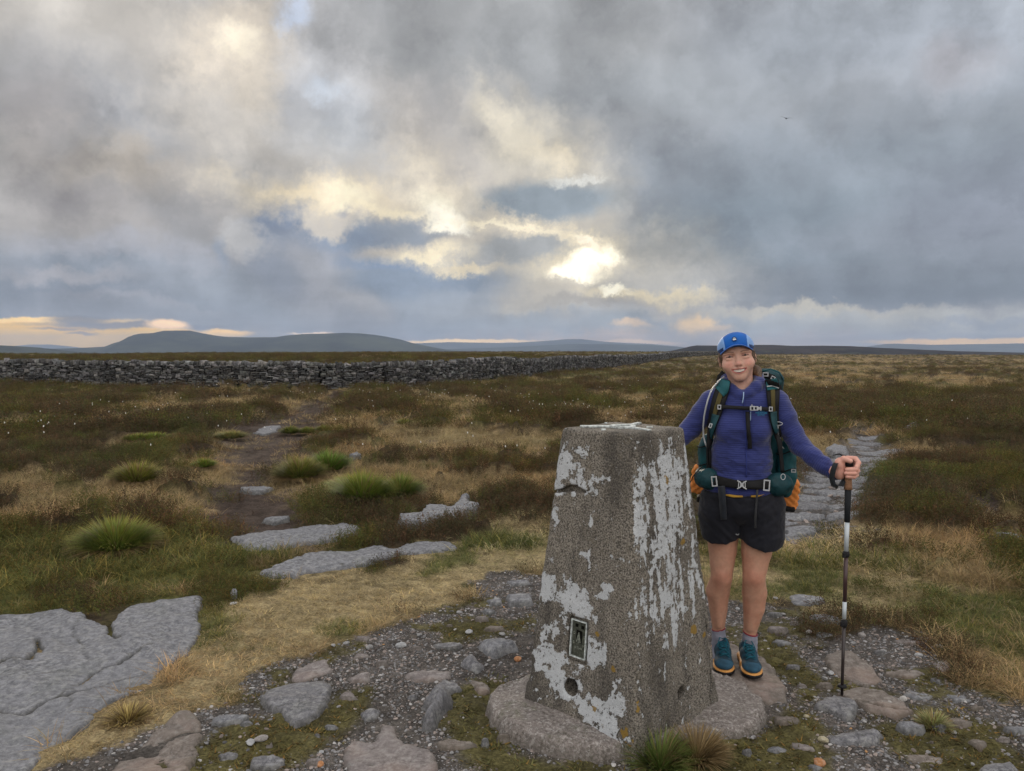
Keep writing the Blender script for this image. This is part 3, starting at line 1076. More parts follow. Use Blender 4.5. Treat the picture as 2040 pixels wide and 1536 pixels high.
hill('dark_moor', 'dark brown-grey moor edge behind the hiker', 2600,
     [(1240, 712), (1311, 703), (1350, 696.5), (1375, 690), (1388, 688), (1428, 688.3), (1500, 687), (1540, 687), (1579, 689), (1640, 688.5), (1696, 689.6), (1735, 692), (1800, 695), (1904, 699.5), (2040, 702.5), (2300, 708)],
     1500, (0.030, 0.022, 0.018), 4.0)
hill('low_hill', 'grey-green low hill at the far left of the skyline', 4200,
     [(-500, 670), (-200, 681), (0, 688), (25, 689), (80, 692.5), (100, 696), (135, 699), (200, 706), (260, 714)],
     1500, (0.04, 0.045, 0.03), 2.0)
hill('faint_hill', 'faint pale hill under the orange sky', 17000,
     [(-300, 700), (-60, 696), (25, 690.5), (60, 686.5), (100, 686.3), (140, 690), (180, 695), (260, 705)],
     2500, (0.045, 0.05, 0.04))
hill('eastern_hill', 'long blue-grey hill on the right of the skyline', 12000,
     [(1640, 705), (1710, 696), (1740, 689), (1762, 685.5), (1780, 684.5), (1850, 687), (1930, 685.8), (2040, 684), (2300, 682), (2600, 690)],
     2500, (0.045, 0.05, 0.04))

# the air itself
hb = MB().box((0, 4000, 80), (44000, 34000, 640))
hm = bpy.data.materials.new('haze'); hm.use_nodes = True
hnt = hm.node_tree; hnt.nodes.clear()
ho = hnt.nodes.new('ShaderNodeOutputMaterial'); hv = hnt.nodes.new('ShaderNodeVolumePrincipled')
hv.inputs['Color'].default_value = (0.56, 0.70, 0.95, 1)
hv.inputs['Density'].default_value = 7.2e-5
hnt.links.new(hv.outputs[0], ho.inputs['Volume'])
hb.build('haze', hm, kind='stuff', label='thin blue air haze over the moor', cat='haze')

# ------------------------------------------------------------------ rock
def rock_mat(name, dark, light, scale=1.0, lichen=0.0, lcol=(0.42, 0.42, 0.40), green=0.12, warm=0.0):
    m, nt, b = new_mat(name, 0.88, 0.25)
    P = coords(nt)
    Pw = vmath(nt, 'ADD', P, vmath(nt, 'SCALE', noise(nt, P, 3.0, 3.0, color=True), scale=0.25))
    Ps = vmath(nt, 'MULTIPLY', Pw, (1.0, 1.35, 1.0))
    big = noise(nt, Pw, 2.2 * scale, 5.0, 0.6)
    fine = noise(nt, P, 34 * scale, 6.0, 0.78)
    mid = noise(nt, Pw, 9 * scale, 4.0, 0.6)
    spk = noise(nt, P, 130 * scale, 3.0, 0.75)
    c = mixc(nt, fine.smooth(0.32, 0.70), dark, light)
    c = mixc(nt, mid.smooth(0.52, 0.75) * 0.40, c, [q * 0.9 for q in dark])
    c = mixc(nt, big.smooth(0.35, 0.7) * 0.45, c, [0.5 * (a + b_) for a, b_ in zip(dark, light)])
    c = mixc(nt, spk.smooth(0.60, 0.72) * 0.55, c, lcol)
    c = mixc(nt, spk.smooth(0.38, 0.28) * 0.5, c, [x * 0.45 for x in dark])
    gm = noise(nt, P, 4.0 * scale, 5.0, 0.65).smooth(0.52, 0.68) * green
    c = mixc(nt, gm, c, (0.10, 0.115, 0.06))
    if warm:
        wm = noise(nt, P, 3.1 * scale, 4.0, 0.6).smooth(0.48, 0.65) * warm
        c = mixc(nt, wm, c, (0.30, 0.22, 0.19))
    if lichen:
        lm = noise(nt, P, 26 * scale, 4.0, 0.7).smooth(0.53, 0.60) * lichen
        c = mixc(nt, lm, c, lcol)
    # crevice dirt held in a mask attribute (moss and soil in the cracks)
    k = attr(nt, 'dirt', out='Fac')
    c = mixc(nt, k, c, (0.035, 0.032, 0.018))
    setc(nt, b, c)
    bump(nt, b, fine * 0.5 + spk * 0.6, 0.5, 0.006)
    return m


M_GRIT = rock_mat('gritstone', (0.085, 0.088, 0.097), (0.30, 0.305, 0.325), lichen=0.25)
M_GRIT2 = rock_mat('gritstone_fine', (0.070, 0.070, 0.077), (0.26, 0.26, 0.275), 1.3, lichen=0.25)
M_BROWN = rock_mat('brown_stone', (0.10, 0.085, 0.074), (0.26, 0.225, 0.20), 1.1, lichen=0.15, green=0.3, warm=0.5)
M_PINK = rock_mat('pinkish_stone', (0.12, 0.104, 0.10), (0.30, 0.27, 0.262), 1.2, lichen=0.2, warm=0.35)


def slab(name, px, label, mat, h=0.05, res=0.012, rough=0.016, edge=0.022, cracks=(), steps=0.0, cat='rock', wob=0.03, tiltv=None, pts=None, group=None, zoff=0.0):
    poly = G(px) if pts is None else pts
    if h < 0.06 and pts is None: h *= 0.68
    P = np.asarray(poly)
    lo = P.min(0) - 0.08; hi = P.max(0) + 0.08
    res = max(res, math.sqrt(np.prod(hi - lo) / 60000))
    gx = np.arange(lo[0], hi[0] + res, res); gy = np.arange(lo[1], hi[1] + res, res)
    X, Y = np.meshgrid(gx, gy, indexing='ij')
    sd = sdpoly(X, Y, poly)
    sd = sd + (fbm(X, Y, 5.0, 3, 0.55, seed=91) - 0.5) * 2 * wob + (fbm(X, Y, 21, 3, 0.65, seed=95) - 0.5) * (wob * 0.9 + 0.02)
    t = sstep(0, edge, -sd)
    base = zg(X, Y)
    z = base - 0.04 + (h + 0.04 + zoff) * np.sqrt(np.clip(t, 0, 1))
    bumpy = (fbm(X, Y * 1.5, 3.0, 3, 0.5, seed=101) - 0.5) * rough * 2.6 + (fbm(X, Y * 1.6, 14, 2, 0.6, seed=103) - 0.5) * rough * 0.75
    z = z + bumpy * t + np.clip(-sd, 0, 0.5) * 0.03
    if steps:
        q = fbm(X + Y * 0.6, Y, 1.9, 3, 0.5, seed=107) * 5
        fr = q - np.floor(q)
        z = z + t * steps * (np.floor(q) - 2.5 + sstep(0.86, 1.0, fr)) * 0.6
    if tiltv is not None:
        c = P.mean(0); z = z + t * ((X - c[0]) * tiltv[0] + (Y - c[1]) * tiltv[1])
    dirt = np.zeros(X.shape)
    for cr in cracks:
        w = cr[0]; line = G(cr[1])
        d = dseg(X + (fbm(X, Y, 6, 3, seed=111) - 0.5) * 0.09, Y + (fbm(X, Y, 6, 3, seed=113) - 0.5) * 0.09, line)
        m = 1 - sstep(w * 0.25, w, d)
        z = z - m * 0.035; dirt = np.maximum(dirt, m ** 0.7)
    sc = 1.0 / max(0.35, min(1.3, math.sqrt(np.prod(hi - lo)) * 0.6))
    for q, (fr, wd, dp) in enumerate(((0.9 * sc + .5, .0045, .010), (2.1 * sc + .5, .0050, .005))):
        nn = np.abs(fbm(X + Y * .5, Y - X * .3, fr, 3, 0.5, seed=121 + q * 9 + P[0, 0]) - 0.5)
        brk = sstep(.42, .58, fbm(X, Y, fr * 1.3, 2, seed=131 + q))
        m = (1 - sstep(wd * .3, wd, nn)) * brk
        z = z - m * dp * t; dirt = np.maximum(dirt, m * .6)
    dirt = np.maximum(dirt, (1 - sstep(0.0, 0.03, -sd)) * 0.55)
    keep = sd < 0.05
    idx = -np.ones(X.shape, int)
    q = keep[:-1, :-1] | keep[1:, :-1] | keep[:-1, 1:] | keep[1:, 1:]
    use = np.zeros(X.shape, bool)
    use[:-1, :-1] |= q; use[1:, :-1] |= q; use[:-1, 1:] |= q; use[1:, 1:] |= q
    idx[use] = np.arange(use.sum())
    a, b_, c_, d_ = idx[:-1, :-1][q], idx[1:, :-1][q], idx[1:, 1:][q], idx[:-1, 1:][q]
    F = np.stack([a, b_, c_, d_], -1)
    V = np.stack([X[use], Y[use], z[use]], -1)
    o0 = V.mean(0); o0[2] = 0
    me = mesh_np(name, V - o0, F)
    at = me.attributes.new('dirt', 'FLOAT', 'POINT'); at.data.foreach_set('value', dirt[use].astype(np.float32))
    shade_smooth(me)
    o = link(name, me, mat, label=label, cat=(cat if label else None), group=group)
    o.location = o0
    return o


def pebble_mesh(seed, name='pebble_form'):
    rs = np.random.RandomState(seed)
    bm = bmesh.new(); bmesh.ops.create_icosphere(bm, subdivisions=2, radius=1.0)
    s = Vector((rs.uniform(.8, 1.3), rs.uniform(.7, 1.0), rs.uniform(.4, .65)))
    cuts = [(Vector(rs.normal(size=3)).normalized(), rs.uniform(.55, .85)) for _ in range(6)]
    for v in bm.verts:
        p = v.co.copy()
        for nrm, d in cuts:
            q = p.dot(nrm)
            if q > d: p -= nrm * (q - d) * 0.85
        v.co = Vector((p.x * s.x, p.y * s.y, p.z * s.z))
    me = bpy.data.meshes.new(name); bm.to_mesh(me); bm.free()
    return me



CLEAR = []
ROCKS = []       # (polygon on the ground, kept clear of plants)
def R(px, label, mat, name='rock_slab', cat='rock', **kw):
    ROCKS.append(G(px))
    return slab(name, px, label, mat, cat=cat, **kw)


R([(0, 1238), (130, 1219), (165, 1226), (178, 1240), (215, 1249), (250, 1210), (330, 1201), (403, 1195), (406, 1215), (397, 1240), (405, 1258), (385, 1290), (385, 1308), (360, 1315), (325, 1343), (312, 1370), (265, 1386), (232, 1400), (195, 1420), (180, 1450), (100, 1500), (75, 1530), (50, 1575), (-150, 1660), (-420, 1500), (-300, 1260)],
  'very large grey gritstone slab with cracks filling the lower left corner', M_GRIT, h=0.045, edge=0.03, rough=0.022, steps=0.014, wob=0.02,
  cracks=((0.022, [(-60, 1350), (-10, 1341), (20, 1331), (60, 1326), (85, 1300), (72, 1282)]), (0.012, [(238, 1334), (262, 1316), (285, 1303), (300, 1300)]),
          (0.008, [(150, 1372), (195, 1345), (238, 1334)]), (0.014, [(-20, 1424), (50, 1425), (88, 1408)]), (0.02, [(218, 1250), (226, 1270), (232, 1284)]), (0.007, [(88, 1408), (180, 1375), (300, 1345)])))
R([(453, 1074), (500, 1062), (560, 1051), (640, 1046), (700, 1048), (724, 1056), (715, 1067), (680, 1076), (620, 1086), (560, 1094), (500, 1098), (470, 1092)],
  'long smooth grey slab between the heather and the rush tussocks', M_GRIT, h=0.055, edge=0.05, wob=0.05)
R([(508, 1142), (560, 1125), (600, 1111), (640, 1100), (700, 1098), (745, 1090), (790, 1095), (820, 1085), (880, 1080), (905, 1084), (912, 1096), (880, 1103), (830, 1106), (795, 1108), (740, 1128), (680, 1134), (640, 1140), (590, 1150), (530, 1154)],
  'long irregular grey slab at the upper edge of the dry turf', M_GRIT, h=0.05, edge=0.04, wob=0.05)
R([(790, 1044), (830, 1033), (858, 1022), (900, 1024), (914, 1010), (906, 1002), (930, 996), (944, 1000), (932, 1014), (962, 1020), (950, 1034), (910, 1041), (870, 1052), (830, 1060), (790, 1058)],
  'pale grey knobbly outcrop nearest the pillar among heather', M_GRIT, h=0.10, edge=0.05, wob=0.05, rough=0.03)
R([(512, 1396), (540, 1376), (590, 1366), (640, 1364), (666, 1371), (660, 1400), (640, 1430), (600, 1450), (582, 1456), (560, 1430), (530, 1416)],
  'dark grey shield-shaped flat stone pointing down in the gravel', M_GRIT2, h=0.03, wob=0.008, edge=0.015)
R([(575, 1346), (600, 1325), (650, 1313), (663, 1320), (670, 1340), (640, 1352), (600, 1362), (578, 1358)],
  'pale ragged flat stone just above the shield-shaped stone', M_PINK, h=0.025, wob=0.015)
R([(683, 1358), (710, 1345), (740, 1342), (746, 1360), (700, 1367)], 'small pale triangular flat stone in the middle of the gravel', M_PINK, h=0.02, wob=0.01)
R([(797, 1351), (840, 1336), (905, 1340), (905, 1355), (860, 1362), (820, 1362)], 'long low grey-brown stone left of the rounded stone', M_PINK, h=0.025, wob=0.01)
R([(858, 1372), (880, 1357), (920, 1361), (922, 1380), (885, 1386), (860, 1384)], 'squarish grey stone touching the long low stone', M_GRIT2, h=0.035, wob=0.008)
R([(905, 1326), (925, 1313), (950, 1310), (972, 1330), (965, 1342), (948, 1349)], 'rounded dark grey stone left of the pillar base', M_GRIT2, h=0.05, edge=0.05, wob=0.006)
R([(925, 1358), (950, 1355), (980, 1368), (980, 1384), (950, 1382)], 'brownish wedge-shaped stone beside the concrete base', M_BROWN, h=0.03, wob=0.008)
R([(945, 1289), (1000, 1283), (1035, 1290), (1040, 1301), (1000, 1312), (980, 1316), (950, 1300)], 'grey stone with a white top close to the left side of the pillar', M_GRIT, h=0.06, edge=0.06, wob=0.01)
R([(833, 1412), (870, 1396), (908, 1392), (905, 1405), (890, 1432), (872, 1458), (842, 1463), (837, 1446), (858, 1424)], 'dark grey boot-shaped stone standing up from the moss', M_GRIT2, h=0.085, edge=0.05, wob=0.006)
R([(796, 1393), (830, 1382), (845, 1390), (820, 1403)], 'small blue-grey flat stone above the boot-shaped stone', M_GRIT2, h=0.02, wob=0.008)
R([(708, 1426), (740, 1412), (762, 1420), (750, 1433), (725, 1441)], 'small ragged grey stone right of the shield-shaped stone', M_GRIT2, h=0.02, wob=0.015)
R([(675, 1497), (700, 1476), (742, 1481), (757, 1449), (790, 1450), (800, 1476), (860, 1500), (872, 1536), (850, 1600), (700, 1600)], 'broad pinkish-grey flat slab at the bottom edge left of the pillar', M_PINK, h=0.02, wob=0.02)
R([(225, 1517), (300, 1470), (322, 1440), (360, 1421), (398, 1430), (410, 1452), (400, 1500), (370, 1560), (160, 1600)], 'cracked grey-green bedrock at the bottom edge beside the dry turf strip', M_BROWN, h=0.02, wob=0.02, rough=0.028,
  cracks=((0.014, [(300, 1500), (345, 1470), (410, 1462)]), (0.012, [(310, 1520), (330, 1540)])))
R([(1395, 1290), (1455, 1282), (1530, 1318), (1550, 1340), (1575, 1380), (1570, 1402), (1530, 1407), (1500, 1400), (1440, 1396), (1395, 1370)], 'flat brown-grey stone under the hiker\'s shoes', M_BROWN, h=0.03, wob=0.01)
R([(1635, 1312), (1680, 1297), (1700, 1300), (1752, 1340), (1765, 1360), (1725, 1372), (1665, 1352)], 'tan-brown slab behind the tip of the walking pole', M_BROWN, h=0.02, wob=0.015)
R([(1660, 1388), (1700, 1368), (1760, 1378), (1800, 1400), (1822, 1422), (1790, 1436), (1730, 1424), (1690, 1402)], 'broad brown-grey slab just right of the walking pole tip', M_BROWN, h=0.025, wob=0.012,
  cracks=((0.008, [(1700, 1405), (1760, 1420), (1815, 1425)]),))
R([(1612, 1412), (1640, 1396), (1690, 1397), (1716, 1410), (1702, 1440), (1684, 1443), (1650, 1424)], 'purplish-grey stone directly under the walking pole', M_GRIT2, h=0.04, wob=0.006)
R([(1638, 1470), (1690, 1460), (1740, 1456), (1768, 1470), (1752, 1490), (1680, 1492), (1650, 1484)], 'grey rough stone near the bottom right below the pole', M_GRIT2, h=0.04, wob=0.012, edge=0.04)
R([(1568, 1191), (1590, 1186), (1640, 1190), (1646, 1200), (1600, 1209), (1575, 1206)], 'blue-grey flat stone right of the hiker\'s calf', M_GRIT, h=0.035, wob=0.01)
R([(1600, 1229), (1640, 1228), (1680, 1235), (1682, 1246), (1640, 1248)], 'flat grey stone just left of the lower pole clamp', M_GRIT2, h=0.025, wob=0.01)
R([(1878, 1386), (1920, 1384), (1940, 1400), (1900, 1404)], 'small pale blue-grey stone at the right end of the gravel', M_GRIT, h=0.03, wob=0.01)
R([(1848, 1325), (1885, 1316), (1905, 1332), (1890, 1350), (1860, 1345)], 'pinkish worn stone on the right side of the gravel', M_PINK, h=0.015, wob=0.02)
R([(1980, 1082), (2025, 1088), (2050, 1104), (2010, 1104)], 'grey stone half hidden in heather at the right edge', M_GRIT, h=0.10, wob=0.02)
R([(1006, 1160), (1050, 1158), (1062, 1166), (1015, 1170)], 'flat grey stone farther up beside the left edge of the pillar', M_GRIT, h=0.04, wob=0.01)
R([(1008, 1192), (1060, 1190), (1066, 1208), (1012, 1210)], 'grey block in the gravel touching the left outline of the pillar', M_GRIT, h=0.05, wob=0.01)
R([(966, 1198), (1000, 1193), (1004, 1206), (975, 1208)], 'small grey stone left of the block by the pillar', M_GRIT, h=0.035, wob=0.01)
R([(1935, 1545), (1970, 1528), (2010, 1525), (2045, 1545), (2000, 1580)], 'grey stone cut by the bottom right corner', M_GRIT2, h=0.04, wob=0.01)
R([(474, 970), (500, 966), (530, 966), (545, 970), (520, 976), (490, 975)], 'pale flat stone in the middle of the peat path', M_GRIT, h=0.06, wob=0.03)
R([(518, 1030), (545, 1024), (580, 1023), (578, 1030), (548, 1034)], 'pale flat stone at the near end of the peat path', M_GRIT, h=0.05, wob=0.02)
R([(505, 857), (530, 846), (560, 845), (552, 853), (530, 860)], 'pale flat stone farthest along the peat path', M_GRIT, h=0.05, wob=0.06)
R([(694, 912), (712, 909), (722, 913), (706, 917)], 'small pale stone right of the green tussocks', M_GRIT, h=0.08, wob=0.03)
R([(1640, 905), (1658, 897), (1690, 901), (1694, 910), (1665, 915)], 'thick flat block at the left edge of the stony path', M_GRIT, h=0.12, wob=0.03, edge=0.06)
R([(1560, 1046), (1600, 1036), (1640, 1046), (1625, 1056), (1565, 1062)], 'smooth grey slab where the stony path begins behind the hiker', M_GRIT, h=0.04, wob=0.03)
R([(1380, 1022), (1396, 1022), (1400, 1060), (1380, 1064)], 'grey slab glimpsed between the pillar and the shorts', M_GRIT, h=0.05, wob=0.03)
R([(1800, 856), (1822, 850), (1838, 855), (1818, 862)], 'small pale stone beyond the bend of the stony path', M_GRIT, h=0.12, wob=0.03)
# the slabs paving the stony path: countable, alike
_rr = random.Random(5)
_n = 0
_tries = 0
while _n < 30 and _tries < 4000:
    _tries += 1
    u = _rr.uniform(1545, 1790); v = _rr.uniform(870, 1062)
    p = gpt(u, v)
    if sdpoly(np.array([p[0]]), np.array([p[1]]), PATH2)[0] > -0.12: continue
    s = _rr.uniform(0.12, 0.34) * (1.3 if v < 960 else 1.0)
    if any(math.hypot(p[0] - q[0], p[1] - q[1]) < (s + q[2]) * 0.85 for q in globals().setdefault('_pl_', [])): continue
    _pl_.append((p[0], p[1], s))
    k = _rr.randint(6, 9); a0 = _rr.uniform(0, 6.28)
    pts = [(p[0] + s * _rr.uniform(0.7, 1.15) * 1.25 * math.cos(a0 + 2 * PI * i / k), p[1] + s * _rr.uniform(0.65, 1.1) * 0.8 * math.sin(a0 + 2 * PI * i / k)) for i in range(k)]
    slab('path_stone', None, 'worn blue-grey flag embedded in the stony path behind the hiker', M_GRIT if _rr.random() < .7 else M_GRIT2, h=_rr.uniform(0.005, 0.03), res=0.025, pts=pts, cat='stone', group='worn flags of the stony path', wob=0.07, edge=0.04, rough=.03)
    ROCKS.append(pts)
    _n += 1

# small flat stones bedded in the grit, alike
_pe = []
_rr = random.Random(8)
_n = _tries = 0
while _n < 52 and _tries < 3000:
    _tries += 1
    u, v = (_rr.uniform(360, 1010), _rr.uniform(1215, 1530)) if _rr.random() < .55 else (_rr.uniform(1440, 2030), _rr.uniform(1205, 1530))
    p = gpt(u, v); X_ = np.array([p[0]]); Y_ = np.array([p[1]])
    if sdpoly(X_, Y_, GRAVEL)[0] > -0.06: continue
    if any(sdpoly(X_, Y_, q)[0] < 0.07 for q in ROCKS) or abs(p[0] - PILLAR_C[0]) + abs(p[1] - PILLAR_C[1]) < .75: continue
    s = _rr.uniform(0.025, 0.075)
    if any(math.hypot(p[0] - q[0], p[1] - q[1]) < (s + q[2]) * 1.1 for q in _pe): continue
    _pe.append((p[0], p[1], s))
    k = _rr.randint(5, 8); a0 = _rr.uniform(0, 6.28); st = _rr.uniform(1.0, 1.5)
    pts = [(p[0] + s * _rr.uniform(0.7, 1.15) * st * math.cos(a0 + 2 * PI * i / k), p[1] + s * _rr.uniform(0.65, 1.1) * .85 * math.sin(a0 + 2 * PI * i / k)) for i in range(k)]
    slab('bedded_stone', None, 'small flat stone bedded in the grit round the pillar', _rr.choice((M_GRIT, M_GRIT2, M_BROWN, M_PINK)), h=_rr.uniform(0.008, 0.026), res=0.008, pts=pts, cat='stone', group='small flat stones bedded in the grit', wob=0.006, edge=0.012, rough=.012)
    _n += 1

# ------------------------------------------------------------------ dry stone wall
M_WALL, _nt, _b = new_mat('wall_stone', 0.92, 0.2)
_P = coords(_nt)
_t = attr(_nt, 'tint')
_oi = _nt.nodes.new('ShaderNodeObjectInfo')
_n1 = noise(_nt, _P, 7.0, 4.0, 0.7); _n2 = noise(_nt, _P, 30.0, 3.0, 0.7)
_c = mixc(_nt, 1.0, _t, comb(_nt, *([_n1.smooth(0.3, 0.7, 0.6, 1.4)] * 3)), 'MULTIPLY')
_c = mixc(_nt, _n2.smooth(0.58, 0.68) * 0.6, _c, (0.42, 0.42, 0.41))
setc(_nt, _b, _c); bump(_nt, _b, _n2, 0.6, 0.02)

wall = empty('stone_wall', (WALL[2][0], WALL[2][1], 0), label='long grey dry stone wall running across the moor to the horizon', cat='stone wall')
_off = Vector(wall.location)
rw = random.Random(17)
# walk along the wall
segs = []
for a, b in zip(WALL[:-1], WALL[1:]):
    L = math.hypot(b[0] - a[0], b[1] - a[1]); segs.append((a, b, L))
LT = sum(s[2] for s in segs)
def wall_at(s):
    s = min(s, LT - 1e-6)
    for a, b, L in segs:
        if s <= L:
            t = s / L; d = ((b[0] - a[0]) / L, (b[1] - a[1]) / L)
            return (a[0] + (b[0] - a[0]) * t, a[1] + (b[1] - a[1]) * t), d
        s -= L
    return b, d
_wsamp = [wall_at(s) for s in np.arange(0, LT, 0.5)]
_wx = np.array([p[0][0] for p in _wsamp]); _wy = np.array([p[0][1] for p in _wsamp])
_wz = zsurf(_wx, _wy)
# ground in front of the wall, smoothed
_wz = np.convolve(np.pad(_wz, 6, mode='edge'), np.ones(13) / 13, 'valid') - 0.03
def wz(s): return float(np.interp(s, np.arange(len(_wz)) * 0.5, _wz))


def stone_shape(L, H, D, rnd):
    """irregular block, 8 corners pushed about, top and front faces split"""
    V = []
    j = lambda q: rnd.uniform(-q, q)
    for sx in (-1, 1):
        for sy in (-1, 1):
            for sz in (-1, 1):
                V.append([sx * L / 2 * (1 - rnd.uniform(0, .22)), sy * D / 2 * (1 - rnd.uniform(0, .15)), sz * H / 2 * (1 - rnd.uniform(0, .30))])
    # a bulge point on the front face
    V.append([j(L * .2), -D / 2 * rnd.uniform(1.02, 1.25), j(H * .2)])
    F = [(4, 6, 7, 5), (0, 1, 3, 2), (2, 3, 7, 6), (1, 5, 7, 3), (0, 2, 6, 4), (0, 4, 8), (4, 5, 8), (5, 1, 8), (1, 0, 8)]
    return V, F


def place(V, s, z, y, ang, tilt):
    (px, py), (dx, dy) = wall_at(s)
    nx, ny = -dy, dx              # away from the viewer
    out = []
    ct, st = math.cos(tilt), math.sin(tilt)
    for v in V:
        lx = v[0] * ct - v[2] * st; lz = v[0] * st + v[2] * ct
        out.append((px + dx * lx + nx * (v[1] + y) - _off.x, py + dy * lx + ny * (v[1] + y) - _off.y, z + lz))
    return out


def stone_tint(rnd):
    g = rnd.choice((0.03, 0.045, 0.065, 0.085, 0.12, 0.16)) * rnd.uniform(.8, 1.2)
    return (g * rnd.uniform(.95, 1.06), g, g * rnd.uniform(.92, 1.06))

stones = []      # (apparent size, V, F, tint, role)
s = 0.0
WALL_H = 1.13
heights = {}
def wall_h(s):
    h = WALL_H + 0.10 * (vnoise(np.array([s * 0.16]), np.array([3.0]))[0] - 0.5) * 2
    h -= 0.05 * math.exp(-((s - S_GAP) / 1.1) ** 2)
    return h
# the low place where the path meets the wall
S_GAP = 0
_best = 1e9
for k in range(int(LT * 2)):
    p, _d = wall_at(k / 2)
    g0 = gpt(640, 767)
    if math.hypot(p[0] - g0[0], p[1] - g0[1]) < _best: _best = math.hypot(p[0] - g0[0], p[1] - g0[1]); S_GAP = k / 2
while s < LT:
    (px, py), _d = wall_at(s)
    dist = math.hypot(px, py)
    f = 1.0 if dist < 75 else (1.5 if dist < 130 else 2.4)
    w = 1.6 * f
    h = wall_h(s); z = 0
    base = wz(s + w / 2)
    while z < h - 0.05:
        ch = rw.uniform(0.05, 0.12) * (1 if f < 1.2 else f * 0.9) * (1.25 if z < 0.2 else 1.0)
        q = s - rw.uniform(0, .1)
        while q < s + w:
            l = rw.uniform(0.12, 0.42) * f
            H = ch * rw.choice((.7, .85, 1.0, 1.15, 1.7)) * rw.uniform(.9, 1.1)
            batter = -0.18 + 0.10 * z / h
            V, F = stone_shape(l * 0.97, H, rw.uniform(.22, .34), rw)
            stones.append((l * H / dist ** 2, place(V, q + l / 2, base + z + ch / 2, batter + rw.uniform(-.05, .05), 0, rw.gauss(0, .11)), F, stone_tint(rw), 'w'))
            q += l
        z += ch
    # coping: stones set on edge, leaning
    q = s
    lean = 0.35 * math.sin(s * 0.21) + rw.uniform(-.15, .15)
    while q < s + w:
        l = rw.uniform(0.07, 0.20) * f
        if rw.random() < 0.2: l *= 2.0
        H = rw.uniform(.16, .30) * (0.75 if l > .22 * f else 1.0)
        V, F = stone_shape(l, H, rw.uniform(.3, .42), rw)
        stones.append((1.6 * l * H / dist ** 2, place(V, q + l / 2, base + h + H * 0.30, 0.0, 0, lean + rw.gauss(0, .16)), F, tuple(min(.35, x * 1.25) for x in stone_tint(rw)), 'c'))
        q += l * 0.95
    s += w
# which of them are in the picture, and the 280 that show largest
def seen(V):
    x = sum(v[0] for v in V) / len(V) + _off.x; y = sum(v[1] for v in V) / len(V) + _off.y
    return y > 1 and abs(x / y) < 0.66
order = sorted(range(len(stones)), key=lambda i: -(stones[i][0] if seen(stones[i][1]) else 0))
single = set(order[:280])
for i in order[:280]:
    a_, V, F, t, role = stones[i]
    c = Vector((sum(v[0] for v in V) / len(V), sum(v[1] for v in V) / len(V), sum(v[2] for v in V) / len(V)))
    me = bpy.data.meshes.new('stone'); me.from_pydata([tuple(Vector(v) - c) for v in V], [], F); me.update()
    set_col(me, 'tint', np.tile(t, (len(V), 1)))
    o = link('coping_stone' if role == 'c' else 'stone', me, M_WALL, wall); o.location = c
AV, AF, AC = [], [], []
for i in range(len(stones)):
    if i in single: continue
    a_, V, F, t, role = stones[i]
    o0 = len(AV); AV += [tuple(v) for v in V]; AF += [tuple(k + o0 for k in f) for f in F]; AC += [t] * len(V)
me = bpy.data.meshes.new('small_stones'); me.from_pydata(AV, [], AF); me.update(); set_col(me, 'tint', np.array(AC))
link('small_stones', me, M_WALL, wall, kind='stuff')
# dark hearting inside
mb = MB()
prev = None
k = 0.0
while k < LT:
    (px, py), (dx, dy) = wall_at(k)
    nx, ny = -dy, dx
    b = wz(k) - 0.3; t = wz(k) + wall_h(k) - 0.04
    ring = [(px + nx * yy - _off.x, py + ny * yy - _off.y, zz) for yy, zz in ((-.13, b), (-.06, t), (.2, t), (.3, b))]
    if prev:
        mb.add((prev + ring, [(0, 1, 5, 4), (1, 2, 6, 5), (2, 3, 7, 6)]))
    prev = ring
    k += 1.0
mb.build('hearting', simple_mat('wall_hearting', (0.02, 0.02, 0.02), 1.0, 0.0), wall)

# ------------------------------------------------------------------ trig pillar
PX, PY = PILLAR_C
pillar = empty('trig_pillar', (PX, PY, 0), PI / 4, label='weathered tapering concrete survey pillar with flaking white paint', cat='pillar')
PB, PT, PH = 0.318, 0.196, 1.258     # half side at the ground and at the top, height
def half(z): return PB + (PT - PB) * z / PH


def pillar_sdf(P):
    x, y, z = P[..., 0], P[..., 1], P[..., 2]
    s = half(z)
    rc = 0.03 + 0.010 * np.clip(z, 0, 1.3)
    qx = np.abs(x) - (s - rc); qy = np.abs(y) - (s - rc)
    d2 = np.hypot(np.maximum(qx, 0), np.maximum(qy, 0)) + np.minimum(np.maximum(qx, qy), 0) - rc
    d2 = d2 * 0.995
    er = 0.016
    a = d2 + er; b = (z - PH) + er
    d = np.hypot(np.maximum(a, 0), np.maximum(b, 0)) + np.minimum(np.maximum(a, b), 0) - er
    return np.maximum(d, -0.12 - z)


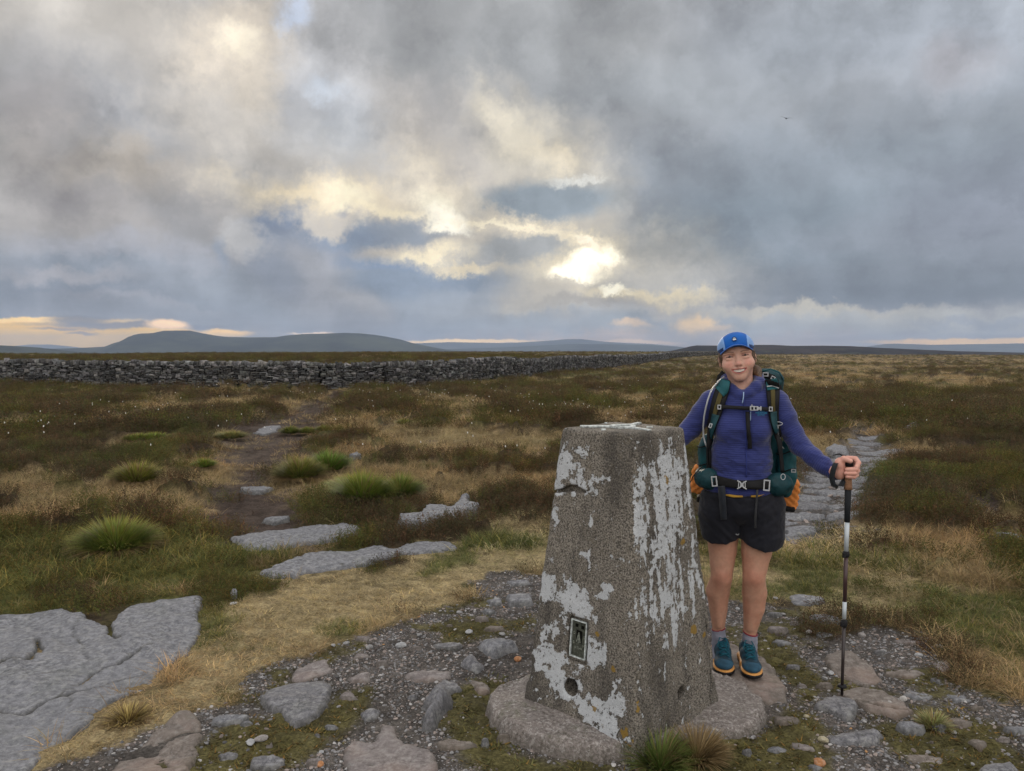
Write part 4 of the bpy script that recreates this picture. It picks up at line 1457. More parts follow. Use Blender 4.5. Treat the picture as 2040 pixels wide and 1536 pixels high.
# local axes: -X face looks to the lower left of the picture, -Y face to the lower right
def pillar_disp(P, d):
    near = np.abs(d) < 0.05
    if not near.any(): return d
    x, y, z = P[..., 0], P[..., 1], P[..., 2]
    n = (fbm3(P, 7, 3, seed=1) - 0.5) * 0.012 + (fbm3(P, 40, 3, 0.6, seed=2) - 0.5) * 0.0065
    d = d + n
    # chips along the edges
    ed = np.minimum(np.abs(np.abs(x) - half(z)), 1) + np.abs(np.abs(y) - half(z))
    d = d + 0.018 * sstep(0.62, 0.78, fbm3(P, 11, 3, seed=5)) * (1 - sstep(0.02, 0.07, ed))
    # the left face: repaired upper layer stands proud above a ragged horizontal crack
    lf = 1 - sstep(-0.05, 0.0, x + half(z) * 0.6)
    # yy runs from left corner (+) to front corner (-)
    zc = 0.985 + 0.02 * np.sin(y * 17) + (fbm3(P, 14, 2, seed=8) - 0.5) * 0.03
    inr = sstep(0.02, 0.05, y)
    zc2 = np.where(y > 0.03, zc, zc + (0.03 - y) * 1.1)
    d = d + lf * 0.005 * sstep(0.0, 0.006, zc2 - z) * sstep(-0.13, -0.10, y)
    ck = np.abs(z - zc) - 0.006 - 0.010 * sstep(0.02, 0.09, y) * sstep(0.2, .1, y)
    d = np.maximum(d, -np.maximum(ck + 0.004 * (fbm3(P, 60, 2, seed=9) - .5) * 2, np.maximum(-(d + 0.05), 0.028 - y) * lf + (1 - lf)))
    # chip high on the right face
    c1 = np.sqrt((x + 0.0) ** 2 * 1.0 + ((z - 1.155 - x * .3) * 1.6) ** 2 + (np.maximum(0, y + half(1.15) + 0.02)) ** 2)
    d = np.maximum(d, -(c1 - 0.045 - (fbm3(P, 30, 3, seed=12) - .5) * 0.06))
    # crack near the foot of the right-hand corner
    cr = np.abs((x - half(z)) + 0.045 + 0.25 * np.maximum(0, .22 - z) + (fbm3(P, 10, 2, seed=15) - .5) * .02) - 0.004 - 0.010 * np.maximum(0, .2 - z)
    m = np.maximum(cr, z - 0.42 )
    m = np.maximum(m, y + half(z) - 0.06)
    d = np.maximum(d, -m * 1.0)
    return d


SP = Sdf()
SP.ops.append(('u', pillar_sdf, np.array([0, 0, 0.58]), 0.86, 0.001))
# sighting holes, one low in each face
for (c, ax) in (((-half(.2), 0.045, 0.188), 0), ((0.010, -half(.2), 0.176), 1)):
    a = np.array(c, float); dv = np.array((1, 0, 0.05)) if ax == 0 else np.array((0, 1, 0.05))
    SP.cap(a - dv * 0.04, a + dv * 0.16, 0.031, 0.024, 0.006, mode='c')
# recess for the flush bracket in the left face
FBY, FBZ = 0.022, 0.392
SP.box((-half(FBZ) + 0.0, FBY, FBZ), (0.024, 0.047, 0.086), 0.006, 0.004, rot=(0, math.degrees(math.atan((PB - PT) / PH)), 0), mode='c')


def pillar_col(V):
    """where old white paint survives (r), grime (g), orange lichen (b)"""
    x, y, z = V[:, 0], V[:, 1], V[:, 2]
    s = half(z)
    left = (x < -s + 0.014) & (z < PH - 0.03) & (np.abs(x) >= np.abs(y) - 0.0)
    right = (y < -s + 0.014) & (z < PH - 0.03) & ~left
    f1 = fbm3(V, 17, 4, 0.62, seed=21) ; f2 = fbm3(V, 55, 3, 0.6, seed=22)
    # left face: h runs 0 (left corner) .. 1 (front corner)
    h = (s - y) / (2 * s)
    pz = np.full(len(V), -0.26)
    def spot(hh, zz, rh, rz, amp):
        nonlocal pz
        e = np.sqrt(((h - hh) / rh) ** 2 + ((z - zz) / rz) ** 2)
        pz = np.maximum(pz, amp * (1 - sstep(0.3, 1.25, e)) - 0.26 * sstep(0.3, 1.25, e))
    for a in ((.13, 1.10, .16, .10, .16), (.30, 1.06, .14, .09, .10), (.38, 1.17, .14, .05, .02), (.10, 1.00, .12, .05, .12), (.45, 1.02, .14, .05, .13), (.62, 1.06, .16, .025, .10), (.33, .99, .12, .03, .12),
              (.10, .92, .06, .035, .10), (.08, .85, .10, .07, .06), (.52, .88, .035, .06, .08), (.42, .87, .03, .05, .05), (.43, .74, .10, .025, .14), (.52, .70, .03, .10, .05), (.08, .56, .18, .10, .16), (.30, .60, .10, .08, .06),
              (.46, .55, .16, .10, .20), (.36, .46, .12, .06, .05), (.72, .62, .10, .05, .04), (.18, .37, .12, .10, .11), (.20, .26, .16, .09, .16), (.38, .30, .10, .05, .12), (.40, .18, .22, .09, .15), (.62, .36, .16, .09, .06),
              (.70, .40, .07, .06, .04), (.60, .14, .25, .08, .10), (.85, .22, .12, .12, .06), (.80, .07, .2, .08, .08), (.62, .50, .05, .03, .04)):
        spot(*a)
    left_p = pz
    # right face: heavy vertical streaks, k runs 0 (front corner) .. 1 (right corner)
    k = (x + s) / (2 * s)
    st = fbm3(np.stack([x * 46, y * 46, z * 4.5], -1), 1, 4, 0.62, seed=31)
    band = 0.15 * np.exp(-((k - .40) / .24) ** 2) + 0.10 * np.exp(-((k - .74) / .2) ** 2) + 0.10 * np.exp(-((k - .03) / .05) ** 2)
    right_p = band + (st - 0.5) * 1.1 - 0.075
    right_p = right_p - 0.20 * sstep(1.10, 1.2, z) * (1 - sstep(.8, .95, k)) - 0.28 * sstep(.62, .30, z) - 0.05 * sstep(0.9, .6, z) * (k > .6)
    p = np.where(left, left_p + (f1 - .5) * 1.15 + (f2 - .5) * .5, np.where(right, right_p + (f1 - .5) * .5 + (f2 - .5) * .5, -1))
    other = ~left & ~right & (z < PH - .03)
    hole = (np.hypot(y - .045, z - .188) < .040) & left | (np.hypot(x, z - .176) < .040) & right
    p = np.where(other, (f1 - .5) * 1.0 + (st - .5) - .05, p)
    paint = sstep(-0.12, 0.10, p) * ~((np.abs(x) < s - .014) & (np.abs(y) < s - .014) & (z < PH - .04))
    # orange lichen
    o = np.zeros(len(V))
    def lich(hh, zz, r, isleft):
        nonlocal o
        q = h if isleft else k
        e = np.hypot((q - hh) * 2 * s, (z - zz) * 0.8) / r + (f1 - .5) * 4.0 + (f2 - .5) * 2.5 + .25
        o = np.maximum(o, (1 - sstep(.4, 1.1, e)) * .8 * (left if isleft else right))
    for a in ((.55, 1.055, .022, False), (.74, .40, .018, False), (.88, .365, .018, False), (.02, .21, .014, False), (.93, .10, .03, True), (.88, .20, .02, True), (.66, .15, .022, True), (.55, .02, .02, True), (.80, .33, .012, True), (.64, .44, .01, True), (.72, .10, .02, True), (.7, .78, .010, False), (.3, .30, .010, False)):
        lich(*a)
    grime = fbm3(np.stack([x * 6, y * 6, z * 1.3], -1), 1, 4, .6, seed=41)
    return np.stack([paint, grime, o], -1)


M_CONC, _nt, _b = new_mat('pillar_concrete', 0.9, 0.25)
_P = coords(_nt)
_a = sepxyz(_nt, attr(_nt, 'tint'))
_f1 = noise(_nt, _P, 150.0, 3.0, 0.7); _f2 = noise(_nt, _P, 420.0, 2.0, 0.7); _f3 = noise(_nt, _P, 24.0, 5.0, 0.7)
_c = mixc(_nt, _f1.smooth(0.36, 0.64), (0.060, 0.054, 0.046), (0.33, 0.30, 0.255))
_c = mixc(_nt, _f2.smooth(0.62, 0.72) * 0.75, _c, (0.52, 0.50, 0.46))
_c = mixc(_nt, _a[1].smooth(0.35, 0.62), mixc(_nt, 0.62, _c, (0.035, 0.032, 0.03)), _c)
_c = mixc(_nt, _f3.smooth(0.5, 0.7) * 0.35, _c, (0.17, 0.145, 0.10))
_f4 = noise(_nt, _P, 62.0, 5.0, 0.8)
_pn = (_a[0] * 0.9 + (_f4 - 0.5) * 3.0 + (_f1 - 0.5) * 1.2 + (_f3 - 0.5) * 0.8).smooth(0.50, 0.62)
_pc = mixc(_nt, _f2.smooth(0.3, 0.7), (0.42, 0.45, 0.475), (0.70, 0.725, 0.745))
_c = mixc(_nt, _pn, _c, _pc)
_c = mixc(_nt, (_a[2] * 1.2 + (_f1 - 0.5) + (_f4 - .5) * 1.5).smooth(0.45, 0.6) * 0.85, _c, (0.30, 0.185, 0.03))
setc(_nt, _b, _c)
bump(_nt, _b, _f1 + _f2 * 0.5 + _pn * 0.25, 0.9, 0.008)

sdf_obj('concrete_shaft', SP, 0.0065, M_CONC, pillar, disp=pillar_disp, colf=pillar_col)

# mask the recess: flush bracket plate --------------------------------------
ta = math.atan((PB - PT) / PH)
fb = bpy.data.objects.new('flush_bracket', None); COL.objects.link(fb); fb.parent = pillar; fb.empty_display_size = .05
# local frame of the plate: x to its right as seen, y outwards, z up
fx = Vector((0, -1, 0)); fz = Vector((math.sin(ta), 0, math.cos(ta))); fy = Vector((-math.cos(ta), 0, math.sin(ta)))
Mf = Matrix((fx, fy * -1, fz)).transposed()          # columns: right, inward, up
fb.matrix_local = Matrix.Translation(Vector((-half(FBZ) + 0.016, FBY, FBZ))) @ Mf.to_4x4() @ Matrix.Scale(0.82, 4)
M_BRASS = simple_mat('weathered_brass', (0.060, 0.066, 0.050), 0.7, 0.4, 0.6, 60, 0.3, 0.4)
M_WPAINT = simple_mat('old_white_paint', (0.46, 0.50, 0.49), 0.8, 0.2, 0.55, 70)
M_HOLLOW_SHADE = simple_mat('hollow_shade', (0.008, 0.008, 0.007), 1.0, 0.0)  # near-black: the shade of the plate's openings as a colour
M_RELIEF = simple_mat('worn_relief', (0.22, 0.24, 0.20), 0.6, 0.4, 0.5, 120, 0.3)
mb = MB(); mb.box((0, 0.004, 0), (0.094, 0.006, 0.182)); mb.build('plate', M_BRASS, fb)
mb = MB()
mb.box((0, -0.002, 0.0915), (0.100, 0.012, 0.0055)); mb.box((0, -0.002, -0.0915), (0.100, 0.012, 0.0055))
mb.box((-0.0485, -0.002, 0), (0.006, 0.0118, 0.176)); mb.box((0.0485, -0.002, 0), (0.006, 0.0118, 0.176))
mb.build('rim', M_WPAINT, fb)
mb = MB(); mb.box((-0.018, -0.0005, 0.066), (0.016, 0.004, 0.016)); mb.box((0.021, -0.0005, 0.063), (0.016, 0.004, 0.016)); mb.build('slot_shade', M_HOLLOW_SHADE, fb)  # solid blocks on the plate, painted dark as shaded openings
mb = MB(); mb.box((0.001, -0.0002, 0.012), (0.036, 0.003, 0.062)); mb.build('recess_shade', M_HOLLOW_SHADE, fb)  # solid block too, the shade of a recess put into its colour
mb = MB()
def bar(p, q, w):
    p = Vector((p[0], -0.004, p[1])); q = Vector((q[0], -0.004, q[1])); d = (q - p)
    n = Vector((d.z, 0, -d.x)).normalized() * w / 2
    mb.add(([p - n, p + n, q + n * .6, q - n * .6, p - n + Vector((0, .004, 0)), p + n + Vector((0, .004, 0)), q + n * .6 + Vector((0, .004, 0)), q - n * .6 + Vector((0, .004, 0))], [(0, 1, 2, 3), (0, 4, 5, 1), (2, 6, 7, 3), (0, 3, 7, 4), (1, 5, 6, 2)]))
bar((-.012, -.016), (0, .034), .006); bar((0, -.02), (0, .034), .005); bar((.012, -.016), (0, .034), .006)
mb.build('arrow', M_RELIEF, fb)
def lettering(txt, name, size, loc, parent, mat, rot=(PI / 2, 0, 0), ext=0.0008, align='CENTER'):
    cu = bpy.data.curves.new(name, 'FONT'); cu.body = txt; cu.size = size; cu.extrude = ext
    cu.align_x = align; cu.align_y = 'CENTER'
    t = bpy.data.objects.new('tmp_text', cu); COL.objects.link(t)
    dg = bpy.context.evaluated_depsgraph_get(); dg.update()
    me = bpy.data.meshes.new_from_object(t.evaluated_get(dg)); bpy.data.objects.remove(t)
    o = link(name, me, mat, parent); o.location = loc; o.rotation_euler = rot
    return o
lettering('O', 'lettering', 0.020, (-.033, -.0005, .025), fb, M_RELIEF)
lettering('S', 'lettering', 0.020, (.035, -.0005, .015), fb, M_RELIEF)
lettering('B', 'lettering', 0.020, (-.033, -.0005, -.022), fb, M_RELIEF)
lettering('M', 'lettering', 0.020, (.035, -.0005, -.030), fb, M_RELIEF)
lettering('S 5544', 'lettering', 0.018, (0, -.0005, -.045), fb, M_RELIEF)

# brass spider on top, painted white ----------------------------------------
sp = MB()
ztop = PH + 0.004
def arm(a, L=0.15, w=0.020):
    d = Vector((math.cos(a), math.sin(a), 0)); n = Vector((-d.y, d.x, 0))
    M = Matrix((d, n, Vector((0, 0, 1)))).transposed()
    sp.box(Vector((0, 0, ztop)) + d * (0.045 + L / 2 - .01), (L, w, 0.009), M)
# three arms 120 degrees apart: one to the left, two to the right of the picture
for wa in (178, 58, -62): arm(math.radians(wa) - PI / 4)
n = 28
V, F = [], []
for i in range(n):
    a = 2 * PI * i / n
    for r_, z_ in ((.056, 0), (.056, .010), (.036, .010), (.036, 0)): V.append((r_ * math.cos(a), r_ * math.sin(a), ztop - .004 + z_))
for i in range(n):
    for k in range(3): F.append((i * 4 + k, ((i + 1) % n) * 4 + k, ((i + 1) % n) * 4 + k + 1, i * 4 + k + 1))
sp.add((V, F)); sp.build('spider', M_WPAINT, pillar, bev=0.002)
mb = MB(); mb.tube([(0, 0, ztop - .004), (0, 0, ztop + .001)], .036, 24); mb.build('loose_cap', M_BRASS, pillar)
# white spots of paint or droppings, small bits on the top
for (u, v, s_) in ((1294, 852.5, .014), (1202, 857, .010), (1207, 844, .007)):
    p = gpt(u, v, PH)
    mb = MB().tube([(p[0], p[1], PH - .003), (p[0], p[1], PH + .006)], s_, 12)
    o = mb.build('quartz_chip', M_WPAINT, smooth=True, label={1294: 'white domed stone chip on the top of the pillar, rightmost', 1202: 'white stone chip on the front left edge of the pillar top', 1207: 'smallest white stone chip towards the back of the pillar top'}[u], cat='stone chip')

# concrete collar round the foot ----------------------------------------------
M_COLLAR = rock_mat('collar_concrete', (0.075, 0.064, 0.056), (0.33, 0.295, 0.275), 2.4, lichen=0.5, lcol=(0.46, 0.44, 0.42), green=0.35)
_poly = G([(966, 1425), (968, 1398), (988, 1381), (1030, 1370), (1080, 1345), (1240, 1325), (1400, 1345), (1440, 1366), (1492, 1381), (1524, 1412), (1530, 1440), (1512, 1464), (1462, 1482), (1410, 1490), (1330, 1512), (1250, 1519), (1170, 1521), (1080, 1506), (1010, 1478), (972, 1445)])
ROCKS.append(_poly)
col = slab('collar', None, None, M_COLLAR, h=0.060, res=0.007, edge=0.035, rough=0.020, pts=_poly, wob=0.014, cat=None)
if 'category' in col: del col['category']
col.parent = pillar; col.matrix_parent_inverse = pillar.matrix_basis.inverted()

# ------------------------------------------------------------------ countable rush and grass tussocks
M_RUSH, _nt, _b = new_mat('rush', 0.6, 0.25)
_c = attr(_nt, 'var')
setc(_nt, _b, _c)
_tr = _nt.nodes.new('ShaderNodeBsdfTranslucent'); _nt.links.new(_c.s, _tr.inputs[0])
_ms = _nt.nodes.new('ShaderNodeMixShader'); _ms.inputs[0].default_value = 0.25
_nt.links.new(_b.outputs[0], _ms.inputs[1]); _nt.links.new(_tr.outputs[0], _ms.inputs[2])
_nt.links.new(_ms.outputs[0], _nt.nodes['Material Output'].inputs[0])


def tussock(u, v, wpx, hpx, label, green=(0.065, 0.105, 0.018), tip=(0.22, 0.15, 0.03), n=900, dead=0.12, skirt=0.2, seed=0, group=None, zoff=0.0):
    rnd = random.Random(seed)
    x, y = gpt(u, v)
    D = math.hypot(x, y)
    scale = math.hypot(D, CAM_H) / FPX
    Rr = wpx * scale / 2; H = hpx * scale * 0.97
    CLEAR.append((x, y, Rr * 1.0)); Rr *= 1.08; H *= 1.25; green = tuple(q * 2.3 for q in green); tip = tuple(q * 1.7 for q in tip); n = int(n * 1.7)
    V, F, C = [], [], []
    for i in range(n):
        a = rnd.uniform(0, 2 * PI); q = math.sqrt(rnd.random())
        bx, by = q * Rr * 0.6 * math.cos(a), q * Rr * 0.6 * math.sin(a)
        out = (0.10 + q * 0.95) * rnd.uniform(.7, 1.15)
        d = Vector((math.cos(a) * out, math.sin(a) * out, 1.0)).normalized()
        L = math.hypot(H * (1 - .35 * q * q), Rr * 0.5 * q) * rnd.uniform(.7, 1.0)
        isd = rnd.random() < dead
        if rnd.random() < skirt and q > .6:
            d = Vector((math.cos(a) * 1.6, math.sin(a) * 1.6, 0.5)).normalized(); isd = True; L = Rr * .75
        p = Vector((bx, by, 0)); w = max(0.0022, D * 0.00045) * rnd.uniform(.8, 1.3)
        sd = Vector((-math.sin(a), math.cos(a), 0))
        o = len(V); g = rnd.uniform(.6, 1.4)
        c0 = Vector(green) * g
        c1 = Vector(green).lerp(Vector(tip), rnd.uniform(.3, 1)) * g
        if isd: c0 = c1 = Vector((0.24, 0.17, 0.08)) * g
        seg = 3
        for k in range(seg):
            t = k / seg
            V += [p - sd * w * (1 - t * .6), p + sd * w * (1 - t * .6)]
            c = c0 if t < 0.5 else c0.lerp(c1, (t - .5) * 1.6); C += [c, c]
            d = (d + Vector((math.cos(a), math.sin(a), -.9)) * 0.16 * rnd.uniform(0.3, 1.6) * (0.4 + q)).normalized()
            p = p + d * L / seg
            if k: F.append((o + 2 * k - 2, o + 2 * k - 1, o + 2 * k + 1, o + 2 * k))
        V.append(p); C.append(c1); F.append((o + 2 * seg - 2, o + 2 * seg - 1, o + 2 * seg))
    me = bpy.data.meshes.new('rush_tussock'); me.from_pydata([tuple(q) for q in V], [], F); me.update()
    set_col(me, 'var', np.array([tuple(c) for c in C], np.float32))
    o = link('rush_tussock', me, M_RUSH, label=label, cat='tussock', group=group)
    o.location = (x, y, float(zsurf(x, y)[0]) + zoff + (0.05 if D > 4.5 else 0.0))
    o.rotation_euler.z = rnd.uniform(0, 6)
    return o


tussock(722, 1012, 108, 58, 'large rounded green rush tussock with orange-tipped stems nearest the slabs', n=1500, seed=1)
tussock(798, 1000, 84, 44, 'dark green rush tussock behind the right shoulder of the large one', green=(0.05, 0.09, 0.02), n=1100, seed=2)
tussock(700, 985, 110, 30, 'paler yellow-green tussock directly behind the large rounded one', green=(0.08, 0.115, 0.025), n=900, seed=3)
tussock(655, 942, 82, 38, 'bright green dome-shaped tussock on the right edge of the peat path', n=1000, seed=4, tip=(0.1, .13, .03))
tussock(597, 958, 90, 42, 'dull green tussock left of the dome with a skirt of dead straw', green=(0.06, 0.08, 0.02), n=1100, dead=.22, skirt=.35, seed=5)
tussock(232, 1104, 132, 54, 'lone spiky green rush tussock in the heather at the left', green=(0.07, 0.10, 0.02), n=1300, seed=6)
tussock(272, 968, 82, 38, 'yellow-green tussock with pale dead straw drooping on its left side', green=(0.085, 0.10, 0.02), tip=(.26, .2, .05), n=900, dead=.3, skirt=.3, seed=7)
tussock(406, 935, 50, 16, 'small bright green tuft left of the peat path', n=420, seed=8)
tussock(275, 880, 54, 14, 'left end of a low green tuft row far left of the path', n=420, seed=9)
tussock(308, 880, 56, 15, 'right end of a low green tuft row far left of the path', n=420, seed=10)
tussock(578, 858, 38, 16, 'leftmost dark tuft of the three across the peat path', green=(.05, .08, .02), n=420, seed=11)
tussock(612, 858, 40, 13, 'middle tuft of the three across the peat path', green=(.055, .085, .02), n=420, seed=12)
tussock(645, 858, 34, 11, 'rightmost tuft of the three across the peat path', green=(.055, .085, .02), n=360, seed=13)
tussock(806, 852, 44, 14, 'small olive tuft on the open moor right of the peat path', green=(.075, .09, .025), n=360, seed=14)
tussock(460, 872, 70, 14, 'loose pale green tuft at the left edge of the peat path', green=(.09, .10, .04), n=500, seed=15)
tussock(1315, 1525, 84, 66, 'long green grass tuft growing against the front of the pillar', green=(0.06, 0.085, 0.02), tip=(.12, .12, .04), n=520, dead=.15, seed=16, skirt=.1)
tussock(1388, 1510, 90, 55, 'tuft of pale dead grass against the right foot of the pillar', green=(0.16, 0.12, 0.06), tip=(.28, .2, .11), n=420, dead=.75, seed=17)
tussock(1860, 1450, 50, 26, 'small yellow-green grass tuft among the stones at the right', green=(.12, .13, .05), tip=(.25, .2, .1), n=260, dead=.3, seed=18)
tussock(255, 1432, 80, 24, 'golden dry grass tuft spilling over the edge of the big slab', green=(.2, .16, .06), tip=(.32, .23, .1), n=380, dead=.5, seed=19)

# tiny standing stones on the turf
def loose(u, v, wpx, hpx, label, seed, col=(0.3, 0.3, 0.31), name='loose_stone', group=None):
    x, y = gpt(u, v)
    s = math.hypot(math.hypot(x, y), CAM_H) / FPX
    me = pebble_mesh(seed, 'loose_stone')
    sx, sz = wpx * s / 2, hpx * s / 2
    for q in me.vertices: q.co = Vector((q.co.x * sx, q.co.y * sx, q.co.z * sz * 1.7))
    shade_smooth(me, False)
    key = 'stone_%d' % int(col[0] * 100)
    m = bpy.data.materials.get(key) or rock_mat(key, [c * .6 for c in col], [c * 1.35 for c in col], 2.0, lichen=.2)
    o = link(name, me, m, label=label, cat='stone', group=group)
    o.location = (x, y, float(zsurf(x, y)[0]) + sz * 0.6); o.rotation_euler.z = seed * 1.3
    return o
loose(467, 1195, 15, 24, 'small upright grey stone at the edge of the dry turf by the big slab', 31, (.24, .25, .28))
loose(466, 1207, 12, 8, 'tiny white stone at the foot of the small upright stone', 32, (.5, .48, .46))
loose(638, 1528, 16, 12, 'orange pebble near the bottom edge left of the pinkish slab', 33, (.42, .2, .09))
loose(1032, 1315, 20, 14, 'pale oval pebble touching the left side of the pillar base', 34, (.42, .41, .4))
loose(1392, 1462, 16, 10, 'small white pebble in the dead grass at the pillar foot', 35, (.5, .5, .47))
loose(1640, 1480, 16, 12, 'pale yellowish pebble left of the rough grey stone', 36, (.4, .36, .25))
loose(1612, 1262, 14, 8, 'long grey pebble left of the pole below the flat stone', 37, (.3, .28, .27))
loose(1717, 1268, 14, 11, 'round grey pebble right of the pole above the gravel', 38, (.3, .3, .3))
loose(1800, 1395, 13, 9, 'white pebble on the broad brown-grey slab', 39, (.5, .5, .46))
loose(1772, 1404, 12, 8, 'second white pebble on the broad brown-grey slab, nearer the pole', 40, (.45, .44, .42))
loose(1607, 1428, 12, 8, 'tiny whitish pebble in the moss left of the purplish stone', 41, (.4, .4, .4))
loose(1632, 1525, 22, 13, 'cream pebble at the bottom edge in front of the moss', 42, (.42, .34, .25))
loose(880, 1462, 11, 9, 'brownish pebble right of the boot-shaped stone', 43, (.3, .2, .12))
loose(520, 1478, 22, 12, 'grey pebble beside the bedrock at the bottom left', 44, (.3, .31, .32))
loose(500, 1484, 18, 10, 'pale grey pebble beside the bedrock, nearer the dry turf', 45, (.36, .37, .38))
for k, (u, v, w) in enumerate([(664, 1290, 13), (690, 1283, 14), (735, 1292, 22), (800, 1290, 26), (836, 1268, 14), (915, 1220, 18), (935, 1262, 24), (1000, 1266, 16), (760, 1330, 14), (640, 1500, 14), (895, 1488, 12), (900, 1503, 11), (860, 1415, 12), (720, 1378, 13), (1700, 1285, 13), (1830, 1310, 16), (1760, 1300, 14), (1870, 1290, 14), (1470, 1215, 12), (1545, 1196, 11), (1560, 1225, 12), (1655, 1345, 16), (1643, 1352, 14), (1850, 1500, 12), (1900, 1460, 14)]):
    loose(u, v, w * .85, w * 0.5, 'pale pebble a little larger than the gravel it lies in', 60 + k, (.28, .28, .28) if k % 3 else (.36, .34, .32), name='pebble', group='larger pebbles in the gravel')

# ------------------------------------------------------------------ plants and gravel, as uncountable cover
def leaf_mat(name, rough=0.75, trans=0.25):
    m, nt, b = new_mat(name, rough, 0.2)
    t = attr(nt, 'tint', 'INSTANCER')
    v = attr(nt, 'var')          # hue of the single blade
    c = mixc(nt, 1.0, t, v, 'MULTIPLY')
    setc(nt, b, c)
    if trans:
        tr = nt.nodes.new('ShaderNodeBsdfTranslucent')
        nt.links.new(c.s, tr.inputs[0])
        ms = nt.nodes.new('ShaderNodeMixShader'); ms.inputs[0].default_value = trans
        nt.links.new(b.outputs[0], ms.inputs[1]); nt.links.new(tr.outputs[0], ms.inputs[2])
        out = nt.nodes['Material Output']
        nt.links.new(ms.outputs[0], out.inputs[0])
    return m


M_LEAF = leaf_mat('leaf')
M_PEB = None


def blades(rng, n, rad, L, w, lean=0.5, curl=0.5, seg=3, upright=0.3, colvar=0.3, tip=None, lvar=0.5, dead=0.0, deadcol=(2.2, 1.7, 1.3)):
    """grass blades: V, F, per-vertex colour factor"""
    V, F, C = [], [], []
    for i in range(n):
        r = rad * math.sqrt(rng.random()); a = rng.uniform(0, 2 * PI)
        x, y = r * math.cos(a), r * math.sin(a)
        l = L * rng.uniform(1 - lvar, 1 + lvar * 0.5)
        dirn = a + rng.gauss(0, 1.1)
        out = lean * rng.uniform(0.3, 1.4) * (0.4 + r / max(rad, 1e-6))
        d = Vector((math.cos(dirn) * out, math.sin(dirn) * out, upright + rng.uniform(0.3, 1.0))).normalized()
        side = Vector((-math.sin(dirn + rng.gauss(0, .5)), math.cos(dirn), 0)).normalized()
        p = Vector((x, y, -0.005)); o = len(V)
        cf = 1 + rng.uniform(-colvar, colvar)
        base = Vector((cf, cf * rng.uniform(.92, 1.08), cf * rng.uniform(.8, 1.1)))
        if rng.random() < dead: base = Vector(deadcol) * cf
        ww = w * rng.uniform(0.6, 1.3)
        for k in range(seg):
            t = k / seg
            wk = ww * (1 - t * 0.7) * 0.5
            V += [p - side * wk, p + side * wk]
            C += [base, base]
            d = (d + Vector((math.cos(dirn), math.sin(dirn), -0.6)) * curl * rng.uniform(0.2, 1.0) / seg).normalized()
            p = p + d * (l / seg)
            if k: F.append((o + 2 * k - 2, o + 2 * k - 1, o + 2 * k + 1, o + 2 * k))
        V.append(p); C.append(Vector((base.x * (tip[0] if tip else 1), base.y * (tip[1] if tip else 1), base.z * (tip[2] if tip else 1))))
        F.append((o + 2 * seg - 2, o + 2 * seg - 1, o + 2 * seg, o + 2 * seg))
    return V, F, C


def heather(rng, nst, rad, H, leaf, ln, brown=0.4):
    """bushy sprigs with many tiny leaves"""
    V, F, C = [], [], []
    for s in range(nst):
        r = rad * math.sqrt(rng.random()) * 0.75; a = rng.uniform(0, 2 * PI)
        p = Vector((r * math.cos(a), r * math.sin(a), 0.0))
        d = Vector((math.cos(a) * rng.uniform(0.1, 0.9) * (r / rad + .2), math.sin(a) * rng.uniform(0.1, 0.9) * (r / rad + .2), 1)).normalized()
        h = H * rng.uniform(0.55, 1.1) * (1 - 0.45 * (r / rad) ** 2)
        cf = 1 + rng.uniform(-0.35, 0.45)
        isb = rng.random() < brown
        colr = Vector((1.25, 0.98, 0.85)) * cf if isb else Vector((0.85, 1.05, 0.8)) * cf
        for k in range(ln):
            t = (k + rng.random()) / ln
            q = p + d * h * t + Vector((rng.gauss(0, 1), rng.gauss(0, 1), rng.gauss(0, .6))) * leaf * 0.7
            dd = (d * 0.8 + Vector((rng.gauss(0, .7), rng.gauss(0, .7), rng.gauss(0, .5)))).normalized()
            sd = dd.cross(Vector((rng.gauss(0, 1), rng.gauss(0, 1), rng.gauss(0, 1)))).normalized()
            l = leaf * rng.uniform(0.8, 1.9); o = len(V)
            V += [q - sd * leaf * 0.28, q + sd * leaf * 0.28, q + dd * l]
            f2 = rng.uniform(0.75, 1.25)
            C += [colr * f2] * 3
            F.append((o, o + 1, o + 2, o + 2))
    return V, F, C


def proto(name, VFC, mat=None):
    V, F, C = VFC
    me = bpy.data.meshes.new(name)
    me.from_pydata([tuple(v) for v in V], [], [f if f[2] != f[3] else f[:3] for f in F]); me.update()
    set_col(me, 'var', np.array([tuple(c) for c in C], np.float32))
    me.materials.append(mat or M_LEAF)
    return me


rng = random.Random(3)
PROTOS = {}
def add_set(key, fn, n):
    PROTOS[key] = [proto('cover_%s' % key, fn(i)) for i in range(n)]


# near sets (true size)
add_set('dry', lambda i: blades(rng, 46, 0.06, 0.048, 0.0028, lean=1.3, curl=1.3, seg=3, upright=0.0, colvar=0.35, dead=0.12, deadcol=(1.5, 1.45, 1.35)), 5)
add_set('grass', lambda i: blades(rng, 40, 0.05, 0.085, 0.0032, lean=0.9, curl=1.0, seg=3, upright=0.2, colvar=0.35, dead=0.22, deadcol=(2.3, 1.75, 1.5)), 5)
add_set('moss', lambda i: blades(rng, 46, 0.05, 0.022, 0.006, lean=1.6, curl=0.6, seg=1, upright=0.0, colvar=0.45, dead=0.15, deadcol=(1.9, 1.3, 1.0)), 4)
add_set('heath', lambda i: heather(rng, 36, 0.13, 0.105, 0.0080, 12, 0.45), 5)
add_set('pale', lambda i: blades(rng, 42, 0.09, 0.15, 0.0036, lean=0.8, curl=1.3, seg=3, upright=0.15, colvar=0.4, dead=0.25, deadcol=(1.5, 1.4, 1.3)), 5)
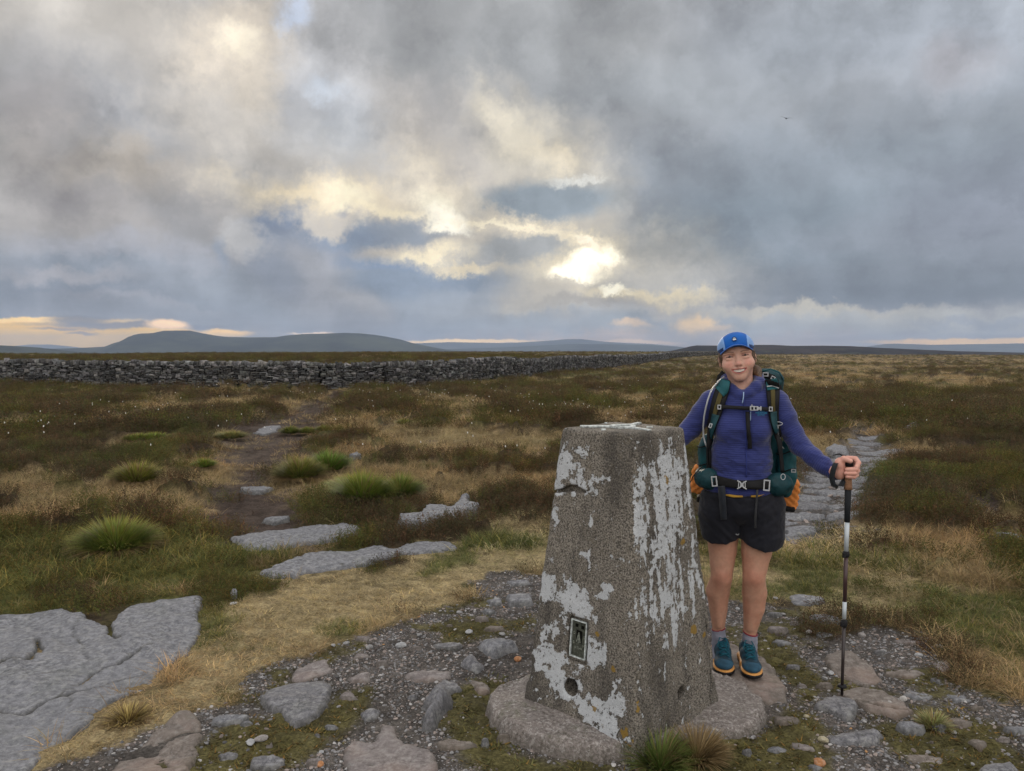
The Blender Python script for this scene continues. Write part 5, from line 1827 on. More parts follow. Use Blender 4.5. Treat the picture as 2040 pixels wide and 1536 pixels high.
# coarse sets, for farther off: same plants as fuller, larger clumps
add_set('heath_far', lambda i: heather(rng, 46, 0.34, 0.26, 0.022, 9, 0.45), 5)
add_set('pale_far', lambda i: blades(rng, 90, 0.34, 0.24, 0.012, lean=0.8, curl=1.2, seg=2, upright=0.2, colvar=0.4, dead=0.25, deadcol=(1.4, 1.35, 1.3)), 4)
PKEYS = list(PROTOS)


def scatter(name, pts, rot, scl, tint, idx, meshes, kind='stuff', label=None, cat=None, tilt=0.25):
    """points carrying rotation / scale / tint / which-mesh, instanced by geometry nodes"""
    n = len(pts)
    me = bpy.data.meshes.new(name)
    me.vertices.add(n); me.vertices.foreach_set('co', np.asarray(pts, np.float32).ravel())
    rs = np.random.RandomState(n)
    R3 = np.stack([rs.uniform(-tilt, tilt, n), rs.uniform(-tilt, tilt, n), rot], -1)
    a = me.attributes.new('rot', 'FLOAT_VECTOR', 'POINT'); a.data.foreach_set('vector', R3.astype(np.float32).ravel())
    scl = np.asarray(scl, np.float32)
    if scl.ndim == 1: scl = np.repeat(scl[:, None], 3, 1)
    a = me.attributes.new('scl', 'FLOAT_VECTOR', 'POINT'); a.data.foreach_set('vector', scl.ravel())
    a = me.attributes.new('pick', 'INT', 'POINT'); a.data.foreach_set('value', np.asarray(idx, np.int32))
    a = me.attributes.new('tint0', 'FLOAT_COLOR', 'POINT')
    a.data.foreach_set('color', np.hstack([tint, np.ones((n, 1))]).astype(np.float32).ravel())
    o = link(name, me, None, kind=kind, label=label, cat=cat)
    c = bpy.data.collections.new(name + '_kinds')
    for i, m in enumerate(meshes):
        c.objects.link(bpy.data.objects.new('%s_kind_%03d' % (name, i), m))
    g = bpy.data.node_groups.new(name, 'GeometryNodeTree')
    g.interface.new_socket('Geometry', in_out='INPUT', socket_type='NodeSocketGeometry')
    g.interface.new_socket('Geometry', in_out='OUTPUT', socket_type='NodeSocketGeometry')
    N = g.nodes; L = g.links
    gi = N.new('NodeGroupInput'); go = N.new('NodeGroupOutput')
    ci = N.new('GeometryNodeCollectionInfo'); ci.inputs['Collection'].default_value = c
    ci.inputs['Separate Children'].default_value = True; ci.inputs['Reset Children'].default_value = True
    ip = N.new('GeometryNodeInstanceOnPoints'); ip.inputs['Pick Instance'].default_value = True
    def at(nm, ty):
        q = N.new('GeometryNodeInputNamedAttribute'); q.data_type = ty; q.inputs['Name'].default_value = nm
        return q.outputs['Attribute']
    m2p = N.new('GeometryNodeMeshToPoints')
    L.new(gi.outputs[0], m2p.inputs['Mesh'])
    L.new(m2p.outputs[0], ip.inputs['Points'])
    L.new(ci.outputs[0], ip.inputs['Instance'])
    L.new(at('pick', 'INT'), ip.inputs['Instance Index'])
    e2r = N.new('FunctionNodeEulerToRotation')
    L.new(at('rot', 'FLOAT_VECTOR'), e2r.inputs[0])
    L.new(e2r.outputs[0], ip.inputs['Rotation'])
    L.new(at('scl', 'FLOAT_VECTOR'), ip.inputs['Scale'])
    st = N.new('GeometryNodeStoreNamedAttribute'); st.data_type = 'FLOAT_COLOR'; st.domain = 'INSTANCE'
    st.inputs['Name'].default_value = 'tint'
    L.new(ip.outputs[0], st.inputs['Geometry'])
    L.new(at('tint0', 'FLOAT_COLOR'), st.inputs['Value'])
    L.new(st.outputs[0], go.inputs[0])
    md = o.modifiers.new('scatter', 'NODES'); md.node_group = g
    return o


def cell_points(r0, r1, spacing, half_deg, seed):
    """jittered points over a fan of ground; spacing(r) in metres"""
    rs = np.random.RandomState(seed)
    X, Y = [], []
    r = r0
    while r < r1:
        s = spacing(r)
        n = int(2 * math.radians(half_deg) * r / s)
        a = (np.arange(n) + rs.rand(n)) / n * 2 - 1
        rr = r + (rs.rand(n) - 0.5) * s * 1.2
        X.append(rr * np.sin(a * math.radians(half_deg))); Y.append(rr * np.cos(a * math.radians(half_deg)))
        r += s
    return np.concatenate(X), np.concatenate(Y)


def in_rock(x, y, marg=0.0):
    m = np.zeros(x.shape, bool)
    for poly in ROCKS:
        P = np.asarray(poly)
        bb = (x > P[:, 0].min() - .05) & (x < P[:, 0].max() + .05) & (y > P[:, 1].min() - .05) & (y < P[:, 1].max() + .05)
        if bb.any():
            i = np.where(bb)[0]
            m[i[sdpoly(x[i], y[i], poly) < marg]] = True
    # keep the standing spots clear: pillar, concrete base, shoes
    for cx, cy_, cr in CLEAR:
        m |= np.hypot(x - cx, y - cy_) < cr
    m |= (np.abs(x - PILLAR_C[0]) + np.abs(y - PILLAR_C[1])) < 0.44
    return m


def plant(name, label, r0, r1, spacing, seed, table, cat='plants', half=40):
    """table: kind -> (proto key, probability, scale lo, hi)"""
    x, y = cell_points(r0, r1, spacing, half, seed)
    W = cover(x, y)
    rs = np.random.RandomState(seed + 1)
    cs = np.cumsum(W, 1); k = (rs.rand(len(x), 1) * cs[:, -1:] > cs).sum(1).clip(0, 8)
    keys = sorted({t[0] for t in table.values()}, key=PKEYS.index)
    meshes = []; off = {}
    for q in keys: off[q] = len(meshes); meshes += PROTOS[q]
    keep = np.zeros(len(x), bool); idx = np.zeros(len(x), int); scl = np.ones((len(x), 3))
    for kk, t in table.items():
        m = (k == kk) & (rs.rand(len(x)) < t[1])
        keep |= m
        idx[m] = off[t[0]] + rs.randint(0, len(PROTOS[t[0]]), m.sum())
        s = rs.uniform(t[2], t[3], m.sum())
        scl[m] = np.stack([s, s, s * (t[4] if len(t) > 4 else 1.0)], -1)
    r = np.hypot(x, y)
    keep &= ~np.where(r > 5, in_rock(x, y, 0.07), in_rock(x, y, -0.012))
    ws = wall_side(x, y)
    keep &= (np.abs(ws) > 0.45)
    x, y, idx, scl, k, r = x[keep], y[keep], idx[keep], scl[keep], k[keep], r[keep]
    # tint: the cover colour with patchy drift between greener, redder, paler
    c = KCOL[k] * 1.0
    a = fbm(x, y, 2.1, 3, 0.6, seed=201)[:, None]; b = fbm(x, y, 0.7, 3, 0.6, seed=211)[:, None]; d = rs.rand(len(x), 1)
    c = c * (0.40 + 0.75 * a + 0.5 * d)
    c = c * (1 + (b - 0.5) * np.array([[0.35, 0.0, -0.15]])) * PLANT_GAIN[k][:, None]
    z = zsurf(x, y) - 0.004
    return scatter(name, np.stack([x, y, z], -1), rs.uniform(0, 2 * PI, len(x)), scl, np.clip(c, 0.004, 1), idx, meshes, label=label, cat=cat)


PLANT_GAIN = np.array([1.3, 1.6, 1.45, 1.35, 1.5, 1.5, 1.5, 1.15, 1.0])
plant('turf', 'short dry turf, moss and grass round the pillar', 1.75, 6.2, lambda r: 0.030 + 0.0028 * r, 1, {
    K_TAN: ('dry', 1.0, 0.65, 1.1), K_GREEN: ('grass', 1.0, 0.5, 0.95), K_MOSS: ('moss', 1.0, 0.8, 1.5), K_GRAVEL: ('dry', 0.05, 0.4, 0.8),
    K_HEATH: ('heath', 0.42, 0.6, 1.15), K_OLIVE: ('heath', 0.42, 0.6, 1.1), K_PALE: ('pale', 0.7, 0.5, 0.9), K_PEAT: ('moss', 0.08, 0.6, 1.2), K_STONY: ('dry', 0.02, 0.5, 1)}, 'turf')
plant('moor_plants', 'mixed heather, bilberry and moor grass in the middle distance', 6.0, 16, lambda r: 0.075 + 0.0055 * (r - 6), 2, {
    K_TAN: ('dry', 1.0, 1.6, 2.4), K_GREEN: ('grass', 1.0, 1.3, 1.9), K_MOSS: ('moss', 1.0, 1.5, 2.5),
    K_HEATH: ('heath', 0.9, 0.9, 1.7), K_OLIVE: ('heath', 0.9, 0.9, 1.6), K_PALE: ('pale', 1.0, 0.7, 1.2), K_PEAT: ('pale', 0.10, 0.4, 0.8), K_STONY: ('dry', 0.14, 0.8, 1.8)}, 'moor plants')
plant('far_moor_plants', 'heather and pale moor grass reaching to the stone wall and horizon', 15.5, 330, lambda r: 0.17 + 0.0068 * (r - 15.5), 3, {
    K_TAN: ('pale_far', 1.0, 0.5, 0.8), K_GREEN: ('pale_far', 0.8, 0.4, 0.7),
    K_HEATH: ('heath_far', 1.0, 0.6, 1.3), K_OLIVE: ('heath_far', 1.0, 0.6, 1.2), K_PALE: ('pale_far', 0.9, 0.6, 1.1, 0.8), K_PEAT: ('heath_far', 0.15, 0.3, 0.7), K_STONY: ('pale_far', 0.1, 0.3, 0.6)}, 'moor plants', half=39)

# gravel ------------------------------------------------------------------
def pebble_mat():
    m, nt, b = new_mat('pebble', 0.75, 0.3)
    t = attr(nt, 'tint', 'INSTANCER')
    P = coords(nt)
    n = noise(nt, P, 2.4, 4.0, 0.7)
    f = n.smooth(0.3, 0.7, 0.7, 1.25)
    setc(nt, b, mixc(nt, 1.0, t, comb(nt, f, f, f), 'MULTIPLY'))
    return m


M_PEB = pebble_mat()
PEBS = [pebble_mesh(i) for i in range(8)]
for p_ in PEBS: p_.materials.append(M_PEB)


def gravel(name, label, zone_k, r0, r1, spacing, seed, smin, smax, prob=1.0, tone=1.0):
    x, y = cell_points(r0, r1, spacing, 40, seed)
    W = cover(x, y)
    rs = np.random.RandomState(seed + 9)
    dens = 0.4 + 1.1 * sstep(0.36, 0.62, fbm(x, y, 2.6, 4, 0.6, seed=seed))
    keep = (rs.rand(len(x)) < W[:, zone_k] * prob * dens) & ~in_rock(x, y, -0.02)
    keep |= (rs.rand(len(x)) < 0.004) & (W[:, zone_k] > 0.3)
    x, y = x[keep], y[keep]; n = len(x)
    s = smin + (smax - smin) * rs.rand(n) ** 3.2
    t = rs.rand(n, 1)
    g = 0.085 + 0.24 * rs.rand(n, 1) ** 1.6
    c = np.hstack([g * 1.0, g * 0.985, g * 1.0])
    m = t[:, 0] < 0.45; c[m] *= np.array([1.05, 0.90, 0.80])
    m = t[:, 0] > 0.95; c[m] = np.array([0.46, 0.45, 0.44]) * rs.uniform(.75, 1.05, (m.sum(), 1))
    m = (t[:, 0] > 0.825) & (t[:, 0] < 0.83); c[m] = (0.42, 0.24, 0.11)
    z = zsurf(x, y) - s * 0.10
    sc = np.stack([s, s, s], -1)
    return scatter(name, np.stack([x, y, z], -1), rs.uniform(0, 6.28, n), sc, np.clip(c * tone, 0, 1), rs.randint(0, 8, n), PEBS, label=label, cat='gravel', tilt=0.5)


gravel('gravel', 'loose grey and white gravel on dark grit round the pillar', K_GRAVEL, 2.0, 7.5, lambda r: 0.0098 + 0.0010 * (r - 2), 5, 0.0024, 0.0120, 1.0)
gravel('path_gravel', 'pale loose chippings along the stony path behind the hiker', K_STONY, 5.0, 16, lambda r: 0.045 + 0.004 * (r - 5), 6, 0.012, 0.045, 1.0, 1.0)

# cotton grass: white tufts on thin stems
def cotton():
    V, F, C = [], [], []
    r2 = random.Random(9)
    bm = bmesh.new(); bmesh.ops.create_icosphere(bm, subdivisions=1, radius=0.013, matrix=Matrix.Translation((0.01, 0, 0.245)))
    vs = [v.co.copy() + Vector([r2.gauss(0, .002) for _ in range(3)]) for v in bm.verts]
    for f in bm.faces: F.append(tuple(v.index for v in f.verts) + (f.verts[-1].index if 0 else [v.index for v in f.verts][-1],))
    V += vs; C += [Vector((1, 1, .95))] * len(vs); bm.free()
    o = len(V); V += [Vector((-.0015, 0, 0)), Vector((.0015, 0, 0)), Vector((.010, 0, .24))]; C += [Vector((.15, .16, .06))] * 3; F.append((o, o + 1, o + 2, o + 2))
    return V, F, C
PROTOS['cotton'] = [proto('cover_cotton', cotton())]
def cottongrass():
    rs = np.random.RandomState(77)
    X, Y = [], []
    for (u0, u1, v0, v1, n) in ((60, 560, 800, 890, 60), (0, 330, 880, 990, 18), (300, 640, 770, 800, 34), (700, 1340, 765, 850, 190), (640, 1100, 850, 940, 14), (1560, 1980, 780, 900, 22), (1150, 1400, 850, 870, 8)):
        u = rs.uniform(u0, u1, n); v = rs.uniform(v0, v1, n)
        for a, b in zip(u, v):
            p = gpt(a, b)
            X.append(p[0]); Y.append(p[1])
    X = np.array(X); Y = np.array(Y)
    cl = fbm(X, Y, 0.5, 3, seed=301)
    k = (cl > 0.47) & ~in_rock(X, Y)
    X, Y = X[k], Y[k]
    r = np.hypot(X, Y)
    n = len(X); z = zsurf(X, Y)
    s = 0.5 + 0.016 * r
    sc = np.stack([s, s, np.full(n, 1.15)], -1)
    scatter('cottongrass', np.stack([X, Y, z], -1), rs.uniform(0, 6.28, n), sc, np.full((n, 3), 0.75), np.zeros(n, int), PROTOS['cotton'], label='white cottongrass heads dotted over the moor', cat='cottongrass')
cottongrass()

# ------------------------------------------------------------------ the hiker
_t0 = Vector(gpt(1470, 1353, 0.03))
_r = _t0.length + 0.155
TH = math.atan2(_t0.x, _t0.y)
PO = Vector((_r * math.sin(TH), _r * math.cos(TH), 0.034))
PM = Matrix.Translation(PO) @ Matrix.Rotation(-TH, 4, 'Z')
PMI = PM.inverted()
_co = PMI @ Vector((0, 0, CAM_H))
S_ = 0.00249            # metres per photo pixel at the hiker


def L(u, v, d=0.0):
    """person-space point: pixel (u, v) at depth d behind (+) or in front (-) of the standing line"""
    r = PMI.to_3x3() @ ray(u, v)
    t = (d - _co.y) / r.y
    return np.array([_co.x + r.x * t, d, _co.z + r.z * t])


person = empty('person', PO, -TH, label='smiling hiker in blue cap, blue jacket and black shorts beside the pillar', cat='person')

# materials
M_SKIN, _nt, _b = new_mat('skin', 0.5, 0.35)
_a = attr(_nt, 'tint'); _P = coords(_nt)
_f = noise(_nt, _P, 60, 4.0, 0.6).smooth(0.3, 0.7, 0.93, 1.06)
_c = mixc(_nt, 1.0, _a, comb(_nt, _f, _f, _f), 'MULTIPLY')
setc(_nt, _b, _c)
_b.inputs['Subsurface Weight'].default_value = 0.12
_b.inputs['Subsurface Radius'].default_value = (0.012, 0.005, 0.003)
_b.inputs['Subsurface Scale'].default_value = 1.0
bump(_nt, _b, noise(_nt, _P, 260, 3.0), 0.12, 0.002)


def cloth(name, col, rough=0.75, rib=0.0, ribscale=900.0, var=0.12, sheen=0.15, use_attr=False):
    m, nt, b = new_mat(name, rough, 0.25)
    P = coords(nt)
    n = noise(nt, P, 18, 5.0, 0.6)
    f = n.smooth(0.3, 0.7, 1 - var, 1 + var)
    base = attr(nt, 'tint') if use_attr else None
    if base is None:
        rgb = nt.nodes.new('ShaderNodeRGB'); rgb.outputs[0].default_value = tuple(col) + (1,); base = E(nt, rgb.outputs[0])
    c = mixc(nt, 1.0, base, comb(nt, f, f, f), 'MULTIPLY')
    h = noise(nt, P, 500, 3.0) * 0.4 + n
    if rib:
        x, y, z = sepxyz(nt, attr(nt, 'flow', out='Vector'))
        w = (x * ribscale)._m('SINE')
        h = h + w * rib
        g = w.smooth(-1, 1, 0.93, 1.03)
        c = mixc(nt, 1.0, c, comb(nt, g, g, g), 'MULTIPLY')
    setc(nt, b, c)
    b.inputs['Sheen Weight'].default_value = sheen
    bump(nt, b, h, 0.5, 0.004)
    return m


M_JACKET = cloth('blue_fleece', (0.023, 0.033, 0.150), rib=0.22, ribscale=1.0, sheen=0.3)
M_SHORTS = cloth('black_cloth', (0.0075, 0.0085, 0.0145), 0.7, sheen=0.1)
M_TEAL = cloth('teal_nylon', (0.012, 0.085, 0.100), 0.55, sheen=0.0, var=0.2)
M_TEALD = cloth('dark_teal_nylon', (0.008, 0.045, 0.055), 0.55, sheen=0.0, var=0.2)
M_BLACK = cloth('black_webbing', (0.008, 0.008, 0.009), 0.7, sheen=0.0)
M_OLIVE = cloth('olive_mesh', (0.075, 0.062, 0.022), 0.85, sheen=0.0)
M_BUCKLE = simple_mat('pale_grey_plastic', (0.42, 0.44, 0.46), 0.4, 0.5, 0.05)
M_SOCK = cloth('grey_knit', (0.23, 0.235, 0.29), 0.95, sheen=0.1)
M_SOCKB = cloth('maroon_knit', (0.20, 0.022, 0.035), 0.95)
M_HAIR, _nt, _b = new_mat('brown_hair', 0.5, 0.4)
setc(_nt, _b, mixc(_nt, noise(_nt, coords(_nt), 90, 3.0).smooth(.3, .7), (0.055, 0.032, 0.020), (0.15, 0.092, 0.055)))

px = lambda q: q * S_
# ---- head frame: x to the picture's right, y away from the viewer, z up; origin between the eyes
HO = L(1469.3, 709.8, -0.065)
_roll = math.radians(-8.0)
HR = np.array(Matrix.Rotation(_roll, 3, 'Y') @ Matrix.Rotation(math.radians(3), 3, 'Z'))
def H(x, y, z): return HO + HR @ (np.array([x, y, z]) * 0.001)
hrot = tuple(math.degrees(a) for a in Matrix(HR).to_euler())


def toH(P): return (P - HO) @ HR * 1000.0


SH = Sdf()
def hell(c, r, k=0.012, mode='u', rot=(0, 0, 0)):
    R = Matrix(HR) @ Euler([math.radians(q) for q in rot]).to_matrix()
    SH.ell(H(*c), [q * 0.001 for q in r], k, rot=tuple(math.degrees(a) for a in R.to_euler()), mode=mode)
def hcap(a, b, ra, rb, k=0.008, mode='u'): SH.cap(H(*a), H(*b), ra * .001, rb * .001, k, mode=mode)


hell((0, 92, 28), (79, 97, 84))
hell((0, 52, 34), (71, 58, 52), 0.02)           # forehead
hell((0, 62, -40), (69, 66, 66), 0.03)           # lower face
hell((0, 24, -72), (40, 34, 36), 0.03)           # muzzle
hell((0, 13, -103), (23, 20, 17), 0.025)         # chin
for s in (-1, 1):
    hell((s * 44, 24, -38), (32, 29, 27), 0.025)   # smiling cheeks
    hell((s * 38, 8, 16), (25, 13, 8), 0.022)      # brow
    hell((s * 36, -4, 1), (18, 12, 9), 0.02, 'c')
    hell((s * 37, 13, 0), (22, 15, 14), 0.006)     # closed-up lids
    hell((s * 37, 2, -10), (15, 8, 3.6), 0.012)    # lower lid pouch
    hell((s * 36.5, -4, 0.5), (13.5, 8, 2.3), 0.003, 'c', rot=(0, s * 4, 0))
    hell((s * 81, 74, -14), (9, 18, 30), 0.008)
    hell((s * 10.5, -10, -39), (6.5, 8, 6.2), 0.008)
    hell((s * 6.5, -14, -45), (2.8, 5, 2.0), 0.003, 'c')
hcap((0, 3, 6), (0, -18, -34), 5.5, 8.5, 0.014)     # nose
hell((0, -19, -36.5), (9.5, 8, 8), 0.01)
hell((0, -10, -54), (7, 9, 8), 0.010)


def smile(P):
    q = toH(P)
    z = q[..., 2] + 71 - q[..., 0] ** 2 / 125.0
    w = np.stack([q[..., 0] / 34.0, (q[..., 1] + 12) / 23.0, z / (8.2 * np.sqrt(np.clip(1 - (q[..., 0] / 36.0) ** 2, .05, 1)))], -1)
    k0 = np.sqrt((w ** 2).sum(-1))
    return (k0 - 1) * 0.006
for s, dz, r0 in ((1, 8.8, 2.6), (-1, -9.2, 3.6)):
    prev = None
    for i in range(-6, 7):
        x = i * 5.7; e = math.sqrt(max(0, 1 - (x / 36.0) ** 2))
        p = (x, -11 + x * x / 75.0, -71 + x * x / 125.0 + dz * e)
        if prev is not None: hcap(prev, p, r0 * (.45 + .55 * e), r0 * (.45 + .55 * e), 0.005)
        prev = p
SH.ops.append(('c', smile, H(0, 0, -70), 0.045, 0.002))
# neck, running down into the collar
SH.cap(L(1474, 742, 0.03), L(1477, 800, 0.035), px(23), px(26), 0.03)
SH.ell(L(1477, 815, 0.03), (px(50), 0.06, px(18)), 0.03)


def head_col(V):
    q = toH(V); x, y, z = q[:, 0], q[:, 1], q[:, 2]
    C = np.tile(np.array([0.58, 0.345, 0.265]), (len(V), 1))
    def mixin(m, c): C[:] = C * (1 - m[:, None]) + np.array(c) * m[:, None]
    e = np.hypot((np.abs(x) - 44) / 26, (z + 34) / 22)
    mixin((1 - sstep(.3, 1.2, e)) * (y < 60) * 0.55, (0.60, 0.255, 0.20))
    e = np.hypot(x / 15, (z + 36) / 16); mixin((1 - sstep(.4, 1.2, e)) * (y < 10) * 0.5, (0.60, 0.25, 0.20))
    ax = np.abs(x)
    # brows
    bz = 17.5 + 6.0 * np.sin(np.clip((ax - 8) / 56, 0, 1) * 3.1)
    mixin((1 - sstep(1.6, 3.8, np.abs(z - bz))) * sstep(13, 18, ax) * (1 - sstep(56, 64, ax)) * (y < 40) * 0.8, (0.17, 0.09, 0.06))
    # lash lines and shade of the lids
    ez = (z - 1.6) + ((ax - 37) / 18) ** 2 * 2.0
    mixin((1 - sstep(1.5, 4.0, np.abs(ez))) * (1 - sstep(14, 19, np.abs(ax - 37))) * (y < 30) * 0.95, (0.035, 0.018, 0.015))
    mixin((1 - sstep(4, 9, np.abs(z - 6))) * (1 - sstep(12, 22, np.abs(ax - 36))) * (y < 30) * 0.55, (0.32, 0.15, 0.12))
    # lips
    zc = z + 71 - x ** 2 / 125.0; e0 = np.sqrt(np.clip(1 - (x / 37) ** 2, 0, 1))
    lip = (np.abs(zc) < 12.6 * e0 + .5) & (ax < 37) & (y < 14)
    mixin(lip * 0.8, (0.42, 0.125, 0.115))
    mixin((np.abs(zc) < 7.5 * e0) * (ax < 33) * (y < 20) * (y > -7 + x ** 2 / 75) * 0.9, (0.10, 0.02, 0.02))
    # creases beside the mouth: their shade painted into the skin colour
    ex = 27 + (-40 - z) * 0.42
    mixin((1 - sstep(1.0, 4.0, np.abs(ax - ex))) * sstep(-78, -68, z) * (1 - sstep(-42, -34, z)) * (y < 30) * 0.35, (0.42, 0.20, 0.16))
    mixin((y < 8) * (1 - sstep(3, 9, np.hypot(ax - 8, z + 46))) * .4, (0.36, 0.14, 0.11))
    return C


def body_col(V):
    C = np.tile(np.array([0.50, 0.27, 0.185]), (len(V), 1))
    for kk in (L(1436, 1152, -.03), L(1503, 1152, -.03)):
        e = np.linalg.norm((V - kk) / np.array([.045, .06, .06]), axis=1)
        C = C * (1 - ((1 - sstep(.3, 1.3, e)) * .35)[:, None] * np.array([.10, .45, .45]))
    n = fbm3(V, 22, 4, .6, seed=14)[:, None] - .5
    return C * (1 + n * np.array([.15, .40, .45]))


def hand_col(V):
    n = fbm3(V, 60, 3)
    return np.array([0.64, 0.34, 0.27]) * (1 + (n[:, None] - .5) * np.array([.1, .3, .3]))


# ---- legs, hips, trunk (under the clothes) and arms
SB = Sdf()
SB.ell(L(1477, 1005, .03), (px(76), .11, px(42)), .03)
SB.ell(L(1478, 915, .03), (px(56), .095, px(80)), .05)
SB.ell(L(1478, 835, .03), (px(58), .095, px(52)), .05)
legs = {
    -1: [((1440, 1030), .03, 37), ((1439.5, 1095), .02, 28.5), ((1437.5, 1150), .0, 21.5), ((1430, 1178), .035, 24.2), ((1431, 1212), .045, 19), ((1431.5, 1256), .05, 12.5), ((1433, 1300), .05, 12.5)],
    1: [((1512, 1030), .03, 37), ((1507, 1098), .02, 30), ((1502, 1150), -.005, 22.5), ((1503, 1180), .03, 25), ((1502, 1210), .042, 22), ((1493.5, 1262), .05, 13.2), ((1492, 1305), .05, 12.8)]}
for s, ch in legs.items():
    for (a, da, ra), (b, db, rb) in zip(ch[:-1], ch[1:]):
        SB.cap(L(*a, da), L(*b, db), px(ra - 1.2), px(rb - 1.2), .006)
    k = ch[2]
    SB.ell(L(k[0][0], k[0][1] - 5, k[1] - .028), (px(9), .022, px(11)), .02)      # kneecap
    SB.ell(L(k[0][0] - 6, k[0][1] + 12, k[1] - .026), (px(5), .012, px(5)), .012)
    SB.ell(L(k[0][0] + 6, k[0][1] + 12, k[1] - .026), (px(5), .012, px(5)), .012)
    SB.cap(L(ch[3][0][0] - 2, ch[3][0][1], -.005), L(ch[5][0][0] + 1, ch[5][0][1] - 10, .02), px(8), px(6), .012)    # shin
    SB.ell(L(ch[5][0][0] - 9, 1288, .05), (px(6), .02, px(6)), .01)
    SB.ell(L(ch[5][0][0] + 9, 1284, .05), (px(6), .02, px(6)), .01)
    SB.cap(L(ch[6][0][0], ch[6][0][1], .05), L(ch[6][0][0] + 4, ch[6][0][1] + 30, -.08), px(13), px(11), .02)
# her right arm (picture left) goes down behind the pillar; her left arm reaches to the pole
ARM_R = [(1420, 805, .03, 20), (1376, 850, .05, 17), (1340, 890, -.02, 14), (1318, 906, -.10, 11)]
ARM_L = [(1545, 806, .03, 21), (1570, 855, .03, 19), (1597, 893, .02, 16), (1630, 922, -.04, 14), (1660, 940, -.085, 10.5)]
for A in (ARM_R, ARM_L):
    for a, b in zip(A[:-1], A[1:]): SB.cap(L(*a[:3]), L(*b[:3]), px(a[3] - 3), px(b[3] - (3 if b[3] > 12 else 0)), .006)

# pole position in person space
_pg = gpt(1677, 1394)
POLE = Vector((_pg[0], _pg[1], 0))
_pt = dpt(1691.5, 905, POLE.y + 0.03)
pl0 = PMI @ Vector((POLE.x, POLE.y, 0.02)); pl1 = PMI @ _pt
def pole_at(v):
    """point of the pole axis at picture height v"""
    w0 = 1394.0; w1 = 905.0
    # solve by stepping
    best = None
    for i in range(201):
        t = i / 200; p = pl0.lerp(pl1, t); w = PM @ p
        d = w - Vector((0, 0, CAM_H)); c, s = math.cos(PITCH), math.sin(PITCH)
        yy = (d.z * c + d.y * s) / (d.y * c - d.z * s)
        vv = 768 - yy * FPX
        if best is None or abs(vv - v) < best[0]: best = (abs(vv - v), p)
    return best[1]
YP = pole_at(932).y

SHD = Sdf()     # hand on the pole
def hp(u, v, d): return L(u, v, YP + d)
SHD.ell(hp(1673.5, 935, .004), (px(10.5), .026, px(19)), .01)
SHD.ell(hp(1672, 924, -.012), (px(8.5), .018, px(11)), .01)
SHD.ell(hp(1690, 931, .028), (px(15), .014, px(17)), .012)
SHD.cap(hp(1672, 922, .0), hp(1681, 914, -.018), px(6.6), px(5.2), .010)
SHD.cap(hp(1681, 914, -.018), hp(1694, 918.5, -.030), px(5.2), px(4.3), .005)
fingers = [
    [(1688, 913, .020, 5.0), (1704, 914, .012, 4.9), (1710, 922, -.004, 4.7), (1706, 931, -.022, 4.0)],
    [(1694, 926, .030, 5.0), (1708, 929, .010, 4.8), (1705, 935, -.022, 4.6), (1688, 935.5, -.030, 4.0)],
    [(1694, 937, .030, 4.8), (1708, 938, .006, 4.7), (1702, 943, -.024, 4.6), (1685.5, 942.6, -.030, 3.9)],
    [(1692, 944, .026, 4.4), (1706, 946, .004, 4.3), (1701, 950, -.020, 4.1), (1688, 949.5, -.027, 3.5)]]
for f in fingers:
    for i, (a, b) in enumerate(zip(f[:-1], f[1:])):
        SHD.cap(hp(*a[:3]), hp(*b[:3]), px(a[3]), px(b[3]), .0022 if i else .004)
SHD.cap(hp(1672, 940, .008), L(1652, 938, ARM_L[-1][2] + .02), px(10.5), px(10.5), .015)
SHR = Sdf()     # hand resting behind the pillar
SHR.cap(L(1330, 897, -.06), L(1312, 908, -.12), px(11), px(10), .01)
SHR.ell(L(1303, 912, -.135), (px(14), .014, px(14)), .01)
for k in range(4): SHR.cap(L(1296, 902 + k * 7, -.14), L(1272 + abs(k - 1.3) * 3, 903 + k * 8, -.145), px(4.2), px(3.4), .004)
SHR.cap(L(1306, 902, -.135), L(1290, 890, -.14), px(5), px(4), .006)

_Vs, _Fs, _Cs = [], [], []
for S, res, cf in ((SH, 0.0021, head_col), (SB, 0.0055, body_col), (SHD, 0.0017, hand_col), (SHR, 0.0035, hand_col)):
    lo, hi = S.bounds(); V, F = polygonise(S, lo, hi, res)
    o = sum(len(v) for v in _Vs)
    _Vs.append(V); _Fs.append(F + o); _Cs.append(cf(V))
me = mesh_np('body', np.concatenate(_Vs), np.concatenate(_Fs)); set_col(me, 'tint', np.concatenate(_Cs)); shade_smooth(me)
body = link('body', me, M_SKIN, person)

# eyes and teeth
M_EYE, _nt, _b = new_mat('eye', 0.15, 0.6)
_b.inputs['Base Color'].default_value = (0.05, 0.03, 0.02, 1)
M_EYEW = simple_mat('eye_white', (0.16, 0.13, 0.12), 0.3, 0.5, 0.02)
for s in (-1, 1):
    bm = bmesh.new(); bmesh.ops.create_uvsphere(bm, u_segments=24, v_segments=16, radius=0.0135)
    me = bpy.data.meshes.new('eye'); bm.to_mesh(me); bm.free(); shade_smooth(me)
    o = link('eye', me, M_EYEW, person); o.location = H(s * 36.5, 11.5, 1)
    bm = bmesh.new(); bmesh.ops.create_uvsphere(bm, u_segments=16, v_segments=10, radius=0.0078)
    me = bpy.data.meshes.new('iris'); bm.to_mesh(me); bm.free(); shade_smooth(me)
    o2 = link('iris', me, M_EYE, o); o2.location = (0, -0.0075, -0.0005)
M_TEETH = simple_mat('teeth', (0.74, 0.71, 0.64), 0.25, 0.5, 0.03)
V, F = [], []
n = 30
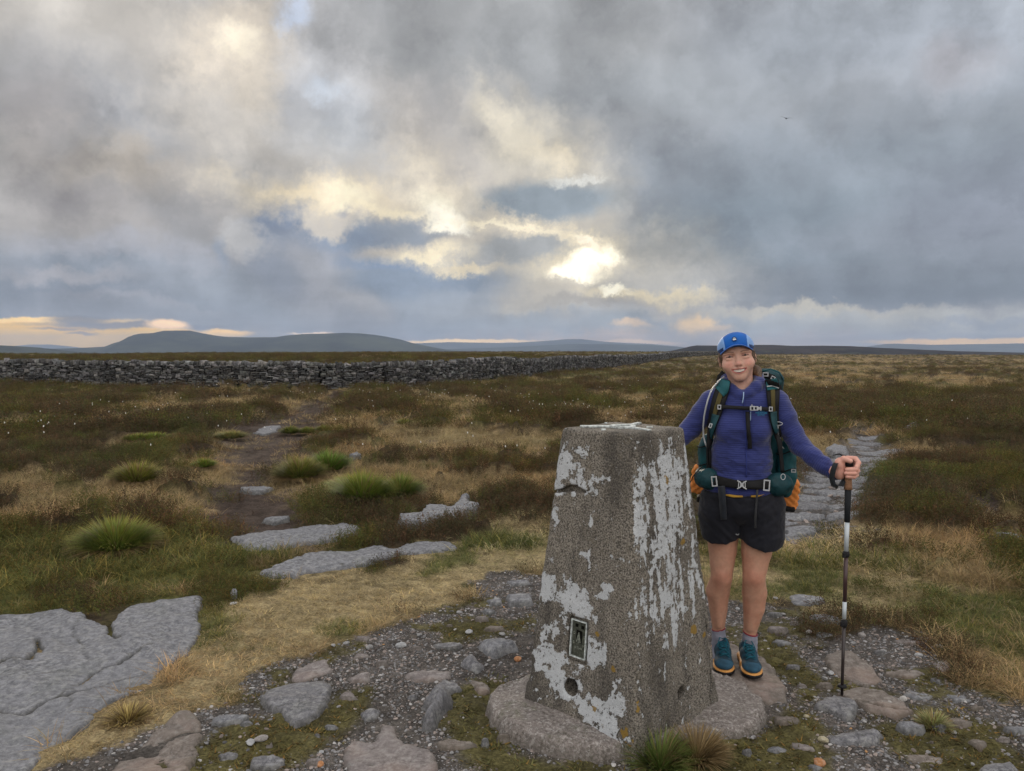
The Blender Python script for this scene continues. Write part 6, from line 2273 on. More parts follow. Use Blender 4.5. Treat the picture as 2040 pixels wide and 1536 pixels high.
for i in range(n + 1):
    x = -31 + 62 * i / n
    e = math.sqrt(max(0.02, 1 - (x / 34) ** 2)); g = 0.5 * (abs(math.sin(i * PI / 3.0)) < .2)
    for dz in (8.5 * e, -4.8 * e):
        V.append(tuple(H(x, -6.5 + x * x / 90.0 + g, -70.5 + x * x / 125.0 + dz)))
for i in range(n): F.append((2 * i, 2 * i + 1, 2 * i + 3, 2 * i + 2))
me = bpy.data.meshes.new('teeth'); me.from_pydata(V, [], F)
link('teeth', me, M_TEETH, person, True)

# hair: a close cap of hair, loose wisps and a tail behind the neck
SHA = Sdf()
def hhell(c, r, k=.012, mode='u'): SHA.ell(H(*c), [q * .001 for q in r], k, rot=hrot, mode=mode)
hhell((0, 100, 22), (84, 96, 86))
hhell((72, 62, -8), (12, 26, 36), .015)
hhell((-74, 60, -4), (10, 24, 34), .015)
SHA.cap(H(30, 170, -40), H(85, 120, -85), .030, .022, .02)
SHA.cap(H(85, 120, -85), H(95, 80, -120), .022, .010, .02)
SHA.ell(H(0, 20, -30), (.070, .075, .085), .006, rot=hrot, mode='c')
hd = lambda P, d: d + (fbm3(P * np.array([1.5, 1.5, .4]), 120, 3, seed=51) - .5) * .008
hair = sdf_obj('hair', SHA, 0.004, M_HAIR, person, disp=hd)
_hr = random.Random(4)
mb = MB()
for i in range(90):
    s = 1 if _hr.random() < .6 else -1
    a = _hr.uniform(0, 1)
    p = Vector(H(s * (74 + _hr.uniform(0, 8)), 40 + 60 * _hr.random(), 22 - 30 * a))
    pts = [p]
    d = Vector((s * _hr.uniform(-.2, .5), _hr.uniform(.2, 1.2), -1)).normalized()
    Ls = _hr.uniform(.02, .05)
    for k in range(5):
        d = (d + Vector((_hr.gauss(0, .25), _hr.gauss(0, .25), -.1 + _hr.gauss(0, .15)))).normalized()
        pts.append(pts[-1] + d * Ls / 5)
    mb.tube(pts, [.0008] * 5 + [.0003], 3, cap=False)
for i in range(60):
    p = Vector(H(60 + _hr.uniform(-20, 25), 130, -40 - _hr.uniform(0, 30)))
    q = Vector(H(88 + _hr.uniform(-10, 18), 95, -95 - _hr.uniform(0, 35)))
    mb.tube([p, p.lerp(q, .5) + Vector((_hr.gauss(0, .006), -.01, _hr.gauss(0, .004))), q], .001, 3, cap=False)
mb.build('wisps', M_HAIR, hair, True, kind='stuff')
o = bpy.data.objects['wisps']

# ---- cap
M_CAPC = cloth('cap_cloth', (0, 0, 0), 0.6, use_attr=True, sheen=0.1, var=.08)
SC = Sdf()
SC.ell(H(0, 86, 44), (.0865, .103, .0735), rot=hrot)
SC.ell(H(0, 40, 62), (.066, .056, .052), .02, rot=hrot)
SC.ell(H(0, 84, 20), (.078, .096, .085), .004, rot=hrot, mode='c')
def cut_under(P):
    q = toH(P)
    return (q[..., 2] - (46 - 26 * np.clip((q[..., 1]) / 150, 0, 1) - 22 * (q[..., 0] / 84) ** 2)) * .001
SC.ops.append(('c', cut_under, H(0, 80, 30), 0.16, 0.002))
def cap_col(V):
    q = toH(V); x, y, z = q[:, 0], q[:, 1], q[:, 2]
    C = np.tile(np.array([0.003, 0.105, 0.43]), (len(V), 1))
    side = (np.abs(x) > 52 + (z - 60) * .06) | (y > 75)
    C[side] = (0.22, 0.40, 0.75)
    low = (np.abs(x) > 60) & (z < 44 - 22 * (x / 84) ** 2 + 18) & (y < 90)
    C[low] = (0.006, 0.035, 0.14)
    return C
capo = sdf_obj('cap', SC, 0.0022, M_CAPC, person, colf=cap_col)
# brim: bowed sheet
V, F, C = [], [], []
nu, nv = 40, 12
for i in range(nu + 1):
    a = -1 + 2 * i / nu
    x0 = 81 * math.sin(a * PI / 2)
    for j in range(nv + 1):
        t = j / nv
        yb = 8 + 58 * (x0 / 81) ** 2
        fwd = 66 * math.sqrt(max(0, 1 - a * a)) ** 0.8
        x = x0 * (1 - .05 * t); y = yb - fwd * t
        z = 62 - 36 * (x0 / 81) ** 2 - 9 * t
        V.append(tuple(H(x, y, z)))
        C.append((0.004, 0.03, 0.12) if t > .9 else (0.003, 0.10, 0.42))
for i in range(nu):
    for j in range(nv):
        k = i * (nv + 1) + j; F.append((k, k + 1, k + nv + 2, k + nv + 1))
me = bpy.data.meshes.new('brim'); me.from_pydata(V, [], F); me.update(); set_col(me, 'tint', np.array(C)); shade_smooth(me)
o = link('brim', me, M_CAPC, capo); m = o.modifiers.new('thick', 'SOLIDIFY'); m.thickness = .003
M_LOGO = simple_mat('white_print', (0.75, 0.78, 0.8), 0.6, .3, .02)
def Hm(x, y, z, pitch=0.0):
    return Matrix.Translation(H(x, y, z)) @ Matrix(HR).to_4x4() @ Matrix.Rotation(pitch, 4, 'X')
mb = MB(); mb.tube([(0, 0.0, 0), (0, -0.0012, 0)], .0115, 24); o = mb.build('emblem_patch', simple_mat('navy_patch', (.004, .03, .12)), capo); o.matrix_local = Hm(-5, -21.5, 84, -.42)
emb = o
mb = MB()
for k in range(12):
    a0, a1 = PI * k / 12, PI * (k + 1) / 12
    mb.add(([(.0062 * math.cos(a0), 0, .0062 * math.sin(a0)), (.0062 * math.cos(a1), 0, .0062 * math.sin(a1)), (.0045 * math.cos(a1), 0, .0045 * math.sin(a1)), (.0045 * math.cos(a0), 0, .0045 * math.sin(a0))], [(0, 1, 2, 3)]))
mb.add(([(-.002, 0, .0005), (.002, 0, .0005), (0, 0, .004)], [(0, 1, 2)]))
mb.box((0, 0, -.004), (.015, .0006, .0042))
o = mb.build('emblem_print', M_LOGO, emb); o.location = (0, -.0018, 0)

# ---- jacket
SJ = Sdf()
SJ.ell(L(1479, 838, .025), (px(61), .102, px(66)), .04)
SJ.ell(L(1480, 806, .03), (px(70), .085, px(38)), .05)
SJ.cap(L(1436, 800, .03), L(1526, 799, .03), px(25), px(25), .04)
for u in (1453, 1507): SJ.ell(L(u, 856, -.050), (px(26), .052, px(27)), .045)
SJ.ell(L(1477, 915, .018), (px(60), .108, px(62)), .04)
SJ.ell(L(1477, 962, .022), (px(70), .125, px(28)), .03)
SJ.ell(L(1476, 975, .022), (px(68), .128, px(20)), .02)
AR = [(1420, 804, .03, 28), (1403, 821, .04, 24), (1375, 854, .05, 20.5), (1345, 884, -.01, 17.5), (1322, 902, -.09, 15)]
AL = [(1543, 805, .03, 29), (1561, 832, .03, 24), (1577, 860, .03, 20.5), (1593, 887, .02, 20), (1618, 910, -.02, 18), (1640, 927, -.055, 16.5), (1661, 941, -.085, 14)]
for A in (AR, AL):
    for a, b in zip(A[:-1], A[1:]): SJ.cap(L(*a[:3]), L(*b[:3]), px(a[3]), px(b[3]), .012)
col_pts = [(1478, 747, .105, 13), (1449, 757, .06, 12), (1446, 766, .02, 11), (1456, 775, -.025, 10), (1470, 785, -.045, 9), (1481, 789, -.048, 8), (1492, 783, -.045, 9), (1506, 771, -.022, 11), (1513, 763, .02, 12), (1508, 755, .06, 12), (1478, 747, .105, 13)]
for a, b in zip(col_pts[:-1], col_pts[1:]): SJ.cap(L(*a[:3]), L(*b[:3]), px(a[3]), px(b[3]), .010)
SJ.cap(L(1477, 735, .03), L(1477, 781, .012), px(27), px(19), .006, mode='c')
# trimmed lower edge and cuff
def below(P): return P[..., 2] - (L(1478, 984, 0)[2] + 0.006 * np.sin(P[..., 0] * 40))
SJ.ops.append(('c', below, L(1478, 1000, 0), .35, .004))


def jk_disp(P, d):
    x, y, z = P[..., 0], P[..., 1], P[..., 2]
    # creases: across the waist, radiating at the armpits, along the sleeves
    w = fbm3(np.stack([x * 5 + z * 3, y * 5, z * 16 - x * 5], -1), 1, 3, .55, seed=61)
    w2 = fbm3(np.stack([x * 9 - z * 6, y * 9, z * 26 + x * 8], -1), 1, 3, .55, seed=62)
    lo = sstep(1.24, 1.05, z)
    return d + (w - .5) * .022 * (.45 + .7 * lo) + (np.abs(w2 - .5) - .12) * .022 * (.4 + .8 * lo)


lo, hi = SJ.bounds(); V, F = polygonise(SJ, lo, hi, 0.0042, disp=jk_disp)
me = mesh_np('jacket', V, F); shade_smooth(me)
# quilting lines run level round the trunk and across each sleeve
fl = np.zeros((len(V), 3), np.float32); fl[:, 0] = V[:, 2] * 2 * PI / 0.0105
for A in (AR, AL):
    for a, b in zip(A[1:-1], A[2:]):
        pa, pb = L(*a[:3]), L(*b[:3]); ax = pb - pa; ln = np.linalg.norm(ax); t = ((V - pa) @ ax) / ln
        q = V - pa - np.outer(t, ax / ln); m = (t > -.02) & (t < ln + .02) & (np.linalg.norm(q, axis=1) < px(a[3]) * 1.25) & (np.abs(V[:, 0]) > px(62))
        if A is AL:
            s0 = sum(np.linalg.norm(L(*p1[:3]) - L(*p0[:3])) for p0, p1 in zip(A[:A.index(a)], A[1:A.index(a) + 1]))
            fl[m, 0] = (s0 + t[m]) * 2 * PI / 0.0105
a_ = me.attributes.new('flow', 'FLOAT_VECTOR', 'POINT'); a_.data.foreach_set('vector', fl.ravel())
jacket = link('jacket', me, M_JACKET, person)


def project(uv, off=0.004, S=None, dflt=0.0, disp=jk_disp):
    """points on the front of the clothed figure under the given pixels"""
    S = S or SJ
    uv = np.asarray(uv, float)
    R3 = np.array(PMI.to_3x3()); o = np.array(_co)
    Dv = np.array([tuple(ray(u, v)) for u, v in uv]) @ R3.T
    Dv /= np.linalg.norm(Dv, axis=1)[:, None]
    t = np.full(len(uv), 3.3); hit = np.zeros(len(uv), bool)
    for it in range(90):
        P = o + Dv * t[:, None]
        d = S(P)
        if disp is not None: d = disp(P, d)
        d = d - off
        hit |= d < 0.0008
        t = np.where(hit, t, t + np.clip(d, .0008, .03) * .8)
        if hit.all() or (t[~hit] > 4.4).all(): break
    P = o + Dv * t[:, None]
    miss = ~hit
    if miss.any():
        for i in np.where(miss)[0]: P[i] = L(uv[i][0], uv[i][1], dflt)
    return P


def ribbon(name, path, mat, parent, off=0.005, thick=0.004, S=None, nc=4, dflt=0.0, smoothn=1, sub=6):
    """path: (u, v, width px)"""
    p = np.array(path, float)
    s = np.linspace(0, len(p) - 1, (len(p) - 1) * sub + 1)
    q = np.stack([np.interp(s, np.arange(len(p)), p[:, k]) for k in range(3)], -1)
    for _ in range(smoothn): q[1:-1] = (q[:-2] + 2 * q[1:-1] + q[2:]) / 4
    tg = np.gradient(q[:, :2], axis=0); tg /= np.linalg.norm(tg, axis=1)[:, None]
    nr = np.stack([-tg[:, 1], tg[:, 0]], -1)
    uv = []
    for i in range(len(q)):
        for k in range(nc + 1): uv.append(q[i, :2] + nr[i] * q[i, 2] * (k / nc - .5))
    P = project(uv, off, S, dflt)
    P = P.reshape(len(q), nc + 1, 3)
    for _ in range(3): P[1:-1, :, 1] = (P[:-2, :, 1] + 2 * P[1:-1, :, 1] + P[2:, :, 1]) / 4
    F = []
    for i in range(len(q) - 1):
        for k in range(nc):
            a = i * (nc + 1) + k; F.append((a, a + 1, a + nc + 2, a + nc + 1))
    me = bpy.data.meshes.new(name); me.from_pydata([tuple(v) for v in P.reshape(-1, 3)], [], F); me.update(); shade_smooth(me)
    o = link(name, me, mat, parent); m = o.modifiers.new('thick', 'SOLIDIFY'); m.thickness = thick; m.offset = 0
    return o


M_ZIP = simple_mat('pale_zip', (0.30, 0.42, 0.62), 0.5, .4, .05)
M_CYAN = simple_mat('cyan_print', (0.05, 0.42, 0.68), 0.6, .2, .02)
ribbon('zip_pull', [(1481.5, 781, 2.2), (1481, 792, 2.2), (1479, 803, 1.8)], M_ZIP, jacket, off=.006, thick=.002, nc=1)
ribbon('front_zip', [(1482, 790, 2.6), (1484, 830, 2.6), (1486, 880, 2.6), (1487, 920, 2.6), (1487, 950, 2.6)], cloth('zip_tape', (.02, .032, .17)), jacket, off=.002, thick=.002, nc=1)
ribbon('pocket_zip', [(1495.5, 820, 1.6), (1495, 838, 1.6)], M_ZIP, jacket, off=.005, thick=.0015, nc=1)
_c0 = project([(1516.5, 823)], .003)[0]
for txt, dz, sz in (('MOUNTAIN', .001, .0098), ('EQUIPMENT', -.0085, .0062)):
    lettering(txt, 'lettering', sz, Vector(_c0) + Vector((0, -.006, dz)), jacket, M_CYAN, rot=(PI / 2 - .05, 0, .12), ext=.0002)
mb = MB()
for k, (cx, hh) in enumerate(((-.009, .005), (-.001, .009), (.008, .006))): mb.add(([(cx - .009, 0, 0), (cx + .009, 0, 0), (cx + .001, 0, hh)], [(0, 1, 2)]))
o = mb.build('peaks_print', M_CYAN, jacket); o.location = Vector(_c0) + Vector((0, -.006, .0085))

# ---- shorts
SS = Sdf()
SS.ell(L(1477, 1006, .022), (px(81), .128, px(40)), .03)
SS.ell(L(1477, 985, .022), (px(76), .128, px(20)), .03)
for (a, b, c) in (((1437, 1020, .02), (1433.5, 1092, .015), (44, 36.5)), ((1517, 1020, .02), (1516, 1104, .015), (45, 40.5))):
    SS.cap(L(*a), L(*b), px(c[0]), px(c[1]), .012)
pa = L(1395, 1076, 0); pb = L(1470, 1083, 0)
_hl = [(1380, 1072), (1397, 1078), (1418, 1087), (1445, 1088), (1466, 1081), (1471.5, 1077), (1480, 1082), (1500, 1093), (1525, 1101), (1545, 1102), (1560, 1097), (1580, 1095)]
_hx = np.array([L(u, v, -.09)[0] for u, v in _hl]); _hz = np.array([L(u, v, -.09)[2] for u, v in _hl])
def hem(P): return P[..., 2] - np.interp(P[..., 0], _hx, _hz)
SS.ops.append(('c', hem, L(1477, 1110, 0), .32, .003))
for s in (-1, 1):
    ch = legs[s]
    SS.cap(L(ch[1][0][0], ch[1][0][1] - 22, ch[1][1]), L(ch[2][0][0], ch[2][0][1], ch[2][1]), px(ch[1][2] + 2.5), px(ch[1][2] + 2.5), .003, mode='c')
def sh_disp(P, d):
    x, y, z = P[..., 0], P[..., 1], P[..., 2]
    w = fbm3(np.stack([x * 8 + z * 10, y * 8, z * 12 - np.abs(x) * 14], -1), 1, 3, .55, seed=71)
    w2 = fbm3(np.stack([x * 16 + z * 12, y * 16, z * 22 - np.abs(x) * 18], -1), 1, 3, .55, seed=73)
    return d + (w - .5) * .018 + (np.abs(w2 - .5) - .1) * .014
shorts = sdf_obj('shorts', SS, 0.005, M_SHORTS, person, disp=sh_disp)
ribbon('drawstring', [(1473, 1064, 2), (1469, 1066, 2), (1466, 1064, 2)], M_BUCKLE, shorts, off=.004, thick=.001, S=SS, nc=1)
ribbon('shirt_hem', [(1446, 985, 5), (1460, 988.5, 5), (1480, 989, 3)], cloth('yellow_cloth', (.42, .24, .03)), person, off=.004, thick=.002, S=SS, nc=1)
bpy.data.objects['shirt_hem'].name = 'shirt_hem'
ribbon('shirt_hem', [(1496, 988.5, 4), (1508, 987, 7), (1522, 982, 6)], cloth('yellow_cloth2', (.42, .24, .03)), person, off=.004, thick=.002, S=SS, nc=1)

# ---- socks and shoes
M_SHOE = cloth('teal_mesh_upper', (0.012, 0.070, 0.110), 0.7, sheen=0.05, var=.25, use_attr=True)
M_MID = simple_mat('orange_foam_midsole', (0.62, 0.30, 0.085), 0.6, .3, .12, 40)
M_SOLE = simple_mat('black_rubber', (0.01, 0.01, 0.012), 0.7, .3)
M_LACE = simple_mat('teal_lace', (0.012, 0.10, 0.14), 0.8, .2, .2)
M_TAB = simple_mat('turquoise_tab', (0.02, 0.38, 0.36), 0.6, .3, .05)
for s in (-1, 1):
    ch = legs[s]
    top = (1431.5, 1252) if s < 0 else (1494.5, 1260)
    an = (1432.5, 1300) if s < 0 else (1492.5, 1306)
    SK = Sdf().cap(L(*top, .05), L(*an, .05), px(14.2 if s > 0 else 13.4), px(15.5), .01)
    SK.cap(L(*an, .05), L(an[0] + 3, an[1] + 14, -.02), px(16.5), px(14), .01)
    tilt = .10 * s
    tz = L(*top, .05)
    SK.ops.append(('c', (lambda P, tz=tz, tl=tilt: -(P[..., 2] - tz[2] + (P[..., 0] - tz[0]) * tl * 2.2 - (P[..., 1] - .05) * .1)), tz + np.array([0, 0, .04]), .07, .002))
    sock = sdf_obj('sock', SK, 0.003, M_SOCK, person, disp=lambda P, d: d + (fbm3(P * np.array([.4, .4, 1.6]), 60, 2, seed=9) - .5) * .005)
    ring = []
    for k in range(25):
        a = 2 * PI * k / 24
        r = px(13.2 if s > 0 else 12.3)
        x = tz[0] + r * math.cos(a); y = .05 + r * math.sin(a)
        ring.append((x, y, tz[2] - (x - tz[0]) * tilt * 2.2 + (y - .05) * .1 - .001))
    MB().tube(ring, .0038, 8, cap=False).build('sock_band', M_SOCKB, sock, True)
    # shoe frame: origin at heel-centre on the ground, -y forward
    if s < 0: hu, tu = L(1436, 1322, .09), L(1446, 1353, -.155)
    else: hu, tu = L(1487, 1326, .09), L(1499, 1358, -.165)
    hx, hy = hu[0], hu[1]; txx, tyy = tu[0], tu[1]
    ln = math.hypot(txx - hx, tyy - hy); an_ = math.atan2(txx - hx, -(tyy - hy))
    SM = Matrix.Translation((hx, hy, 0.0)) @ Matrix.Rotation(an_, 4, 'Z')
    sh = bpy.data.objects.new('shoe', None); COL.objects.link(sh); sh.parent = person; sh.matrix_local = SM; sh.empty_display_size = .05
    k_ = 1.0
    U = Sdf()
    U.ell((0, -.012, .062), (.037, .046, .048), .02)            # heel cup
    U.ell((0, -.085, .058), (.041, .075, .042), .03)            # midfoot
    U.ell((.004 * s, -.182, .044), (.046, .070, .027), .03)     # toe box
    U.ell((0, -.100, .070), (.030, .055, .030), .02)            # tongue rise
    U.cap((0, -.02, .075), (0, -.045, .094), .034, .032, .015)  # collar
    U.cap((0, -.025, .10), (0, -.040, .15), .026, .030, .004, mode='c')
    U.box((0, -.1, -.03), (.09, .2, .055), .004, .002, mode='c')
    def ucol(V, s=s):
        C = np.tile(np.array([.008, .046, .076]), (len(V), 1))
        toe = (V[:, 1] < -.205) | ((V[:, 2] < .040 + .010 * np.sin(V[:, 1] * 60)) & (V[:, 1] < -.05))
        C[toe] = (.020, .070, .115)
        n = fbm3(V, 45, 2, seed=3) > .52
        C[n & ~toe] *= .6
        return C
    sdf_obj('upper', U, 0.003, M_SHOE, sh, colf=ucol)
    Md = Sdf()
    Md.box((0, -.060, .022), (.044, .072, .013), .012, .02)
    Md.ell((.004 * s, -.180, .024), (.0515, .076, .014), .03)
    Md.ell((0, -.01, .022), (.043, .045, .014), .02)
    md = sdf_obj('midsole', Md, 0.003, M_MID, sh, disp=lambda P, d: d + (np.abs(P[..., 2] - .022) < .0025) * .0022)
    So = Sdf()
    So.ell((.004 * s, -.178, .010), (.054, .072, .010), .03); So.box((0, -.060, .009), (.041, .072, .009), .005, .02); So.ell((0, -.01, .009), (.040, .042, .009), .02)
    So.ell((.004 * s, -.232, .018), (.034, .026, .013), .006)
    sdf_obj('outsole', So, 0.0035, M_SOLE, sh)
    # laces
    mb = MB()
    def up(x, y):
        P = np.array([[x, y, z] for z in np.linspace(.14, .03, 60)])
        d = U(P); i = int(np.argmax(d < .002)); return Vector(P[i])
    for j in range(5):
        y0 = -.078 - j * .020
        w = .020 + .001 * j
        for sg in (-1, 1):
            pts = [up(sg * w * (1 - 2 * t), y0 - .018 * t) + Vector((0, 0, .002)) for t in np.linspace(0, 1, 6)]
            mb.tube(pts, .0022, 6)
    for sg in (-1, 1):
        for q in (0, 1):
            base = up(0, -.070) + Vector((0, 0, .004))
            e = base + Vector((sg * (.020 + .008 * q), -.018 - .030 * q, -.006 - .010 * q))
            mb.tube([base, base + Vector((sg * .014, -.004, .006)), e, e + Vector((-sg * .006, -.016, -.008))], .0022, 6)
    mb.build('laces', M_LACE, sh, True)
    p = up(.022 * s, -.062)
    mb = MB(); mb.box((0, 0, 0), (.016, .016, .003)); o = mb.build('tab', M_TAB, sh, bev=.001); o.location = p + Vector((.004 * s, 0, .001)); o.rotation_euler = (.6, s * .7, 0)

# ------------------------------------------------------------------ backpack
pack = empty('backpack', PO, -TH, label='teal hiking backpack with black straps worn by the hiker', cat='backpack')
SP_ = Sdf()
SP_.box(L(1487, 880, .225), (px(66), .085, px(100)), .05, .02)
SP_.ell(L(1487, 940, .225), (px(78), .11, px(62)), .05)
SP_.ell(L(1489, 810, .225), (px(60), .10, px(50)), .05)
def pk_disp(P, d):
    return d + (fbm3(P, 9, 3, seed=81) - .5) * .03
sdf_obj('main_bag', SP_, 0.007, M_TEAL, pack, disp=pk_disp)
LD = Sdf()
LD.ell(L(1498, 768, .20), (px(62), .115, px(34)), .03, rot=(0, 6, 0))
LD.ell(L(1530, 758, .17), (px(32), .10, px(25)), .03)
sdf_obj('lid', LD, 0.006, M_TEALD, pack, disp=lambda P, d: d + (fbm3(P, 14, 3, seed=82) - .5) * .026)
for sg, c, rr in ((-1, (1409, 915, .15), (px(19), .07, px(52))), (1, (1567, 930, .14), (px(20), .075, px(62)))):
    SD = Sdf(); SD.ell(L(*c), rr, .02)
    sdf_obj('side_pocket', SD, 0.006, M_TEAL, pack, disp=lambda P, d: d + (fbm3(P, 16, 3, seed=83) - .5) * .02)
    for vv in (c[1] - 28, c[1] + 8):
        mb = MB()
        pts = [L(c[0] - 20 * math.cos(t) , vv + 4 * math.sin(t * 2), c[2] - .085 * math.sin(t)) for t in np.linspace(.1, PI - .1, 12)]
        mb.tube(pts, .003, 6)
        mb.build('compression_cord', M_BLACK, pack)
# webbing and light edges on the lid
def rib3(name, pts, w, mat, parent, thick=.003, up=(0, 0, 1)):
    pts = [Vector(p) for p in pts]; V = []
    for i, p in enumerate(pts):
        t = (pts[min(i + 1, len(pts) - 1)] - pts[max(0, i - 1)]).normalized()
        n = Vector(up) - t * t.dot(Vector(up)); n.normalize()
        V += [tuple(p - n * w / 2), tuple(p + n * w / 2)]
    F = [(2 * i, 2 * i + 1, 2 * i + 3, 2 * i + 2) for i in range(len(pts) - 1)]
    me = bpy.data.meshes.new(name); me.from_pydata(V, [], F); me.update(); shade_smooth(me)
    o = link(name, me, mat, parent); m = o.modifiers.new('thick', 'SOLIDIFY'); m.thickness = thick
    return o
rib3('lid_strap', [L(1508, 752, .085), L(1522, 746, .07), L(1540, 752, .07), L(1552, 766, .10), L(1556, 782, .13)], .028, M_BLACK, pack)
rib3('lid_strap', [L(1512, 742, .08), L(1535, 735, .075), L(1552, 742, .09), L(1560, 757, .12)], .007, M_TEAL, pack)
rib3('haul_loop', [L(1446, 752, .06), L(1438, 744, .06), L(1432, 752, .07), L(1428, 768, .09)], .030, M_BLACK, pack)
def buckle(name, u, v, w, h, d, parent, mat=None, t=.0045, rz=0.0, bar=False, pos=None):
    """open rectangular ladder-lock"""
    mb = MB(); W, Hh = px(w), px(h)
    mb.box((0, 0, Hh / 2 - t / 2), (W, t, t)); mb.box((0, 0, -Hh / 2 + t / 2), (W, t, t))
    mb.box((-W / 2 + t / 2, 0, 0), (t, t * .9, Hh - 2 * t)); mb.box((W / 2 - t / 2, 0, 0), (t, t * .9, Hh - 2 * t))
    if bar: mb.box((0, .0008, 0), (W - 2 * t, t * .6, t))
    o = mb.build(name, mat or M_BUCKLE, parent, bev=.0008)
    o.location = pos if pos is not None else L(u, v, d); o.rotation_euler = (0, rz, 0)
    return o
buckle('lid_buckle', 1525, 746, 11, 8, .062, pack)
buckle('lid_buckle', 1540, 753, 8, 7, .064, pack, rz=.5)

# shoulder straps, lying on the jacket
def front(u, v, off=.010): return Vector(project([(u, v)], off)[0])
LP = [(1446, 757, 20), (1440, 775, 26), (1433, 795, 27), (1426, 818, 24), (1419, 842, 17), (1414, 866, 11), (1411, 895, 8), (1411, 925, 7), (1413, 948, 7)]
RP = [(1537, 755, 24), (1540, 772, 27), (1540.5, 790, 25), (1541, 812, 21), (1543, 834, 17), (1548, 856, 12), (1552, 880, 10), (1556, 908, 8), (1559, 940, 8)]
straps = []
for nm, P_ in (('l', LP), ('r', RP)):
    st = ribbon('shoulder_strap', P_, M_BLACK, pack, off=.010, thick=.011, dflt=-.03)
    a = [(u - .5, v, w * .34) for u, v, w in P_[1:5]]
    ribbon('mesh_panel', a, M_OLIVE, st, off=.0175, thick=.003, dflt=-.035)
    c = [(u, v, w * .92) for u, v, w in P_[:3]] ; c[-1] = (c[-1][0], c[-1][1] - 14, c[-1][2])
    ribbon('teal_yoke', c, M_TEAL, st, off=.0185, thick=.004, dflt=-.035)
    d_ = [(u, v, w * .62) for u, v, w in P_[3:6]]
    ribbon('teal_panel', [(u + (0 if nm == 'l' else 0), v + 8, w) for u, v, w in d_], M_TEALD, st, off=.0185, thick=.003, dflt=-.035)
    straps.append(st)
ribbon('reflective_strip', [(1528, 770, 2.2), (1540, 768, 2.2), (1552, 773, 2.2)], M_BUCKLE, straps[1], off=.024, thick=.001, nc=1, dflt=-.04)
# drinking tube
hp_ = [(1443, 750), (1434, 757), (1421, 770), (1414, 783), (1410, 797), (1406, 812), (1402.5, 828), (1400.5, 848), (1401.5, 870), (1405, 882), (1409, 892)]
pts = []
for i, (u, v) in enumerate(hp_):
    p = project([(u, v)], .02, dflt=-.03)[0]
    pts.append(Vector((p[0], min(p[1], -.015 if i > 1 else .05), p[2])))
pts = [pts[0]] + [(pts[i - 1] + pts[i] * 2 + pts[i + 1]) / 4 for i in range(1, len(pts) - 1)] + [pts[-1]]
M_TUBE, _nt, _b = new_mat('clear_tube', 0.25, 0.6)
_b.inputs['Base Color'].default_value = (0.36, 0.38, 0.40, 1)
MB().tube(pts, .0042, 10).build('drinking_tube', M_TUBE, pack, True)
# sternum strap
ss = ribbon('sternum_strap', [(1428, 810, 8.5), (1450, 811, 7.5), (1480, 813, 7.5), (1510, 814, 7.5), (1540, 816, 8.5)], M_BLACK, pack, off=.022, thick=.003, nc=2)
buckle('strap_slider', 0, 0, 7, 9, 0, ss, pos=front(1433, 811, .027))
buckle('strap_slider', 0, 0, 7, 9, 0, ss, pos=front(1535.5, 815, .027))
mb = MB(); b0 = Vector((0, 0, 0))
mb.box((-.014, 0, 0), (.022, .007, .0215)); mb.box((.013, 0, 0), (.014, .006, .012)); mb.box((.004, -.001, .008), (.018, .005, .004)); mb.box((.004, -.001, -.008), (.018, .005, .004)); mb.box((.024, 0, 0), (.006, .005, .021)); mb.box((-.016, 0, .014), (.004, .003, .008))
o = mb.build('chest_buckle', M_BUCKLE, ss, bev=.001); o.location = front(1505, 813.5, .030)
mb = MB(); mb.box((-.014, -.0042, .0), (.009, .001, .013)); mb.build('buckle_slot', M_BLACK, o)
ribbon('loose_webbing', [(1489, 820, 8), (1490, 838, 8), (1491, 858, 8), (1493.5, 878, 8.5), (1494, 894, 8.5)], M_BLACK, ss, off=.014, thick=.003, nc=1)
# whistle ring and cords on the right strap
V, F = [], []
mb = MB(); c = front(1550.5, 844, .022)
mb.tube([c + Vector((px(7.5) * math.cos(t), 0.002 * math.sin(t), px(3.2) * math.sin(t))) for t in np.linspace(0, 2 * PI, 25)], .0016, 6, cap=False)
mb.build('ring', M_BUCKLE, straps[1], True)
for w_ in ([(1549, 849), (1550, 862), (1553, 872), (1550, 880), (1555, 888), (1560, 893)], [(1551, 849), (1549, 866), (1556, 874), (1554, 884), (1562, 894)]):
    MB().tube([front(u, v, .02) for u, v in w_], .0012, 5).build('cord', M_BUCKLE, straps[1], True)
buckle('strap_slider', 0, 0, 6, 9, 0, straps[0], pos=front(1415.5, 848, .025), rz=.35)

# hip belt and its pockets
SU = Sdf(); SU.ops = list(SJ.ops) + list(SS.ops)
SBELT = Sdf(); SBELT.ops = [o_ for o_ in SJ.ops[:-1]] + [o_ for o_ in SS.ops if o_[0] == 'u']
belt = ribbon('hip_belt', [(1420, 955, 20), (1440, 960, 18), (1460, 964, 17), (1480, 966, 17), (1500, 966, 18), (1520, 965, 20), (1532, 962, 22)], M_BLACK, pack, off=.012, thick=.006, S=SBELT)
for sg, c, rr, rz in ((-1, (1412, 955, -.040), (px(20), .045, px(21)), 6), (1, (1549, 966, -.035), (px(25), .05, px(23)), 14)):
    Q = Sdf(); Q.ell(L(*c), rr, .02, rot=(0, rz, 0)); Q.ell(L(c[0] + sg * 14, c[1] - 4, c[2] + .06), (px(16), .07, px(18)), .03)
    q = sdf_obj('belt_pocket', Q, 0.004, M_TEALD, pack, disp=lambda P, d: d + (fbm3(P, 26, 3, seed=85) - .5) * .016)
buckle('belt_slider', 0, 0, 11, 20, 0, belt, pos=L(1423, 959, -.105), rz=-.12, t=.006)
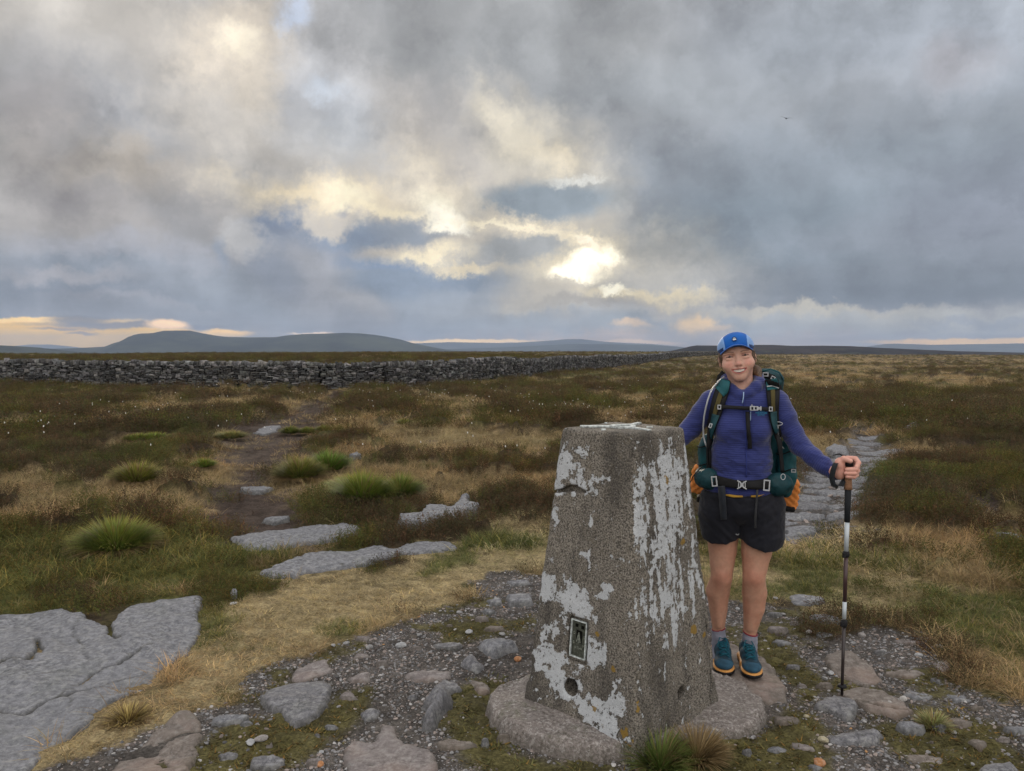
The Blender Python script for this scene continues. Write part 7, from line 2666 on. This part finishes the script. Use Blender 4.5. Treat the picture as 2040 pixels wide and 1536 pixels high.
buckle('belt_slider', 0, 0, 12, 21, 0, belt, pos=L(1527.5, 967, -.108), rz=.05, t=.006)
# X-shaped centre buckle
mb = MB(); bc = Vector(project([(1478, 966)], .024, SBELT)[0])
for sx in (-1, 1):
    for sz in (-1, 1):
        mb.tube([Vector((sx * .003, 0, sz * .001)), Vector((sx * .008, -.001, sz * .012)), Vector((sx * .021, 0, sz * .0195))], [.0036, .0034, .0028], 8)
mb.box((0, 0, 0), (.014, .007, .018)); mb.box((-.015, .001, 0), (.004, .005, .03)); mb.box((.015, .001, 0), (.004, .005, .03))
o = mb.build('belt_buckle', M_BUCKLE, belt); o.location = bc
ribbon('loose_webbing', [(1437, 968, 14), (1438.5, 990, 13.5), (1440, 1010, 13), (1442, 1035, 12)], cloth('dark_webbing', (.014, .018, .026), .6), belt, off=.016, thick=.003, nc=1, S=SBELT)
ribbon('loose_webbing', [(1509, 975, 4), (1507, 1000, 4), (1505, 1030, 4), (1504.5, 1052, 4)], cloth('grey_webbing', (.03, .032, .036), .6), belt, off=.012, thick=.002, nc=1, S=SBELT)
MB().tube([L(1399, 930, -.03), L(1388, 940, -.035), L(1380, 950, -.03), L(1378, 957, -.02)], .0028, 6).build('cord', M_BLACK, pack, True)
buckle('lower_buckle', 1581, 938, 9, 7, .05, pack)
MB().tube([L(1560, 950, -.09) + Vector((px(4.0) * math.cos(t), 0, px(5.5) * math.sin(t))) for t in np.linspace(0, 2 * PI, 20)], .002, 6, cap=False).build('zip_loop', M_BUCKLE, pack, True)

# folded orange foam mat carried across the bottom of the pack
mat_ = empty('sleeping_mat', PO, -TH, label='orange dimpled folding foam mat carried under the backpack', cat='sleeping mat')
MT = Sdf(); MT.box(L(1482, 968, .245), (px(105.5), .080, px(26)), .018, .01, rot=(0, 6.5, 0))
_mc = L(1482, 968, .245)
def mt_disp(P, d):
    q = P - _mc
    g = np.cos(q[..., 0] * 2 * PI / .038 ) * np.cos(q[..., 2] * 2 * PI / .036 + .6) + np.cos(q[..., 1] * 2 * PI / .036) * .6
    return d - g * .006
M_MAT = simple_mat('orange_foam', (0.68, 0.24, 0.060), 0.8, .2, .08, 30)
sdf_obj('foam_pad', MT, 0.0045, M_MAT, mat_, disp=mt_disp)
SMB = Sdf(); SMB.box(L(1484, 1000, .235), (px(97), .075, px(6)), .008, .01, rot=(0, 3, 0))
sdf_obj('black_underside', SMB, .006, M_BLACK, mat_)

# ------------------------------------------------------------------ walking pole
_top = PM @ pl1; _bot = PM @ pl0
pole = empty('walking_pole', (_bot.x, _bot.y, 0.0), label='extended walking pole with cork grip held upright by the hiker', cat='walking pole')
def PW(v): return (PM @ pole_at(v)) - Vector((_bot.x, _bot.y, 0.0))
M_CORK = simple_mat('cork', (0.23, 0.125, 0.072), 0.85, .2, .3, 160, bmp=.4)
M_FOAM = simple_mat('black_foam', (0.018, 0.021, 0.024), 0.9, .2, .2, 200)
M_SILV = simple_mat('silver_shaft', (0.50, 0.56, 0.60), 0.35, .5, .05)
M_DSH = simple_mat('dark_shaft', (0.030, 0.022, 0.022), 0.35, .5, .2)
M_BRN = simple_mat('maroon_shaft', (0.055, 0.028, 0.030), 0.35, .5, .2)
def seg(name, v0, v1, r0, r1, mat, parent=pole, n=16, mids=()):
    pts = [PW(v0)] + [PW(v) for v, r in mids] + [PW(v1)]
    rs = [px(r0)] + [px(r) for v, r in mids] + [px(r1)]
    return MB().tube(pts, rs, n).build(name, mat, parent, True)
grip = seg('cork_grip', 976, 926, 7.2, 6.4, M_CORK, mids=((968, 6.6), (950, 6.0), (935, 6.2)))
seg('grip_cap', 929, 913.5, 7.0, 4.0, M_SOLE, grip, mids=((922, 8.0), (917, 7.6)))
seg('foam_grip', 1041, 976, 4.9, 5.8, M_FOAM)
seg('upper_shaft', 1098, 1041, 4.0, 4.2, M_SILV)
seg('middle_shaft', 1200, 1110, 3.5, 3.7, M_BRN)
seg('silver_band', 1233, 1199, 3.6, 3.6, M_SILV)
seg('lower_shaft', 1383, 1248, 2.6, 3.1, M_DSH)
seg('tip', 1394, 1380, 2.0, 2.7, M_SOLE)
for v in (1104, 1241):
    c = seg('clamp', v + 7, v - 7, 4.6, 4.6, M_SOLE, mids=((v + 3, 5.8), (v - 3, 5.8)))
    mb = MB(); p = PW(v); mb.box(p + Vector((-px(5), -px(3), 0)), (px(5), px(5), px(9))); mb.build('lever', M_SOLE, c, bev=.002)
seg('basket', 1368.5, 1364, 8, 6.5, M_SOLE, mids=((1367, 8),))
_pp = [(p_, Vector((0, 0, 0))) for p_ in ()]
for k in range(7):   # worn lettering marks on the silver tube
    pass
lt = lettering('EXPLORER', 'lettering', px(7), PW(1072) + Vector((-.002, -px(4.3), 0)), pole, M_BLACK, rot=(PI / 2, -PI / 2, 0), ext=.0001) if False else None
# wrist loop
wl = [(1690, 914, .02), (1680, 905, .02), (1668, 902.5, .03), (1658, 905, .04), (1661, 908, .03), (1674, 909, .02)]
MB().tube([L(u, v, YP + d) for u, v, d in [(1692, 918, .015), (1683, 909, .015), (1672, 904.5, .02), (1659, 907, .03)]], [.004, .0045, .004, .002], 6).build('strap_end', M_BLACK, pole)
bpy.data.objects['strap_end'].parent = pole
o = bpy.data.objects['strap_end']; o.matrix_parent_inverse = Matrix.Identity(4)
o.matrix_world = Matrix.Identity(4)
o.matrix_basis = Matrix.Translation(Vector((-_bot.x, -_bot.y, 0))) @ PM
loop = [(1671, 917, -.012), (1664, 925, -.052), (1659.5, 938, -.062), (1657, 952, -.05), (1660, 965, -.035), (1668, 970, -.035), (1676, 966, -.032), (1681, 957, -.025), (1686, 950, .0)]
pts = [L(u, v, YP + d + .02) for u, v, d in loop]
o = rib3('wrist_strap', pts, px(9), cloth('strap_webbing', (.012, .016, .02), .8), pole, thick=.003, up=(1, -.15, .25))
o.matrix_basis = Matrix.Translation(Vector((-_bot.x, -_bot.y, 0))) @ PM

# a bird high over the moor
bp = dpt(1566, 236, 70.0)
mb = MB()
mb.tube([Vector((-.16, 0, 0)), Vector((-.05, 0, .01)), Vector((.08, 0, .01)), Vector((.2, 0, 0))], [.01, .05, .05, .008], 8)
for sy in (-1, 1):
    mb.add(([(-.06, 0, .02), (.08, 0, .02), (.02, sy * .32, .10), (-.05, sy * .34, .09), (-.12, sy * .62, .05)], [(0, 1, 2, 3), (3, 2, 4)]))
mb.build('bird', simple_mat('bird_plumage', (.04, .04, .045), .8), smooth=False, label='small dark bird flying high in the grey cloud', cat='bird').location = bp
bpy.data.objects['bird'].rotation_euler = (.25, .1, 1.2)
